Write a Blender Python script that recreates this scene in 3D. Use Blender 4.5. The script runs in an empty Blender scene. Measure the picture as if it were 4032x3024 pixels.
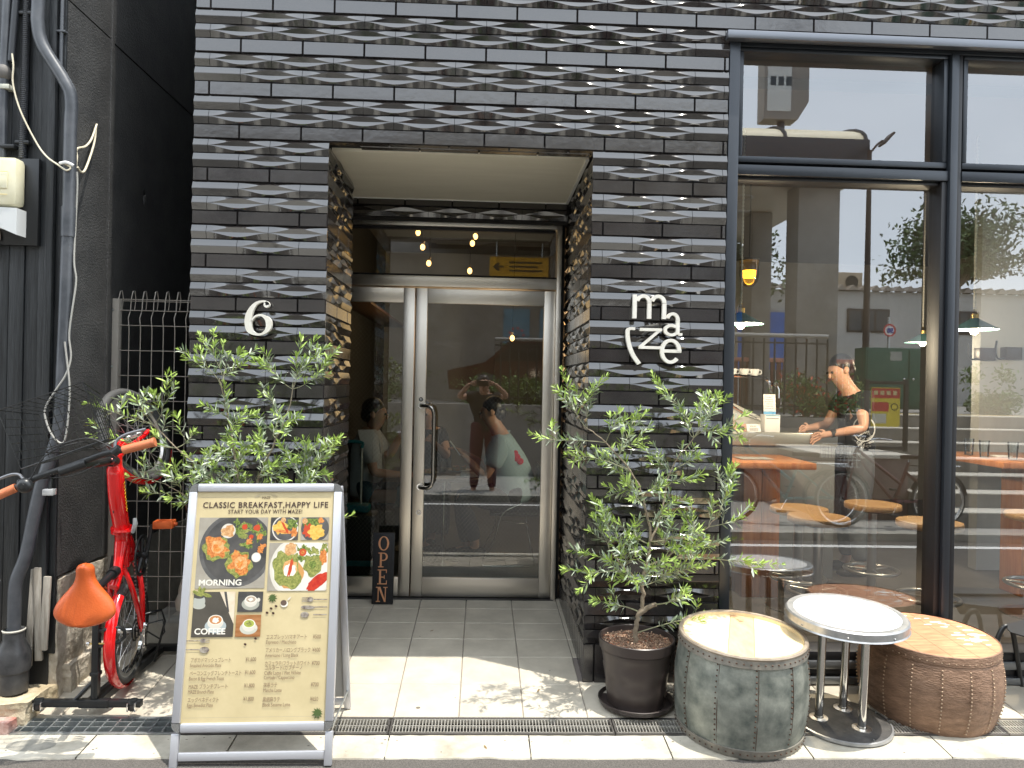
import bpy, bmesh, math, random
from mathutils import Vector, Matrix, Euler, noise
random.seed(7)
PI = math.pi; R = math.radians
scene = bpy.context.scene
col = scene.collection
# ------------------------------------------------------------------ camera, sky, sun
cam = bpy.data.cameras.new('camera'); cam_o = bpy.data.objects.new('camera', cam); col.objects.link(cam_o)
cam.sensor_width = 36.0; cam.lens = 36.0 * 2900 / 4032; cam.clip_start = 0.02; cam.clip_end = 2000
psi, rl = .04, .0205
rt = Vector((math.cos(psi), -math.sin(psi), 0)); fw = Vector((math.sin(psi), math.cos(psi), 0)); up = Vector((0, 0, 1))
xi = rt * math.cos(rl) + up * math.sin(rl); ui = up * math.cos(rl) - rt * math.sin(rl)
Mc = Matrix((xi, ui, -fw)).transposed().to_4x4(); Mc.translation = Vector((0, -3.70, 1.5))
cam_o.matrix_world = Mc
scene.camera = cam_o
sun_dir = Vector((.575, -.265, 2.65)).normalized()
w = bpy.data.worlds.new('World'); scene.world = w; w.use_nodes = True
wt = w.node_tree; bg = wt.nodes['Background']
sky = wt.nodes.new('ShaderNodeTexSky'); sky.sky_type = 'NISHITA'; sky.sun_disc = False
sky.sun_elevation = math.asin(sun_dir.z); sky.sun_rotation = math.atan2(sun_dir.x, sun_dir.y)
sky.air_density = 1.0; sky.dust_density = 3.0; sky.ozone_density = 1.0
# thin bright summer cloud veil over the blue
tc = wt.nodes.new('ShaderNodeTexCoord'); nz = wt.nodes.new('ShaderNodeTexNoise'); nz.inputs['Scale'].default_value = 2.2; nz.inputs['Detail'].default_value = 6
mpw = wt.nodes.new('ShaderNodeMapping'); mpw.inputs['Scale'].default_value = (1, 1, 2.5)
cr = wt.nodes.new('ShaderNodeValToRGB'); cr.color_ramp.elements[0].position = .3; cr.color_ramp.elements[1].position = .75
cr.color_ramp.elements[0].color = (.7, .7, .7, 1); cr.color_ramp.elements[1].color = (.95, .95, .95, 1)
mx = wt.nodes.new('ShaderNodeMixRGB'); mx.inputs[2].default_value = (14.6, 15.9, 17.2, 1)
wt.links.new(tc.outputs['Generated'], mpw.inputs[0]); wt.links.new(mpw.outputs[0], nz.inputs['Vector'])
wt.links.new(nz.outputs['Fac'], cr.inputs[0]); wt.links.new(cr.outputs[0], mx.inputs[0])
wt.links.new(sky.outputs[0], mx.inputs[1]); wt.links.new(mx.outputs[0], bg.inputs[0])
bg.inputs[1].default_value = 0.15
sl = bpy.data.lights.new('sun', 'SUN'); sl.energy = 4.5; sl.angle = R(.55); sl.color = (1, .95, .86)
so = bpy.data.objects.new('sun', sl); col.objects.link(so); so.rotation_euler = sun_dir.to_track_quat('Z', 'Y').to_euler()
scene.view_settings.view_transform = 'Standard'; scene.view_settings.look = 'None'
scene.view_settings.gamma = 1; scene.view_settings.exposure = 0.42
scene.cycles.max_bounces = 8; scene.cycles.transparent_max_bounces = 16; scene.cycles.caustics_reflective = False
scene.cycles.caustics_refractive = False; scene.cycles.sample_clamp_indirect = 4

# ------------------------------------------------------------------ materials
MATS = {}
def mat(name, c, rough=.6, metal=0, c2=None, ns=8, bump=0, bs=60, spec=None, emit=None, es=0, stretch=None, coat=0, ior=None, lo=.35, hi=.65, detail=5, rvar=0):
    if name in MATS: return MATS[name]
    m = bpy.data.materials.new(name); m.use_nodes = True; nt = m.node_tree; b = nt.nodes['Principled BSDF']
    b.inputs['Base Color'].default_value = (*c, 1); b.inputs['Roughness'].default_value = rough; b.inputs['Metallic'].default_value = metal
    if spec is not None: b.inputs['Specular IOR Level'].default_value = spec
    if ior: b.inputs['IOR'].default_value = ior
    if coat: b.inputs['Coat Weight'].default_value = coat; b.inputs['Coat Roughness'].default_value = .08
    if emit: b.inputs['Emission Color'].default_value = (*emit, 1); b.inputs['Emission Strength'].default_value = es
    if c2 or bump or rvar:
        t = nt.nodes.new('ShaderNodeTexCoord'); mp = nt.nodes.new('ShaderNodeMapping'); nt.links.new(t.outputs['Object'], mp.inputs[0])
        if stretch: mp.inputs['Scale'].default_value = stretch
    if c2 or rvar:
        n = nt.nodes.new('ShaderNodeTexNoise'); n.inputs['Scale'].default_value = ns; n.inputs['Detail'].default_value = detail; n.inputs['Roughness'].default_value = .62
        nt.links.new(mp.outputs[0], n.inputs['Vector'])
    if c2:
        r = nt.nodes.new('ShaderNodeValToRGB'); r.color_ramp.elements[0].position = lo; r.color_ramp.elements[1].position = hi
        r.color_ramp.elements[0].color = (*c, 1); r.color_ramp.elements[1].color = (*c2, 1)
        nt.links.new(n.outputs['Fac'], r.inputs[0]); nt.links.new(r.outputs[0], b.inputs['Base Color'])
    if rvar:
        mr = nt.nodes.new('ShaderNodeMapRange'); mr.inputs[3].default_value = max(rough - rvar, .02); mr.inputs[4].default_value = rough + rvar
        nt.links.new(n.outputs['Fac'], mr.inputs[0]); nt.links.new(mr.outputs[0], b.inputs['Roughness'])
    if bump:
        n2 = nt.nodes.new('ShaderNodeTexNoise'); n2.inputs['Scale'].default_value = bs; n2.inputs['Detail'].default_value = 6
        bp = nt.nodes.new('ShaderNodeBump'); bp.inputs['Strength'].default_value = bump; bp.inputs['Distance'].default_value = .01
        nt.links.new(mp.outputs[0], n2.inputs['Vector']); nt.links.new(n2.outputs['Fac'], bp.inputs['Height']); nt.links.new(bp.outputs[0], b.inputs['Normal'])
    MATS[name] = m; return m
def emat(name, c, s):
    return mat(name, c, .5, emit=c, es=s)
def glassmat(name, tint, refl, rough=0.0, f2=1.45):
    if name in MATS: return MATS[name]
    m = bpy.data.materials.new(name); m.use_nodes = True; nt = m.node_tree; nt.nodes.clear()
    out = nt.nodes.new('ShaderNodeOutputMaterial'); tr = nt.nodes.new('ShaderNodeBsdfTransparent'); tr.inputs[0].default_value = (*tint, 1)
    gl = nt.nodes.new('ShaderNodeBsdfGlossy'); gl.inputs['Roughness'].default_value = rough; gl.inputs[0].default_value = (.95, .97, 1, 1)
    lw = nt.nodes.new('ShaderNodeFresnel'); lw.inputs[0].default_value = f2
    ma = nt.nodes.new('ShaderNodeMath'); ma.operation = 'ADD'; ma.use_clamp = True; ma.inputs[1].default_value = refl
    mxs = nt.nodes.new('ShaderNodeMixShader')
    nt.links.new(lw.outputs[0], ma.inputs[0]); nt.links.new(ma.outputs[0], mxs.inputs[0])
    nt.links.new(tr.outputs[0], mxs.inputs[1]); nt.links.new(gl.outputs[0], mxs.inputs[2]); nt.links.new(mxs.outputs[0], out.inputs[0])
    MATS[name] = m; return m

# ------------------------------------------------------------------ mesh helper
class MB:
    def __init__(s): s.v = []; s.f = []; s.m = []; s.mats = []
    def mi(s, m):
        if m is None: return 0
        if m not in s.mats: s.mats.append(m)
        return s.mats.index(m)
    def add(s, vs, fs, m=None):
        o = len(s.v); s.v += [tuple(v) for v in vs]; k = s.mi(m)
        for f in fs: s.f.append([i + o for i in f]); s.m.append(k)
        return s
    def box(s, c, d, m=None, rot=None, M=None):
        x, y, z = d[0] / 2, d[1] / 2, d[2] / 2
        vs = [Vector((i * x, j * y, k * z)) for i in (-1, 1) for j in (-1, 1) for k in (-1, 1)]
        if rot: e = Euler(rot).to_matrix(); vs = [e @ v for v in vs]
        if M is not None: vs = [M @ v for v in vs]
        vs = [v + Vector(c) for v in vs]
        return s.add(vs, [(0, 1, 3, 2), (4, 6, 7, 5), (0, 4, 5, 1), (2, 3, 7, 6), (0, 2, 6, 4), (1, 5, 7, 3)], m)
    def bb(s, a, b, m=None):   # box from corner to corner
        return s.box([(a[i] + b[i]) / 2 for i in range(3)], [abs(b[i] - a[i]) for i in range(3)], m)
    def rbox(s, a, b, r=.005, m=None, rot=None, c=None):   # bevelled box
        bm = bmesh.new(); bmesh.ops.create_cube(bm, size=1)
        d = [abs(b[i] - a[i]) for i in range(3)]; ce = Vector([(a[i] + b[i]) / 2 for i in range(3)])
        for v in bm.verts: v.co = Vector((v.co.x * d[0], v.co.y * d[1], v.co.z * d[2]))
        bmesh.ops.bevel(bm, geom=bm.edges[:], offset=min(r, min(d) * .45), segments=2, affect='EDGES', profile=.5)
        e = Euler(rot).to_matrix() if rot else Matrix.Identity(3)
        s.add([e @ v.co + ce for v in bm.verts], [[v.index for v in f.verts] for f in bm.faces], m); bm.free(); return s
    def tube(s, pts, r, m=None, n=8, caps=True, closed=False):
        pts = [Vector(p) for p in pts]; k = len(pts); rs = r if isinstance(r, (list, tuple)) else [r] * k
        vs = []; fs = []; t0 = None; a = None
        for i, p in enumerate(pts):
            if closed: t = (pts[(i + 1) % k] - pts[i - 1])
            else: t = pts[min(i + 1, k - 1)] - pts[max(i - 1, 0)]
            t = t.normalized() if t.length > 1e-9 else Vector((0, 0, 1))
            if a is None:
                a = t.orthogonal().normalized()
            else:
                a = a - t * a.dot(t); a = a.normalized() if a.length > 1e-6 else t.orthogonal().normalized()
            b = t.cross(a)
            for j in range(n):
                an = 2 * PI * j / n; vs.append(p + (a * math.cos(an) + b * math.sin(an)) * rs[i])
        for i in range(k if closed else k - 1):
            i2 = (i + 1) % k
            for j in range(n): fs.append((i * n + j, i * n + (j + 1) % n, i2 * n + (j + 1) % n, i2 * n + j))
        if caps and not closed: fs.append(tuple(range(n))[::-1]); fs.append(tuple(range((k - 1) * n, k * n)))
        return s.add(vs, fs, m)
    def lathe(s, prof, c=(0, 0, 0), m=None, n=32, M=None, a0=0, a1=2 * PI):
        vs = []; fs = []; full = abs(a1 - a0 - 2 * PI) < 1e-6; nn = n if full else n + 1
        for (r, z) in prof:
            for j in range(nn):
                an = a0 + (a1 - a0) * j / n; v = Vector((r * math.cos(an), r * math.sin(an), z))
                if M is not None: v = M @ v
                vs.append(v + Vector(c))
        for i in range(len(prof) - 1):
            for j in range(n):
                j2 = (j + 1) % nn; fs.append((i * nn + j, i * nn + j2, (i + 1) * nn + j2, (i + 1) * nn + j))
        return s.add(vs, fs, m)
    def cyl(s, p, q, r, m=None, n=20, r2=None):
        return s.tube([p, q], [r, r if r2 is None else r2], m, n)
    def ball(s, c, r, m=None, n=14, sc=(1, 1, 1), M=None):
        k = n // 2; prof = [(math.sin(PI * i / k), -math.cos(PI * i / k)) for i in range(k + 1)]
        vs = []; fs = []
        for (a, z) in prof:
            for j in range(n):
                an = 2 * PI * j / n; v = Vector((a * math.cos(an) * sc[0] * r, a * math.sin(an) * sc[1] * r, z * sc[2] * r))
                if M is not None: v = M @ v
                vs.append(v + Vector(c))
        for i in range(k):
            for j in range(n): fs.append((i * n + j, i * n + (j + 1) % n, (i + 1) * n + (j + 1) % n, (i + 1) * n + j))
        return s.add(vs, fs, m)
    def prism(s, pts, d, M, m=None, bev=0):   # 2D outline extruded by d along local z, mapped by M
        n = len(pts); vs = [M @ Vector((x, y, 0)) for x, y in pts] + [M @ Vector((x, y, d)) for x, y in pts]
        fs = [tuple(range(n))[::-1], tuple(range(n, 2 * n))] + [(i, (i + 1) % n, n + (i + 1) % n, n + i) for i in range(n)]
        return s.add(vs, fs, m)
    def ribbon(s, A, B, d, M, m=None):   # strip between two outlines of equal length, extruded
        n = len(A); z0 = [M @ Vector((*p, 0)) for p in A] + [M @ Vector((*p, 0)) for p in B]; z1 = [M @ Vector((*p, d)) for p in A] + [M @ Vector((*p, d)) for p in B]
        fs = []
        for i in range(n - 1):
            fs += [(i, i + 1, n + i + 1, n + i), (2 * n + i, 3 * n + i, 3 * n + i + 1, 2 * n + i + 1), (i, 2 * n + i, 2 * n + i + 1, i + 1), (n + i, n + i + 1, 3 * n + i + 1, 3 * n + i)]
        fs += [(0, n, 3 * n, 2 * n), (n - 1, 3 * n - 1, 4 * n - 1, 2 * n - 1)]
        return s.add(z0 + z1, fs, m)
    def merge(s, o):
        k = len(s.v); s.v += o.v
        for f, mi in zip(o.f, o.m): s.f.append([i + k for i in f]); s.m.append(s.mi(o.mats[mi]))
        return s
    def quad(s, a, b, c, d, m=None): return s.add([a, b, c, d], [(0, 1, 2, 3)], m)
    def build(s, name, m=None, parent=None, smooth=35, **tags):
        me = bpy.data.meshes.new(name); me.from_pydata(s.v, [], s.f)
        if not s.mats: s.mats = [m]
        for x in s.mats: me.materials.append(x if x is not None else m)
        me.polygons.foreach_set('material_index', s.m); me.update()
        if smooth:
            me.polygons.foreach_set('use_smooth', [True] * len(me.polygons)); me.set_sharp_from_angle(angle=R(smooth))
        o = bpy.data.objects.new(name, me); col.objects.link(o)
        if parent is not None: o.parent = parent
        for k, v in tags.items(): o[k] = v
        return o
def recalc(o):
    bm = bmesh.new(); bm.from_mesh(o.data); bmesh.ops.recalc_face_normals(bm, faces=bm.faces); bm.to_mesh(o.data); bm.free()
def thing(name, label, cat, loc=(0, 0, 0), group=None, rot=None):
    o = bpy.data.objects.new(name, None); col.objects.link(o); o.location = loc; o['label'] = label; o['category'] = cat
    o.empty_display_size = .1
    if group: o['group'] = group
    if rot: o.rotation_euler = rot
    return o
def tag(o, label, cat, group=None):
    o['label'] = label; o['category'] = cat
    if group: o['group'] = group
    return o
def struct(o): o['kind'] = 'structure'; return o
KIDS = {}
def kids(o): return [c for c in bpy.data.objects if c.parent is o]
def dup(o, loc, label, rot=None, group=None):
    def cp(a, par):
        c = a.copy(); col.objects.link(c); c.parent = par
        for ch in kids(a): cp(ch, c)
        return c
    r = cp(o, None); r.location = loc; r['label'] = label
    if rot is not None: r.rotation_euler = rot
    if group: r['group'] = group
    return r
def Mz(loc, rx=0, ry=0, rz=0, s=1):
    return Matrix.Translation(loc) @ Euler((rx, ry, rz)).to_matrix().to_4x4() @ Matrix.Scale(s, 4)
UPR = Matrix(((1, 0, 0, 0), (0, 0, -1, 0), (0, 1, 0, 0), (0, 0, 0, 1)))   # local xy -> world xz, extrude towards -y
def upright(x, y, z, s=1): return Matrix.Translation((x, y, z)) @ UPR @ Matrix.Scale(s, 4)
def glyphs(mb, txt, M, size, m, d=0.0, align='LEFT', sx=1, off=0, spacing=1):
    cu = bpy.data.curves.new('lettering', 'FONT'); cu.body = txt; cu.size = size; cu.extrude = d / 2; cu.offset = off; cu.align_x = align
    cu.space_character = spacing; cu.resolution_u = 3
    o = bpy.data.objects.new('lettering', cu); col.objects.link(o)
    dg = bpy.context.evaluated_depsgraph_get(); me = o.evaluated_get(dg).to_mesh()
    vs = [M @ Vector((v.co.x * sx, v.co.y, v.co.z + d / 2)) for v in me.vertices]; fs = [tuple(p.vertices) for p in me.polygons]
    mb.add(vs, fs, m); wdt = max([v.co.x * sx for v in me.vertices] or [0]) - min([v.co.x * sx for v in me.vertices] or [0])
    o.evaluated_get(dg).to_mesh_clear(); bpy.data.objects.remove(o); bpy.data.curves.remove(cu); return wdt
def bez(p0, p1, p2, p3, n=10):
    p0, p1, p2, p3 = map(Vector, (p0, p1, p2, p3)); out = []
    for i in range(n + 1):
        t = i / n; out.append(p0 * (1 - t) ** 3 + p1 * 3 * t * (1 - t) ** 2 + p2 * 3 * t * t * (1 - t) + p3 * t ** 3)
    return out
def spline(pts, k=6):   # catmull-rom
    P = [Vector(p) for p in pts]; P = [P[0] * 2 - P[1]] + P + [P[-1] * 2 - P[-2]]; out = []
    for i in range(1, len(P) - 2):
        for j in range(k):
            t = j / k; a, b, c, d = P[i - 1:i + 3]
            out.append(.5 * ((2 * b) + (c - a) * t + (2 * a - 5 * b + 4 * c - d) * t * t + (3 * b - a - 3 * c + d) * t ** 3))
    out.append(P[-2]); return out
def skin(name, pts, edges, rad, m, parent, sub=2, root=0, label=None):
    me = bpy.data.meshes.new(name + '_cage'); me.from_pydata([tuple(p) for p in pts], edges, []); o = bpy.data.objects.new(name + '_cage', me); col.objects.link(o)
    sm = o.modifiers.new('s', 'SKIN'); sm.use_smooth_shade = True
    for i, v in enumerate(me.skin_vertices[0].data):
        r = rad[i]; v.radius = (r, r) if not isinstance(r, tuple) else r
        v.use_root = (i == root)
    ss = o.modifiers.new('b', 'SUBSURF'); ss.levels = sub; ss.render_levels = sub
    dg = bpy.context.evaluated_depsgraph_get(); nm = bpy.data.meshes.new_from_object(o.evaluated_get(dg)); nm.name = name
    bpy.data.objects.remove(o); bpy.data.meshes.remove(me)
    nm.materials.clear(); nm.materials.append(m)
    for p in nm.polygons: p.use_smooth = True
    ob = bpy.data.objects.new(name, nm); col.objects.link(ob); ob.parent = parent
    if label: ob['label'] = label
    return ob

# palette
TILE = mat('black_glazed_tile', (.014, .012, .012), .10, ior=1.95, c2=(.022, .019, .018), ns=5, rvar=.07, bump=.03, bs=25)
TILEF = mat('black_flat_tile', (.022, .019, .019), .17, ior=1.9, c2=(.034, .03, .029), ns=6, rvar=.08, bump=.06, bs=30)
GROUT = mat('dark_grout', (.012, .011, .011), .85)
STEEL = mat('brushed_steel', (.82, .77, .69), .34, 1, rvar=.05, ns=2)
CHROME = mat('polished_steel', (.75, .74, .72), .1, 1)
DALU = mat('dark_grey_aluminium', (.032, .037, .045), .35, .35)
DALU2 = mat('black_gasket', (.01, .01, .012), .5)
ALU = mat('satin_aluminium', (.60, .61, .65), .36, .6)
SOFF = mat('cream_soffit_board', (.84, .79, .66), .8, c2=(.89, .84, .71), ns=3, stretch=(1, 4, 1))
FLOORT = mat('cream_floor_tile', (.42, .378, .305), .55, c2=(.60, .545, .445), ns=5, bump=.08, bs=40, lo=.3, hi=.7, detail=8)
CURB = mat('pale_concrete_slab', (.30, .27, .21), .8, c2=(.60, .56, .47), ns=4, bump=.25, bs=70, lo=.3, hi=.65, detail=10)
CONC = mat('weathered_concrete', (.30, .28, .24), .9, c2=(.44, .42, .37), ns=4, bump=.5, bs=25, detail=10)
ASPH = mat('asphalt', (.07, .063, .057), .9, c2=(.14, .127, .112), ns=160, bump=.9, bs=190, detail=3)
GALV = mat('galvanised_steel', (.42, .46, .46), .38, .85, c2=(.6, .62, .62), ns=30)
DARKST = mat('dark_steel', (.05, .05, .05), .45, .6)
BLKP = mat('black_painted_steel', (.012, .013, .014), .35)
WOODB = mat('black_painted_boards', (.010, .012, .014), .45, c2=(.05, .055, .06), ns=5, stretch=(9, 9, .5), bump=.35, bs=30, lo=.4, hi=.85, detail=9)
PLAS = mat('black_stucco', (.04, .04, .04), .6, c2=(.07, .069, .067), ns=7, bump=.5, bs=120, lo=.35, hi=.75)
PIPE = mat('grey_painted_pipe', (.045, .05, .058), .36, c2=(.085, .09, .10), ns=9, bump=.05, bs=30, rvar=.08)
CABLE = mat('cream_cable', (.62, .56, .42), .5)
REDP = mat('red_gloss_paint', (.72, .006, .008), .18, coat=.8)
RUBBER = mat('tyre_rubber', (.055, .054, .052), .7, bump=.3, bs=150)
TAN = mat('tan_leather', (.52, .090, .016), .42, bump=.15, bs=160, c2=(.62, .125, .026), ns=8)
TAND = mat('brown_grip_leather', (.52, .16, .065), .55, bump=.35, bs=240)
WALNUT = mat('red_brown_wood', (.32, .11, .045), .32, c2=(.54, .23, .09), ns=3, stretch=(9, 9, .8), lo=.3, hi=.7, detail=7)
OAK = mat('honey_wood', (.36, .17, .05), .4, c2=(.6, .33, .12), ns=4, stretch=(12, 2, 12), lo=.3, hi=.7, detail=7)
OAKD = mat('dark_honey_wood', (.30, .16, .065), .35, c2=(.50, .31, .14), ns=4, stretch=(2, 14, 6), lo=.3, hi=.7, detail=7)
WHITE = mat('white_paint', (.8, .8, .78), .4)
BLACK = mat('matt_black', (.012, .012, .012), .6)
WG = glassmat('window_glass', (.86, .9, .9), .17)
DG = glassmat('door_glass', (.62, .68, .64), .10)
CLG = glassmat('clear_glass', (.95, .97, .97), .03)

# ------------------------------------------------------------------ ground
def floor_z(y): return .1 * y if y < .27 else .027 + .04 * (y - .27)
fl = MB(); xs = [-.375 + .2975 * k for k in range(-6, 13)]
def tilequad(x0, x1, y0, y1):
    g = .0016; x0 += g; x1 -= g; y0 += g; y1 -= g; b = .003
    o = [Vector((x, y, floor_z(y) - .004)) for x, y in ((x0, y0), (x1, y0), (x1, y1), (x0, y1))]
    i = [Vector((x, y, floor_z(y))) for x, y in ((x0 + b, y0 + b), (x1 - b, y0 + b), (x1 - b, y1 - b), (x0 + b, y1 - b))]
    fl.add(o + i, [(4, 5, 6, 7), (0, 1, 5, 4), (1, 2, 6, 5), (2, 3, 7, 6), (3, 0, 4, 7)], FLOORT)
for a, b in zip(xs, xs[1:]):
    for y0, y1 in ((-.315, -.02), (-.02, .27)):
        if a > .45 and y0 > -.1: y1 = .02
        if b < -1.95: continue
        tilequad(max(a, -1.97), b, y0, y1)
    if -1.96 < a < .6:
        for k in range(5): tilequad(max(a, -1.96), b, .27 + .25 * k, .27 + .25 * (k + 1))
fl.add([(-2.1, -.315, floor_z(-.315) - .006), (4.6, -.315, floor_z(-.315) - .006), (4.6, .27, .021), (-2.1, .27, .021)], [(0, 1, 2, 3)], mat('tile_grout', (.22, .19, .17), .9))
fl.add([(-2.1, .27, .021), (.7, .27, .021), (.7, 1.8, .08), (-2.1, 1.8, .08)], [(0, 1, 2, 3)], MATS['tile_grout'])
struct(fl.build('entrance_paving', FLOORT, smooth=0))
# concrete kerb slabs, gutter channel, asphalt street
cu = MB(); sx = -3.6; segs = [-3.6, -2.9, -2.27, -1.63, -1.035, -.375, .235, .835, 1.44, 2.05, 2.66, 3.3, 4.4]
for a, b in zip(segs, segs[1:]):
    n = 14; vs = []; fs = []
    for i in range(n + 1):
        x = a + .003 + (b - a - .006) * i / n; e = -.622 + .012 * noise.noise(Vector((x * 9, 1, 0))) + .006 * noise.noise(Vector((x * 40, 1, 0)))
        e2 = -.455 - .008 * abs(noise.noise(Vector((x * 14, 7, 0))))
        vs += [(x, e2, floor_z(-.455) - .004), (x, e, -.064), (x, e - .004, -.075), (x, e2 + .004, -.09)]
    for i in range(n): q = 4 * i; fs += [(q, q + 1, q + 5, q + 4), (q + 1, q + 2, q + 6, q + 5), (q + 3, q, q + 4, q + 7)]
    cu.add(vs, fs, CURB)
cu.bb((-4, -.63, -.2), (4.5, -.46, -.071), CURB)
o = struct(cu.build('kerb', CURB, smooth=0)); recalc(o)
gt = MB(); gt.bb((-2.1, -.455, -.2), (4.5, -.315, -.19), DARKST); gt.bb((-2.1, -.46, -.2), (4.5, -.452, -.062), CONC); gt.bb((-2.1, -.3155, -.2), (4.5, -.308, -.042), CONC)
struct(gt.build('gutter_channel', CONC, smooth=0))
rd = MB(); rd.add([(-60, -.60, -.07), (60, -.60, -.07), (60, -3.62, -.07), (-60, -3.62, -.07)], [(0, 3, 2, 1)], ASPH)
struct(rd.build('street', ASPH, smooth=0))
g0 = MB(); g0.add([(-400, -400, -.25), (400, -400, -.25), (400, 400, -.25), (-400, 400, -.25)], [(0, 1, 2, 3)])
struct(g0.build('ground', CONC, smooth=0))
PAV = mat('far_pavement', (.30, .29, .26), .85, c2=(.38, .36, .33), ns=2)
fp = MB(); fp.bb((-60, -3.78, -.2), (60, -3.62, .01), CONC); fp.bb((-60, -6.0, -.2), (60, -3.781, .006), PAV)
struct(fp.build('far_pavement', PAV, smooth=0))
wl = MB(); wl.add([(-60, -3.40, -.066), (60, -3.40, -.066), (60, -3.29, -.066), (-60, -3.29, -.066)], [(0, 1, 2, 3)])
struct(wl.build('road_marking', mat('road_paint', (.72, .71, .68), .7), smooth=0))
# grates
def grate(x0, x1, fine, label):
    t = thing('drain_grate', label, 'drain grate', ((x0 + x1) / 2, -.385, -.04), 'drain grates along the kerb'); M = t.location
    f = MB(); b = MB()
    def P(x, y, z=0): return (x - M.x, y - M.y, floor_z(y) + z - M.z)
    def bar(mb, xa, ya, xb, yb, wd, h, mm):
        d = Vector((xb - xa, yb - ya)); nrm = Vector((-d.y, d.x)).normalized() * wd / 2
        q = [(xa + nrm.x, ya + nrm.y), (xb + nrm.x, yb + nrm.y), (xb - nrm.x, yb - nrm.y), (xa - nrm.x, ya - nrm.y)]
        mb.add([P(x, y) for x, y in q] + [P(x, y, -h) for x, y in q], [(0, 3, 2, 1), (0, 1, 5, 4), (1, 2, 6, 5), (2, 3, 7, 6), (3, 0, 4, 7)], mm)
    m = GALV if not fine else mat('stainless_grate', (.8, .77, .70), .4, .8)
    rim = GALV if not fine else mat('tarnished_steel', (.16, .15, .14), .5, .8)
    bar(f, x0, -.327, x1, -.327, .016, .03, rim); bar(f, x0, -.446, x1, -.446, .014, .03, rim)
    bar(f, x0 + .004, -.446, x0 + .004, -.327, .008, .03, rim); bar(f, x1 - .004, -.446, x1 - .004, -.327, .008, .03, rim)
    if fine:
        bar(b, x0 + .01, -.336, x1 - .01, -.336, .004, .02, m); bar(b, x0, -.386, x1, -.386, .004, .012, m); bar(b, x0, -.437, x1, -.437, .004, .012, m)
        x = x0 + .014
        while x < x1 - .008: bar(b, x, -.442, x, -.333, .0035, .022, m); x += .0142
    else:
        for yy in (-.36, -.40): bar(b, x0, yy, x1, yy, .005, .02, m)
        x = x0 + .03
        while x < x1 - .01: bar(b, x - .0, -.44, x, -.333, .006, .03, m); x += .055
    f.build('grate_frame', rim, t, 0); b.build('grate_bars', m, t, 0)
grate(-2.0, -1.29, False, 'coarse galvanised drain grate under the front casters of the black bike stand')
for i, (a, b, l) in enumerate([(-1.285, -.385, 'fine steel drain grate beneath the aluminium menu board'), (-.38, .62, 'fine steel drain grate in front of the open doorway paving'),
        (.625, 1.52, 'fine steel drain grate between the dark plant pot and the galvanised drum'), (1.525, 2.42, 'fine steel drain grate beneath the round cafe table base'), (2.425, 3.3, 'fine steel drain grate at the right edge by the brown drum')]):
    grate(a, b, True, l)

# ------------------------------------------------------------------ tiled cafe building
cafe = thing('cafe_building', 'black tiled cafe building with recessed steel glass entrance and large dark framed windows', 'building')
tl = MB()
def tile(M, L, kind, H=.0690):
    """M maps local (along, up, out). flat, roof (ridge) or wave tiles"""
    g = .0011; x0, x1 = g, L - g
    if x1 - x0 < .01: return
    d0 = .003
    if kind == 'flat':
        b = .004; D = .010 + random.uniform(-.0007, .0007); tw = random.uniform(-.0006, .0006)
        vs = [(x0, 0, 0), (x1, 0, 0), (x1, H, 0), (x0, H, 0), (x0 + b, b, D), (x1 - b, b, D + tw), (x1 - b, H - b, D + tw), (x0 + b, H - b, D)]
        tl.add([M @ Vector(v) for v in vs], [(4, 5, 6, 7), (0, 1, 5, 4), (1, 2, 6, 5), (2, 3, 7, 6), (3, 0, 4, 7)], TILEF); return
    wave = kind == 'wave' and L > .2; n = 18 if wave else 1; Hd = .0135; vs = []; fs = []
    for i in range(n + 1):
        s = i / n; x = x0 + (x1 - x0) * s
        a = (.015 + .335 * (.5 - .5 * math.cos(2 * PI * s)) ** .85) if wave else .015
        cdep = Hd - .026 * (a - .015) - .0002
        for v, dd in ((0, -.002), (.02, d0), (.5 - a, Hd), (.5, cdep), (.5 + a, Hd), (.98, d0), (1, -.002)): vs.append((x, v * H, dd))
    k = 7
    for i in range(n):
        for j in range(k - 1): q = i * k + j; fs.append((q, q + k, q + k + 1, q + 1))
    fs.append(tuple(range(k))); fs.append(tuple(n * k + j for j in range(k))[::-1])
    tl.add([M @ Vector(v) for v in vs], fs, TILE)
PITCH = .07117
def rows():   # (row index, z bottom, kind)
    out = []
    for r in range(-14, 45):
        zt = 3.1832 - PITCH * r; out.append((r, zt - PITCH + .0022, 'flat' if r % 3 == 0 else 'wave'))
    return out
FX = Matrix(((1, 0, 0), (0, 0, -1), (0, 1, 0)))    # x->x, up->z, out->-y
def wallM(x, y, z): return Matrix.Translation((x, y, z)) @ FX.to_4x4()
def course(x0, x1, r, z, kind, y=.010, cut=False):
    off = -1.23 if r % 2 == 0 else -1.381
    k = math.floor((x0 - off) / .3035); x = off + k * .3035
    while x < x1 - .004:
        a = max(x, x0); b = min(x + .3035, x1)
        if b - a > .012:
            kd = kind
            if kind == 'wave' and (b - a) < .28: kd = 'roof'
            tile(wallM(a, y, z), b - a, kd)
        x += .3035
for r, z, kd in rows():
    if z > 3.31: spans = [(-1.455, 4.7)]
    elif z > 2.684: spans = [(-1.455, 1.222)]
    else: spans = [(-1.455, -.787), (.533, 1.222)]
    if z < .165: continue
    for a, b in spans: course(a, b, r, z, kd)
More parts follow.
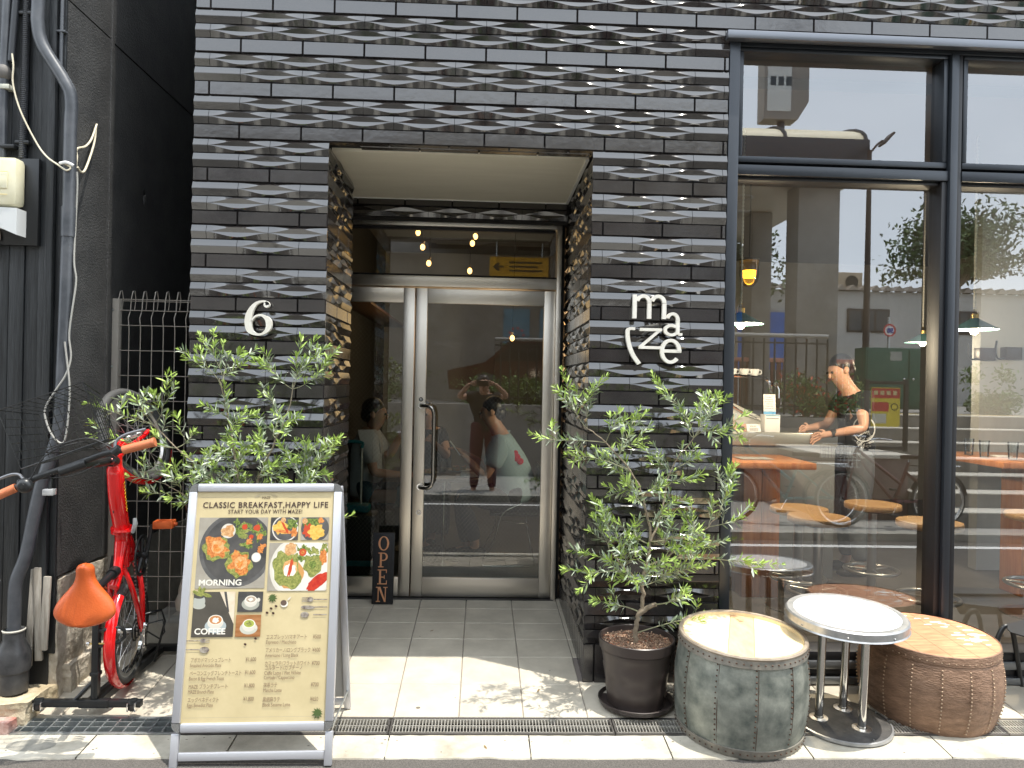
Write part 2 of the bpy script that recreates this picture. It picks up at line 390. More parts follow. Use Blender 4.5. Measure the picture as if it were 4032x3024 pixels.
# soldier course at foot of the piers
zb = 3.1832 - PITCH * 42 + .0035
def soldier(x0, x1, y0=.010):
    x = -1.23 - .3035
    while x < x1 - .01:
        a = max(x, x0); b = min(x + .3035, x1); x += .3035
        if b - a > .012: tile(wallM(a, y0, -.03), b - a, 'flat', H=zb - .004 + .03)
soldier(-1.455, -.787); soldier(.533, 1.222)
# jamb returns (left faces +x, right faces -x)
JL = Matrix(((0, 0, 1), (1, 0, 0), (0, 1, 0)))
JR = Matrix(((0, 0, -1), (1, 0, 0), (0, 1, 0)))
# left reveal: along +y from front, out +x ; right reveal: along +y, out -x
for r, z, kd in rows():
    if z > 2.684 or z < .165: continue
    for (J, xx, depth) in ((JL, -.803, .74), (JR, .549, 1.26)):
        off = .152 if r % 2 else .0; y = off - .3035 + .012
        while y < depth:
            a = max(y, .010); b = min(y + .3035, depth)
            if b - a > .012: tile(Matrix.Translation((xx, a, z)) @ J.to_4x4(), b - a, kd if b - a > .28 or kd == 'flat' else 'roof')
            y += .3035
for (J, xx, depth) in ((JL, -.803, .74), (JR, .549, 1.26)):
    y = .014
    while y < depth:
        tl_h = zb - .01 - floor_z(y)
        Mj = Matrix.Translation((xx, y, floor_z(y) - .004)) @ J.to_4x4()
        tl.add([Mj @ Vector(v) for v in [(.002, 0, 0), (.072, 0, 0), (.072, tl_h, 0), (.002, tl_h, 0), (.005, .004, .01), (.069, .004, .01), (.069, tl_h - .004, .01), (.005, tl_h - .004, .01)]],
               [(4, 5, 6, 7), (0, 1, 5, 4), (1, 2, 6, 5), (2, 3, 7, 6), (3, 0, 4, 7)], TILEF); y += .074
# lintel underside tiles
for k in range(2):
    x = -.80 + (.15 if k else 0)
    while x < .54:
        b = min(x + .3035, .545)
        Mu = Matrix.Translation((x, .008 + k * .062, 2.700)) @ Matrix(((1, 0, 0), (0, 1, 0), (0, 0, -1))).to_4x4()
        tile(Mu, b - x, 'flat', H=.058); x += .3035
# tile band above the door frame (at y=1.09)
for k, (kd) in enumerate(['flat', 'wave']):
    zz = 2.705 - .0715 - k * PITCH + .0035
    x = -1.13 + (.15 if k % 2 else 0)
    while x < .53:
        b = min(x + .3035, .535); tile(wallM(x, 1.085, zz - .0), b - x, kd); x += .3035
tobj = tl.build('tile_cladding', TILE, cafe, smooth=28)
# walls behind the tiles
wb = MB()
W0 = .0125
wb.bb((-1.44, W0, -.1), (-.802, .74, 2.70)); wb.bb((-1.44, .74, -.1), (-1.13, 1.30, 2.70))
wb.bb((.548, W0, -.1), (1.222, 1.30, 2.70))
wb.bb((-1.44, W0, 2.701), (1.222, .135, 3.313)); wb.bb((-1.44, .135, 2.712), (1.222, 1.30, 3.313))
wb.bb((-1.13, 1.0885, 2.560), (.548, 1.186, 2.711)); wb.bb((-1.13, 1.1865, 2.592), (.548, 1.30, 2.7105))
wb.bb((-1.44, W0, 3.314), (4.7, .4, 8.0))
wb.bb((4.55, W0, -.1), (4.7, .4, 3.314))
wb.bb((-1.44, .4, 3.314), (-1.3, 8, 8)); wb.bb((-1.44, 1.301, -.1), (-1.34, 8, 3.314))
wb.build('wall', GROUT, cafe, 0)
sf = MB(); sf.bb((-1.128, .137, 2.684), (.532, 1.087, 2.711))
sf.build('soffit', SOFF, cafe, 0)
sft = MB(); sft.bb((.518, .137, 2.676), (.533, 1.087, 2.6835)); sft.bb((-1.12, 1.072, 2.676), (.518, 1.087, 2.6835))
sft.build('soffit_trim', WHITE, cafe, 0)

# interior room shell
INW = mat('interior_plaster', (.30, .28, .25), .8, c2=(.36, .34, .3), ns=2)
INF = mat('interior_floor', (.10, .095, .09), .4, c2=(.14, .13, .12), ns=3)
ish = MB(); ish.bb((-1.338, 6.0, 0), (6, 6.1, 3.3)); ish.bb((6.0, .4, 0), (6.1, 6.1, 3.3))
ish.bb((.90, 2.95, .04), (1.02, 6.0, 3.3))
ish.build('interior_wall', INW, cafe, 0)
ifl = MB(); ifl.bb((-1.338, 1.305, -.05), (.56, 6, .058)); ifl.bb((.56, 1.305, -.05), (6, 6, .055)); ifl.bb((1.23, .14, -.05), (6, 1.304, .055)); ifl.build('interior_floor', INF, cafe, 0)
icl = MB(); icl.bb((-1.338, 1.305, 3.2), (6, 6, 3.313)); icl.bb((1.223, .41, 3.2), (6, 1.304, 3.313)); icl.bb((1.223, .135, 3.26), (6, .405, 3.3135)); icl.build('interior_ceiling', mat('interior_ceiling_paint', (.16, .15, .14), .8), cafe, 0)
iw2 = MB(); iw2.bb((1.1, .745, 0.06), (1.222, 1.299, 3.2), ); iw2.build('interior_wall', mat('dark_interior_paint', (.03, .028, .026), .7), cafe, 0); iw2 = MB(); iw2.bb((-1.339, 1.31, .06), (-1.30, 6, 3.2)); iw2.build('interior_wall', mat('dark_interior_paint', (.03, .028, .026), .7), cafe, 0)
# grey-white partition inside the right window
pt = MB(); pt.bb((4.05, 2.15, .06), (5.99, 2.25, 3.19)); pt.build('partition', mat('pale_grey_partition', (.34, .345, .34), .7), cafe, 0)

# ------------------------------------------------------------------ big window
FRN = .045; GY = .12
wf = MB()
def fr(x0, x1, z0, z1, y0=FRN, y1=.15, m=DALU): wf.rbox((x0, y0, z0), (x1, y1, z1), .004, m)
XR = 4.55
fr(1.225, 1.280, .06, 3.300, .005)                       # left jamb
fr(1.225, XR, 3.302, 3.325 - .012, -.02, .15); 
wf.rbox((1.2, -.035, 3.268), (XR, .01, 3.3095), .003, mat('grey_metal_flashing', (.16, .17, .19), .3, .6))
fr(1.281, XR, 3.262, 3.301)
for xm in (2.435, 3.66): fr(xm - .038, xm + .002, .062, 3.261, .02); fr(xm + .0025, xm + .03, .062, 3.261, .035, .15, DALU2)
for a, b in ((1.281, 2.396), (2.466, 3.621), (3.691, 4.52)):
    fr(a, b, 2.600, 2.652, .03)
    # upper sash
    fr(a + .006, a + .030, 2.70, 3.236, .04); fr(b - .030, b - .006, 2.70, 3.236, .04); fr(a + .006, b - .006, 3.2365, 3.257, .04); fr(a + .006, b - .006, 2.668, 2.6995, .04)
    fr(a, b, 2.6525, 2.6675, .07, .14, DALU2)
    fr(a, a + .014, .17, 2.5995, .05, .15, DALU2); fr(b - .030, b, .17, 2.5995, .04, .15, DALU2); fr(a + .015, b - .031, 2.582, 2.5995, .06, .15, DALU2)
# sill rails
fr(1.281, XR, .120, .165, .0, .15, DALU2); fr(1.27, XR, .078, .1195, -.012, .15, mat('sill_aluminium', (.22, .23, .24), .3, .7)); fr(1.27, XR, .04, .0775, .004, .15, DALU2); fr(1.26, XR, .004, .0395, -.02, .15, MATS['sill_aluminium']); fr(1.26, XR, -.03, .0035, -.004, .15, DALU2)
wf.build('window_frame', DALU, cafe, 30)
for a, b in ((1.281, 2.396), (2.466, 3.621), (3.691, 4.52)):
    p = MB(); p.add([(a + .02, GY, 2.69), (b - .02, GY, 2.69), (b - .02, GY, 3.245), (a + .02, GY, 3.245)], [(0, 1, 2, 3)]); p.build('window_pane', WG, cafe, 0)
    p = MB(); p.add([(a + .005, GY, .165), (b - .005, GY, .165), (b - .005, GY, 2.59), (a + .005, GY, 2.59)], [(0, 1, 2, 3)]); p.build('window_pane', WG, cafe, 0)

# ------------------------------------------------------------------ door and transom
DY = 1.20
df = MB()
def fb(mb, x0, x1, z0, z1, y0, y1, m=STEEL, r=.003): mb.rbox((x0, y0, z0), (x1, y1, z1), r, m)
fb(df, .480, .512, .06, 2.590, DY - .01, DY + .10); fb(df, -1.12, .4795, 2.535, 2.590, DY - .01, DY + .10)
fb(df, -1.12, .4795, 2.135, 2.205, DY - .005, DY + .09)
fb(df, .5125, .535, .06, 2.59, DY + .03, DY + .09, BLACK); fb(df, -1.12, .48, 2.206, 2.22, DY + .02, DY + .06, DALU2); fb(df, -1.12, .47, 2.515, 2.5345, DY + .02, DY + .06, DALU2)
fb(df, -1.12, .5, .048, .066, DY - .02, DY + .1, DARKST)
df.build('door_frame', STEEL, cafe)
tr = MB(); tr.add([(-1.12, DY + .04, 2.205), (.48, DY + .04, 2.205), (.48, DY + .04, 2.537), (-1.12, DY + .04, 2.537)], [(0, 1, 2, 3)]); tr.build('transom_pane', DG, cafe, 0)
def leaf(x0, x1, name_label, hinge_right, ang):
    hx = x1 if hinge_right else x0
    lf = MB(); a, b = x0 - hx, x1 - hx; st = .075
    z0, z1 = .072, 2.128
    fb(lf, a, a + st, z0, z1, -.02, .02); fb(lf, b - st, b, z0, z1, -.02, .02)
    fb(lf, a + st + .0005, b - st - .0005, z1 - .10, z1, -.018, .018); fb(lf, a + st + .0005, b - st - .0005, z0, z0 + .125, -.018, .018)
    o = lf.build('door', STEEL, cafe); o.location = (hx, DY + .045, 0); o.rotation_euler = (0, 0, ang); o['label'] = name_label
    g = MB(); g.add([(a + st, 0, z0 + .12), (b - st, 0, z0 + .12), (b - st, 0, z1 - .09), (a + st, 0, z1 - .09)], [(0, 1, 2, 3)]); g.build('door_pane', DG, o, 0)
    wm = MB(); A, B, Z0, Z1 = a + st, b - st, z0 + .125, z1 - .1; s = .0275; wd = .0005
    for sg in (1, -1):
        c0 = -(Z1 - Z0) - 1
        c0 = -3.0
        while c0 < 3.0:
            # line z = Z0 + sg*(x-A)*1.0 + c0
            pts = []
            for x in (A, B):
                z = Z0 + sg * (x - A) * 1.15 + c0
                pts.append((x, z))
            (xa, za), (xb, zb_) = pts
            def clip(xa, za, xb, zb_):
                t0, t1 = 0, 1
                dz = zb_ - za
                for lo_, hi_ in ((Z0, Z1),):
                    if abs(dz) < 1e-9: return None
                    ta, tb = (lo_ - za) / dz, (hi_ - za) / dz
                    if ta > tb: ta, tb = tb, ta
                    t0, t1 = max(t0, ta), min(t1, tb)
                return None if t0 >= t1 else (xa + (xb - xa) * t0, za + dz * t0, xa + (xb - xa) * t1, za + dz * t1)
            r_ = clip(xa, za, xb, zb_)
            if r_:
                xa, za, xb, zb_ = r_; wm.add([(xa, .003, za - wd), (xb, .003, zb_ - wd), (xb, .003, zb_ + wd), (xa, .003, za + wd)], [(0, 1, 2, 3)])
            c0 += s * 1.15
    wm.build('wire_mesh', mat('glass_wire', (.35, .34, .31), .4, .5), o, 0)
    return o
dR = leaf(-.452, .478, 'right steel framed door leaf with tall pull handle', True, .0)
dL = leaf(-1.10, -.460, 'left steel framed door leaf partly behind the tiled pier', False, 0)
hd = MB(); hx = -.372 - .478
zt_, zb2 = 1.345, .805
path = spline([(hx - .03, -.03, zt_), (hx - .02, -.075, zt_), (hx + .035, -.105, zt_ - .005), (hx + .058, -.11, zt_ - .05), (hx + .060, -.11, 1.2), (hx + .060, -.11, .95), (hx + .058, -.11, zb2 + .05), (hx + .035, -.105, zb2 + .005), (hx - .02, -.075, zb2), (hx - .03, -.03, zb2)], 6)
hd.tube(path, .0135, mat('satin_handle_steel', (.55, .52, .48), .25, 1), 12); hd.cyl((hx - .03, -.021, zt_), (hx - .03, -.034, zt_), .022, CHROME); hd.cyl((hx - .03, -.021, zb2), (hx - .03, -.034, zb2), .022, CHROME)
hd.build('handle', CHROME, dR)
lk = MB(); lk.cyl((hx - .035, -.0205, .632), (hx - .035, -.028, .632), .017, CHROME); lk.cyl((hx - .035, -.028, .632), (hx - .035, -.031, .632), .010, STEEL); lk.build('lock', CHROME, dR)
stk = MB(); stk.cyl((hx - .035, -.0205, 1.385), (hx - .035, -.0215, 1.385), .014, BLACK); stk.box((hx - .039, -.0219, 1.388), (.006, .0004, .012), WHITE); stk.box((hx - .030, -.0219, 1.388), (.005, .0004, .012), WHITE); stk.box((hx - .035, -.0219, 1.378), (.012, .0004, .002), WHITE); stk.build('sticker', BLACK, dR)

# ------------------------------------------------------------------ lettering on the wall
CR = mat('off_white_sign_metal', (.78, .75, .68), .4, c2=(.7, .66, .58), ns=30)
six = thing('house_number', 'cream numeral 6 fixed to the left tiled pier', 'sign', (-1.107, -.012, 1.715))
sb = MB()
def stroke(mb, pts, ws, d, M, m, k=8):
    P = spline([(x, y, 0) for x, y in pts], k); n = len(P); L = []; Rr = []
    for i, p in enumerate(P):
        t = (P[min(i + 1, n - 1)] - P[max(i - 1, 0)]).normalized(); nn = Vector((-t.y, t.x))
        f = i / (n - 1) * (len(ws) - 1); j = min(int(f), len(ws) - 2); wdt = ws[j] + (ws[j + 1] - ws[j]) * (f - j)
        L.append((p.x + nn.x * wdt / 2, p.y + nn.y * wdt / 2)); Rr.append((p.x - nn.x * wdt / 2, p.y - nn.y * wdt / 2))
    mb.ribbon(L, Rr, d, M, m)
M6 = upright(0, 0, 0) @ Matrix.Diagonal((1.28, 1.04, 1, 1))
stroke(sb, [(.034, .143), (.030, .155), (.012, .160), (-.014, .145), (-.034, .105), (-.039, .062), (-.032, .022), (-.008, .004), (.018, .008), (.038, .034), (.036, .072), (.012, .094), (-.012, .088), (-.028, .064)],
       [.016, .012, .009, .014, .023, .027, .024, .012, .010, .021, .022, .010, .008, .005], .022, M6, CR, 8)
sb.cyl((.038, 0, .150), (.038, -.022, .150), .0145, CR, 18)
o = sb.build('numeral', CR, six, 30); recalc(o)
mz = thing('cafe_name_sign', 'cream raised lettering reading maze with a curved slash on the right pier', 'sign', (.745, -.012, 1.6))
mb = MB(); d = .022; Ml = upright(0, 0, 0) @ Matrix.Diagonal((1.2, 1, 1, 1))
def ring(mb, cx, cz, rx, rz, wd, a0, a1, m, n=26, d=.022):
    A = []; B = []
    for i in range(n + 1):
        a = R(a0 + (a1 - a0) * i / n); A.append((cx + (rx) * math.cos(a), cz + (rz) * math.sin(a))); B.append((cx + (rx - wd) * math.cos(a), cz + (rz - wd) * math.sin(a)))
    mb.ribbon(A, B, d, Ml, m)
def bar2(mb, pts, m, d=.022): mb.prism(pts, d, Ml, m)
# m : stems at 0, .058, .118   z .240-.362
bar2(mb, [(0, .242), (.017, .242), (.017, .362), (0, .362)], CR)
bar2(mb, [(.062, .242), (.079, .242), (.079, .32), (.062, .32)], CR, .0215); bar2(mb, [(.125, .242), (.142, .242), (.142, .32), (.125, .32)], CR, .0215)
ring(mb, .0445, .322, .0345, .042, .017, 0, 165, CR, 20, .021); ring(mb, .1075, .322, .0345, .042, .017, 0, 165, CR, 20, .021)
# a
ring(mb, .170, .235, .030, .042, .015, 5, 160, CR); bar2(mb, [(.185, .165), (.200, .165), (.200, .240), (.185, .240)], CR, .0215)
ring(mb, .166, .187, .034, .031, .0145, 40, 330, CR, 30, .021); bar2(mb, [(.196, .160), (.212, .160), (.212, .173), (.196, .173)], CR, .0205)
# z
bar2(mb, [(.032, .180), (.125, .180), (.125, .195), (.032, .195)], CR); bar2(mb, [(.030, .090), (.125, .090), (.125, .105), (.030, .105)], CR)
bar2(mb, [(.030, .103), (.048, .103), (.122, .182), (.104, .182)], CR, .0215)
# e
ring(mb, .164, .081, .045, .063, .0165, 0, 318, CR, 40, .0225); bar2(mb, [(.123, .074), (.209, .074), (.209, .090), (.123, .090)], CR, .021)
# slash
stroke(mb, [(.012, .190), (-.010, .190), (-.019, .175), (-.014, .120), (.004, .062), (.032, .014)], [.014, .014, .017, .017, .018, .018], .022, Ml, CR)
o = mb.build('lettering', CR, mz, 30); recalc(o)

# ------------------------------------------------------------------ OPEN board leaning on the left door leaf
ob = thing('open_board', 'tall narrow black board with copper serif letters reading OPEN leaning on the left door leaf', 'sign', (-.618, 1.09, .062), rot=(R(-4), 0, 0))
b = MB(); b.rbox((-.068, -.012, 0), (.068, .012, .455), .002, mat('charred_wood', (.008, .009, .011), .55, c2=(.02, .02, .024), ns=20, stretch=(6, 6, 1), bump=.3)); b.build('board', None, ob)
COP = mat('copper_letter', (.66, .30, .15), .5, c2=(.76, .38, .20), ns=40)
lt = MB()
def U(x, z): return upright(x, -.0122, z)
def rc(x0, y0, x1, y1): return [(x0, y0), (x1, y0), (x1, y1), (x0, y1)]
D = .004
# O
A = [(.034 * math.cos(2 * PI * i / 36), .046 * math.sin(2 * PI * i / 36)) for i in range(37)]; B = [(.022 * math.cos(2 * PI * i / 36), .041 * math.sin(2 * PI * i / 36)) for i in range(37)]
lt.ribbon(A, B, D, U(0, .388), COP)
M_ = U(-.002, .235)   # P
for q in (rc(-.020, .0, -.008, .094), rc(-.030, 0, .004, .006), rc(-.030, .088, -.008, .094)): lt.prism(q, D, M_, COP)
A = [(-.008, .0935)] + [(.004 + .026 * math.cos(a), .0675 + .026 * math.sin(a)) for a in [PI / 2 - PI * i / 14 for i in range(15)]] + [(-.008, .0415)]
B = [(-.008, .0875)] + [(.002 + .016 * math.cos(a), .0675 + .020 * math.sin(a)) for a in [PI / 2 - PI * i / 14 for i in range(15)]] + [(-.008, .0475)]
lt.ribbon(A, B, D * .95, M_, COP)
M_ = U(-.004, .127)   # E
for q in (rc(-.020, 0, -.008, .094), rc(-.030, 0, .030, .006), rc(-.030, .088, .028, .094), rc(-.008, .043, .014, .049), rc(.0255, .006, .030, .024), rc(.0235, .072, .028, .088), rc(.011, .035, .015, .057)): lt.prism(q, D, M_, COP)
M_ = U(-.004, .016)   # N
for q in (rc(-.026, .004, -.020, .094), rc(.020, .004, .026, .090), rc(-.036, 0, -.010, .005), rc(-.038, .089, -.018, .094), rc(.010, .089, .036, .094), [(-.024, .094), (-.010, .094), (.026, .0), (.016, .0)]): lt.prism(q, D * (1 + .02 * random.random()), M_, COP)
o = lt.build('lettering', COP, ob, 0); recalc(o)

# ------------------------------------------------------------------ menu stand (A-frame) with printed poster
ab = thing('menu_board_stand', 'silver aluminium A-frame menu board with cream breakfast and coffee poster', 'sign', (-.905, -.47, -.07))
S = Vector((-.905, -.69, -.069)); T = Vector((-.9235, -.475, 1.048))      # foot centre and top centre of the front panel
ax_v = (T - S); Hh = ax_v.length; ax_v.normalize(); ax_u = Vector((1, 0, 0)); ax_u = (ax_u - ax_v * ax_u.dot(ax_v)).normalized(); ax_n = ax_u.cross(ax_v)   # n points to -y (front)
MP = Matrix((ax_u, ax_v, ax_n)).transposed().to_4x4(); MP.translation = S - Vector(ab.location)
HW = .325
def pb(mb, a, b, r=.004, m=ALU):
    k = MB(); k.rbox(a, b, r, m); mb.add([MP @ Vector(v) for v in k.v], k.f, m)
f = MB()
pb(f, (-HW, 0, -.02), (-HW + .032, .132, .0)); pb(f, (HW - .032, 0, -.02), (HW, .132, .0))
pb(f, (-HW + .0325, .026, -.018), (HW - .0325, .058, -.002))
pb(f, (-HW, .172, -.022), (-HW + .034, Hh - .036, .006)); pb(f, (HW - .034, .172, -.022), (HW, Hh - .036, .006))
pb(f, (-HW + .034, .134, -.022), (HW - .034, .171, .006), .008); pb(f, (-HW + .034, Hh - .036, -.022), (HW - .034, Hh, .006), .008)
f.build('front_frame', ALU, ab)
for sx in (-1, 1):
    for v0, v1, up_ in ((.134, .171, -1), (Hh - .036, Hh, 1)):
        cc = MB()
        pts = [(sx * (HW - .034), v0 if up_ < 0 else v1)] + [(sx * (HW - .034 + .034 * math.sin(a)), (v1 - .037 * math.cos(a)) if up_ < 0 else (v0 + .036 * math.cos(a))) for a in [PI / 2 * i / 6 for i in range(7)]] + [(sx * (HW - .034), v1 if up_ < 0 else v0)]
        if sx < 0: pts = pts[::-1]
        cc.prism(pts, .024, MP @ Matrix.Translation((0, 0, -.020)), mat('chrome_corner', (.45, .46, .47), .2, .9))
        o = cc.build('corner_cap', None, ab, 30); recalc(o)
# rear frame
S2 = Vector((-.905, -.25, -.027)); T2 = T + Vector((0, .012, -.015)); av = (T2 - S2).normalized(); au = (Vector((1, 0, 0)) - av * av.x).normalized(); an = au.cross(av)
MQ = Matrix((au, av, an)).transposed().to_4x4(); MQ.translation = S2 - Vector(ab.location); H2 = (T2 - S2).length
rf = MB(); k = MB()
for a_, b_ in (((-HW - .0, 0, -.012), (-HW + .03, H2, .008)), ((HW - .03, 0, -.012), (HW, H2, .008)), ((-HW + .031, .02, -.01), (HW - .031, .05, .006)), ((-HW + .031, H2 - .03, -.01), (HW - .031, H2, .006))): k.rbox(a_, b_, .003, ALU)
rf.add([MQ @ Vector(v) for v in k.v], k.f, ALU); rf.build('rear_frame', ALU, ab)
bk = MB(); k = MB(); k.bb((-HW + .03, .06, -.004), (HW - .03, H2 - .03, .0)); bk.add([MQ @ Vector(v) for v in k.v], k.f); bk.build('rear_panel', mat('grey_backing', (.45, .44, .42), .7), ab, 0)
hn = MB(); L = Vector(ab.location)
pA = MP @ Vector((HW - .005, .150, -.012)); pB = MQ @ Vector((HW - .012, .09, 0)); hn.tube([pA, pB], .004, GALV, 6); hn.box(pB, (.006, .012, .05), GALV); hn.build('hinge_bracket', GALV, ab)
# poster: u from -W..W, v from 0..Hp
W2 = HW - .030; V0, V1 = .168, Hh - .034
pp = MB(); PC = mat('cream_poster_paper', (.54, .445, .25), .35, c2=(.62, .515, .30), ns=5, bump=.12, bs=7, coat=.3)
n_ = 24
vs = []; fs = []
for i in range(n_ + 1):
    for j in range(n_ + 1):
        u = -W2 + 2 * W2 * i / n_; v = V0 + (V1 - V0) * j / n_
        e = min(i, n_ - i, j, n_ - j) / 3; e = min(e, 1)
        vs.append(MP @ Vector((u, v, -.004 + .0009 * e * noise.noise(Vector((u * 11, v * 9, 0))))))
for i in range(n_):
    for j in range(n_): q = i * (n_ + 1) + j; fs.append((q, q + n_ + 1, q + n_ + 2, q + 1))
pp.add(vs, fs, PC); poster = pp.build('poster', PC, ab, 180)
# printed matter: p = fractions measured on the poster (0..1, y down)
PX = lambda a: -W2 + 2 * W2 * a
PYV = lambda b: V1 - (V1 - V0) * b
pr = MB(); ZL = [0]
def ink(name, c, **k): return mat('print_' + name, c, .4, coat=.25, **k)
def lay(): ZL[0] += 1; return -.0026 + ZL[0] * .000012
def prect(x0, y0, x1, y1, m):
    z = lay(); pr.add([MP @ Vector((PX(x), PYV(y), z)) for x, y in ((x0, y1), (x1, y1), (x1, y0), (x0, y0))], [(0, 1, 2, 3)], m)
AS = (V1 - V0) / (2 * W2)
def pblob(x, y, rx, m, ry=None, jag=0, rot=0, clip=None, n=26, seed=0):
    ry = (rx if ry is None else ry); z = lay(); pts = []
    for i in range(n):
        a = 2 * PI * i / n; k = 1 + jag * noise.noise(Vector((math.cos(a) * 2.3 + seed * 7.1, math.sin(a) * 2.3, seed * 3.3 + x * 50)))*1.6
        dx, dy = rx * k * math.cos(a), ry * k * math.sin(a); X = x + dx * math.cos(rot) - dy * math.sin(rot); Y = y + (dx * math.sin(rot) + dy * math.cos(rot)) / AS
        if clip: X = min(max(X, clip[0]), clip[2]); Y = min(max(Y, clip[1]), clip[3])
        pts.append(MP @ Vector((PX(X), PYV(Y), z)))
    pr.add(pts[::-1], [tuple(range(n))], m)
def ptext(t, x, y, h, m, sx=1, off=0, align='LEFT', sp=1, wid=None):
    z = lay(); M = MP @ Matrix.Translation((PX(x), PYV(y), z)); h = h * (V1 - V0)
    if wid:
        k = MB(); w0 = glyphs(k, t, Matrix.Identity(4), h, m, 0, 'LEFT', 1, off, sp); sx = wid * 2 * W2 / w0
        if align == 'CENTER': align = 'LEFT'; M = MP @ Matrix.Translation((PX(x) - wid * W2, PYV(y), z))
    glyphs(pr, t, M, h, m, 0, align, sx, off, sp)
INK = ink('brown_ink', (.06, .035, .03)); WHI = ink('white', (.78, .74, .64)); DK = ink('slate', (.045, .043, .043), c2=(.08, .076, .07), ns=20); GR = ink('grey_cloth', (.30, .27, .22), c2=(.38, .35, .29), ns=12)
GRN = ink('salad', (.035, .06, .012), c2=(.22, .29, .06), ns=120, lo=.35, hi=.6); GRL = ink('avocado', (.12, .15, .03), c2=(.36, .36, .10), ns=110); ORG = ink('salmon', (.42, .10, .02), c2=(.72, .30, .08), ns=110)
EGG = ink('egg', (.62, .27, .08), c2=(.74, .45, .22), ns=90); YEL = ink('scrambled', (.62, .34, .05), c2=(.78, .52, .13), ns=100); RDD = ink('sauce', (.4, .015, .01), c2=(.55, .05, .02), ns=60); TOM = ink('tomato', (.5, .06, .02)); BRN = ink('granola', (.45, .2, .07), c2=(.7, .45, .22), ns=90)
PLT = ink('plate', (.62, .58, .5)); PLS = ink('stone_plate', (.06, .06, .06), c2=(.12, .115, .11), ns=14); LAT = ink('latte', (.5, .22, .08)); MAT = ink('matcha', (.35, .40, .07)); WDP = ink('table_wood', (.28, .11, .03), c2=(.4, .18, .07), ns=14, stretch=(1, 6, 6)); BLU = ink('steel_shadow', (.33, .30, .27))
# headline
ptext('MAZE', .5, .034, .016, INK, sx=1.5, align='CENTER', wid=.058)
for i in range(17):
    a = PI * (.08 + .84 * i / 16); z = lay(); c0 = Vector((.5, .034)); 
    q = [(c0.x + .055 * math.cos(a), .03 - .016 * math.sin(a) / 1), (c0.x + .085 * math.cos(a), .03 - .024 * math.sin(a))]
    pr.tube([MP @ Vector((PX(X), PYV(Y), z)) for X, Y in q], .0004, BLU, 3)
prect(.03, .0255, .36, .0262, BLU); prect(.66, .0255, .97, .0262, BLU)
ptext('CLASSIC BREAKFAST,HAPPY LIFE', .5, .074, .037, INK, off=.0006, align='CENTER', wid=.90, sp=1.12)
ptext('START YOUR DAY WITH MAZE!', .5, .100, .025, INK, off=.0003, align='CENTER', wid=.53, sp=1.12)
# big breakfast photo
C1 = (.035, .118, .525, .432); prect(*C1, GR); pblob(.31, .262, .262, PLS, clip=C1, n=48); pblob(.31, .262, .235, ink('stone_plate_well', (.04, .04, .04), c2=(.09, .085, .08), ns=9), clip=C1, n=48)
for i in range(26):
    a = random.uniform(0, 1); pblob(.30 + .22 * random.random(), .135 + .11 * random.random(), random.uniform(.015, .038), GRN if i % 3 else GRL, ry=random.uniform(.008, .02), jag=.5, rot=random.uniform(0, 3), clip=C1, seed=i)
for x, y, r_ in ((.36, .16, .02), (.45, .165, .024), (.41, .205, .017)): pblob(x, y, r_, TOM, clip=C1, jag=.2)
pblob(.245, .178, .052, PLT, clip=C1); pblob(.245, .178, .046, BRN, jag=.3, clip=C1)
for x, y in ((.165, .255), (.335, .325)):
    pblob(x, y, .098, GRL, jag=.22, clip=C1, ry=.09, seed=x * 9); pblob(x, y - .004, .078, ORG, jag=.4, clip=C1, seed=x * 5); pblob(x + .012, y - .006, .046, EGG, jag=.15, clip=C1); pblob(x + .004, y + .002, .026, ink('hollandaise', (.55, .14, .02), c2=(.75, .34, .08), ns=140), jag=.5, clip=C1)
for x, y in ((.40, .225), (.47, .205), (.495, .25), (.48, .265)): pblob(x, y, .022, ORG, jag=.5, clip=C1, seed=y * 30)
pblob(.455, .296, .034, PLT, clip=C1); pblob(.455, .296, .028, WHI, clip=C1)
ptext('MORNING', .058, .418, .036, WHI, off=.0008, wid=.30)
# two small photos
C2 = (.545, .118, .745, .220); prect(*C2, DK); pblob(.65, .168, .094, PLT, clip=C2, n=36); pblob(.65, .168, .085, PLS, clip=C2)
pblob(.62, .165, .052, YEL, jag=.4, clip=C2, ry=.05); pblob(.70, .150, .038, GRN, jag=.6, clip=C2); pblob(.645, .182, .062, ORG, jag=.3, ry=.014, rot=.1, clip=C2); pblob(.65, .165, .05, TOM, jag=.3, ry=.010, rot=1.0, clip=C2); pblob(.635, .13, .018, BRN, clip=C2); pblob(.715, .185, .02, ORG, ry=.035, jag=.3, clip=C2)
C3_ = (.765, .118, .965, .220); prect(*C3_, GR); pblob(.865, .168, .100, PLS, clip=C3_, n=36); pblob(.84, .14, .065, GRN, jag=.6, ry=.03, clip=C3_); pblob(.82, .18, .04, TOM, jag=.5, ry=.05, clip=C3_); pblob(.875, .185, .058, YEL, jag=.35, ry=.052, clip=C3_); pblob(.905, .133, .02, ORG, jag=.3, clip=C3_); pblob(.79, .135, .02, BRN, clip=C3_)
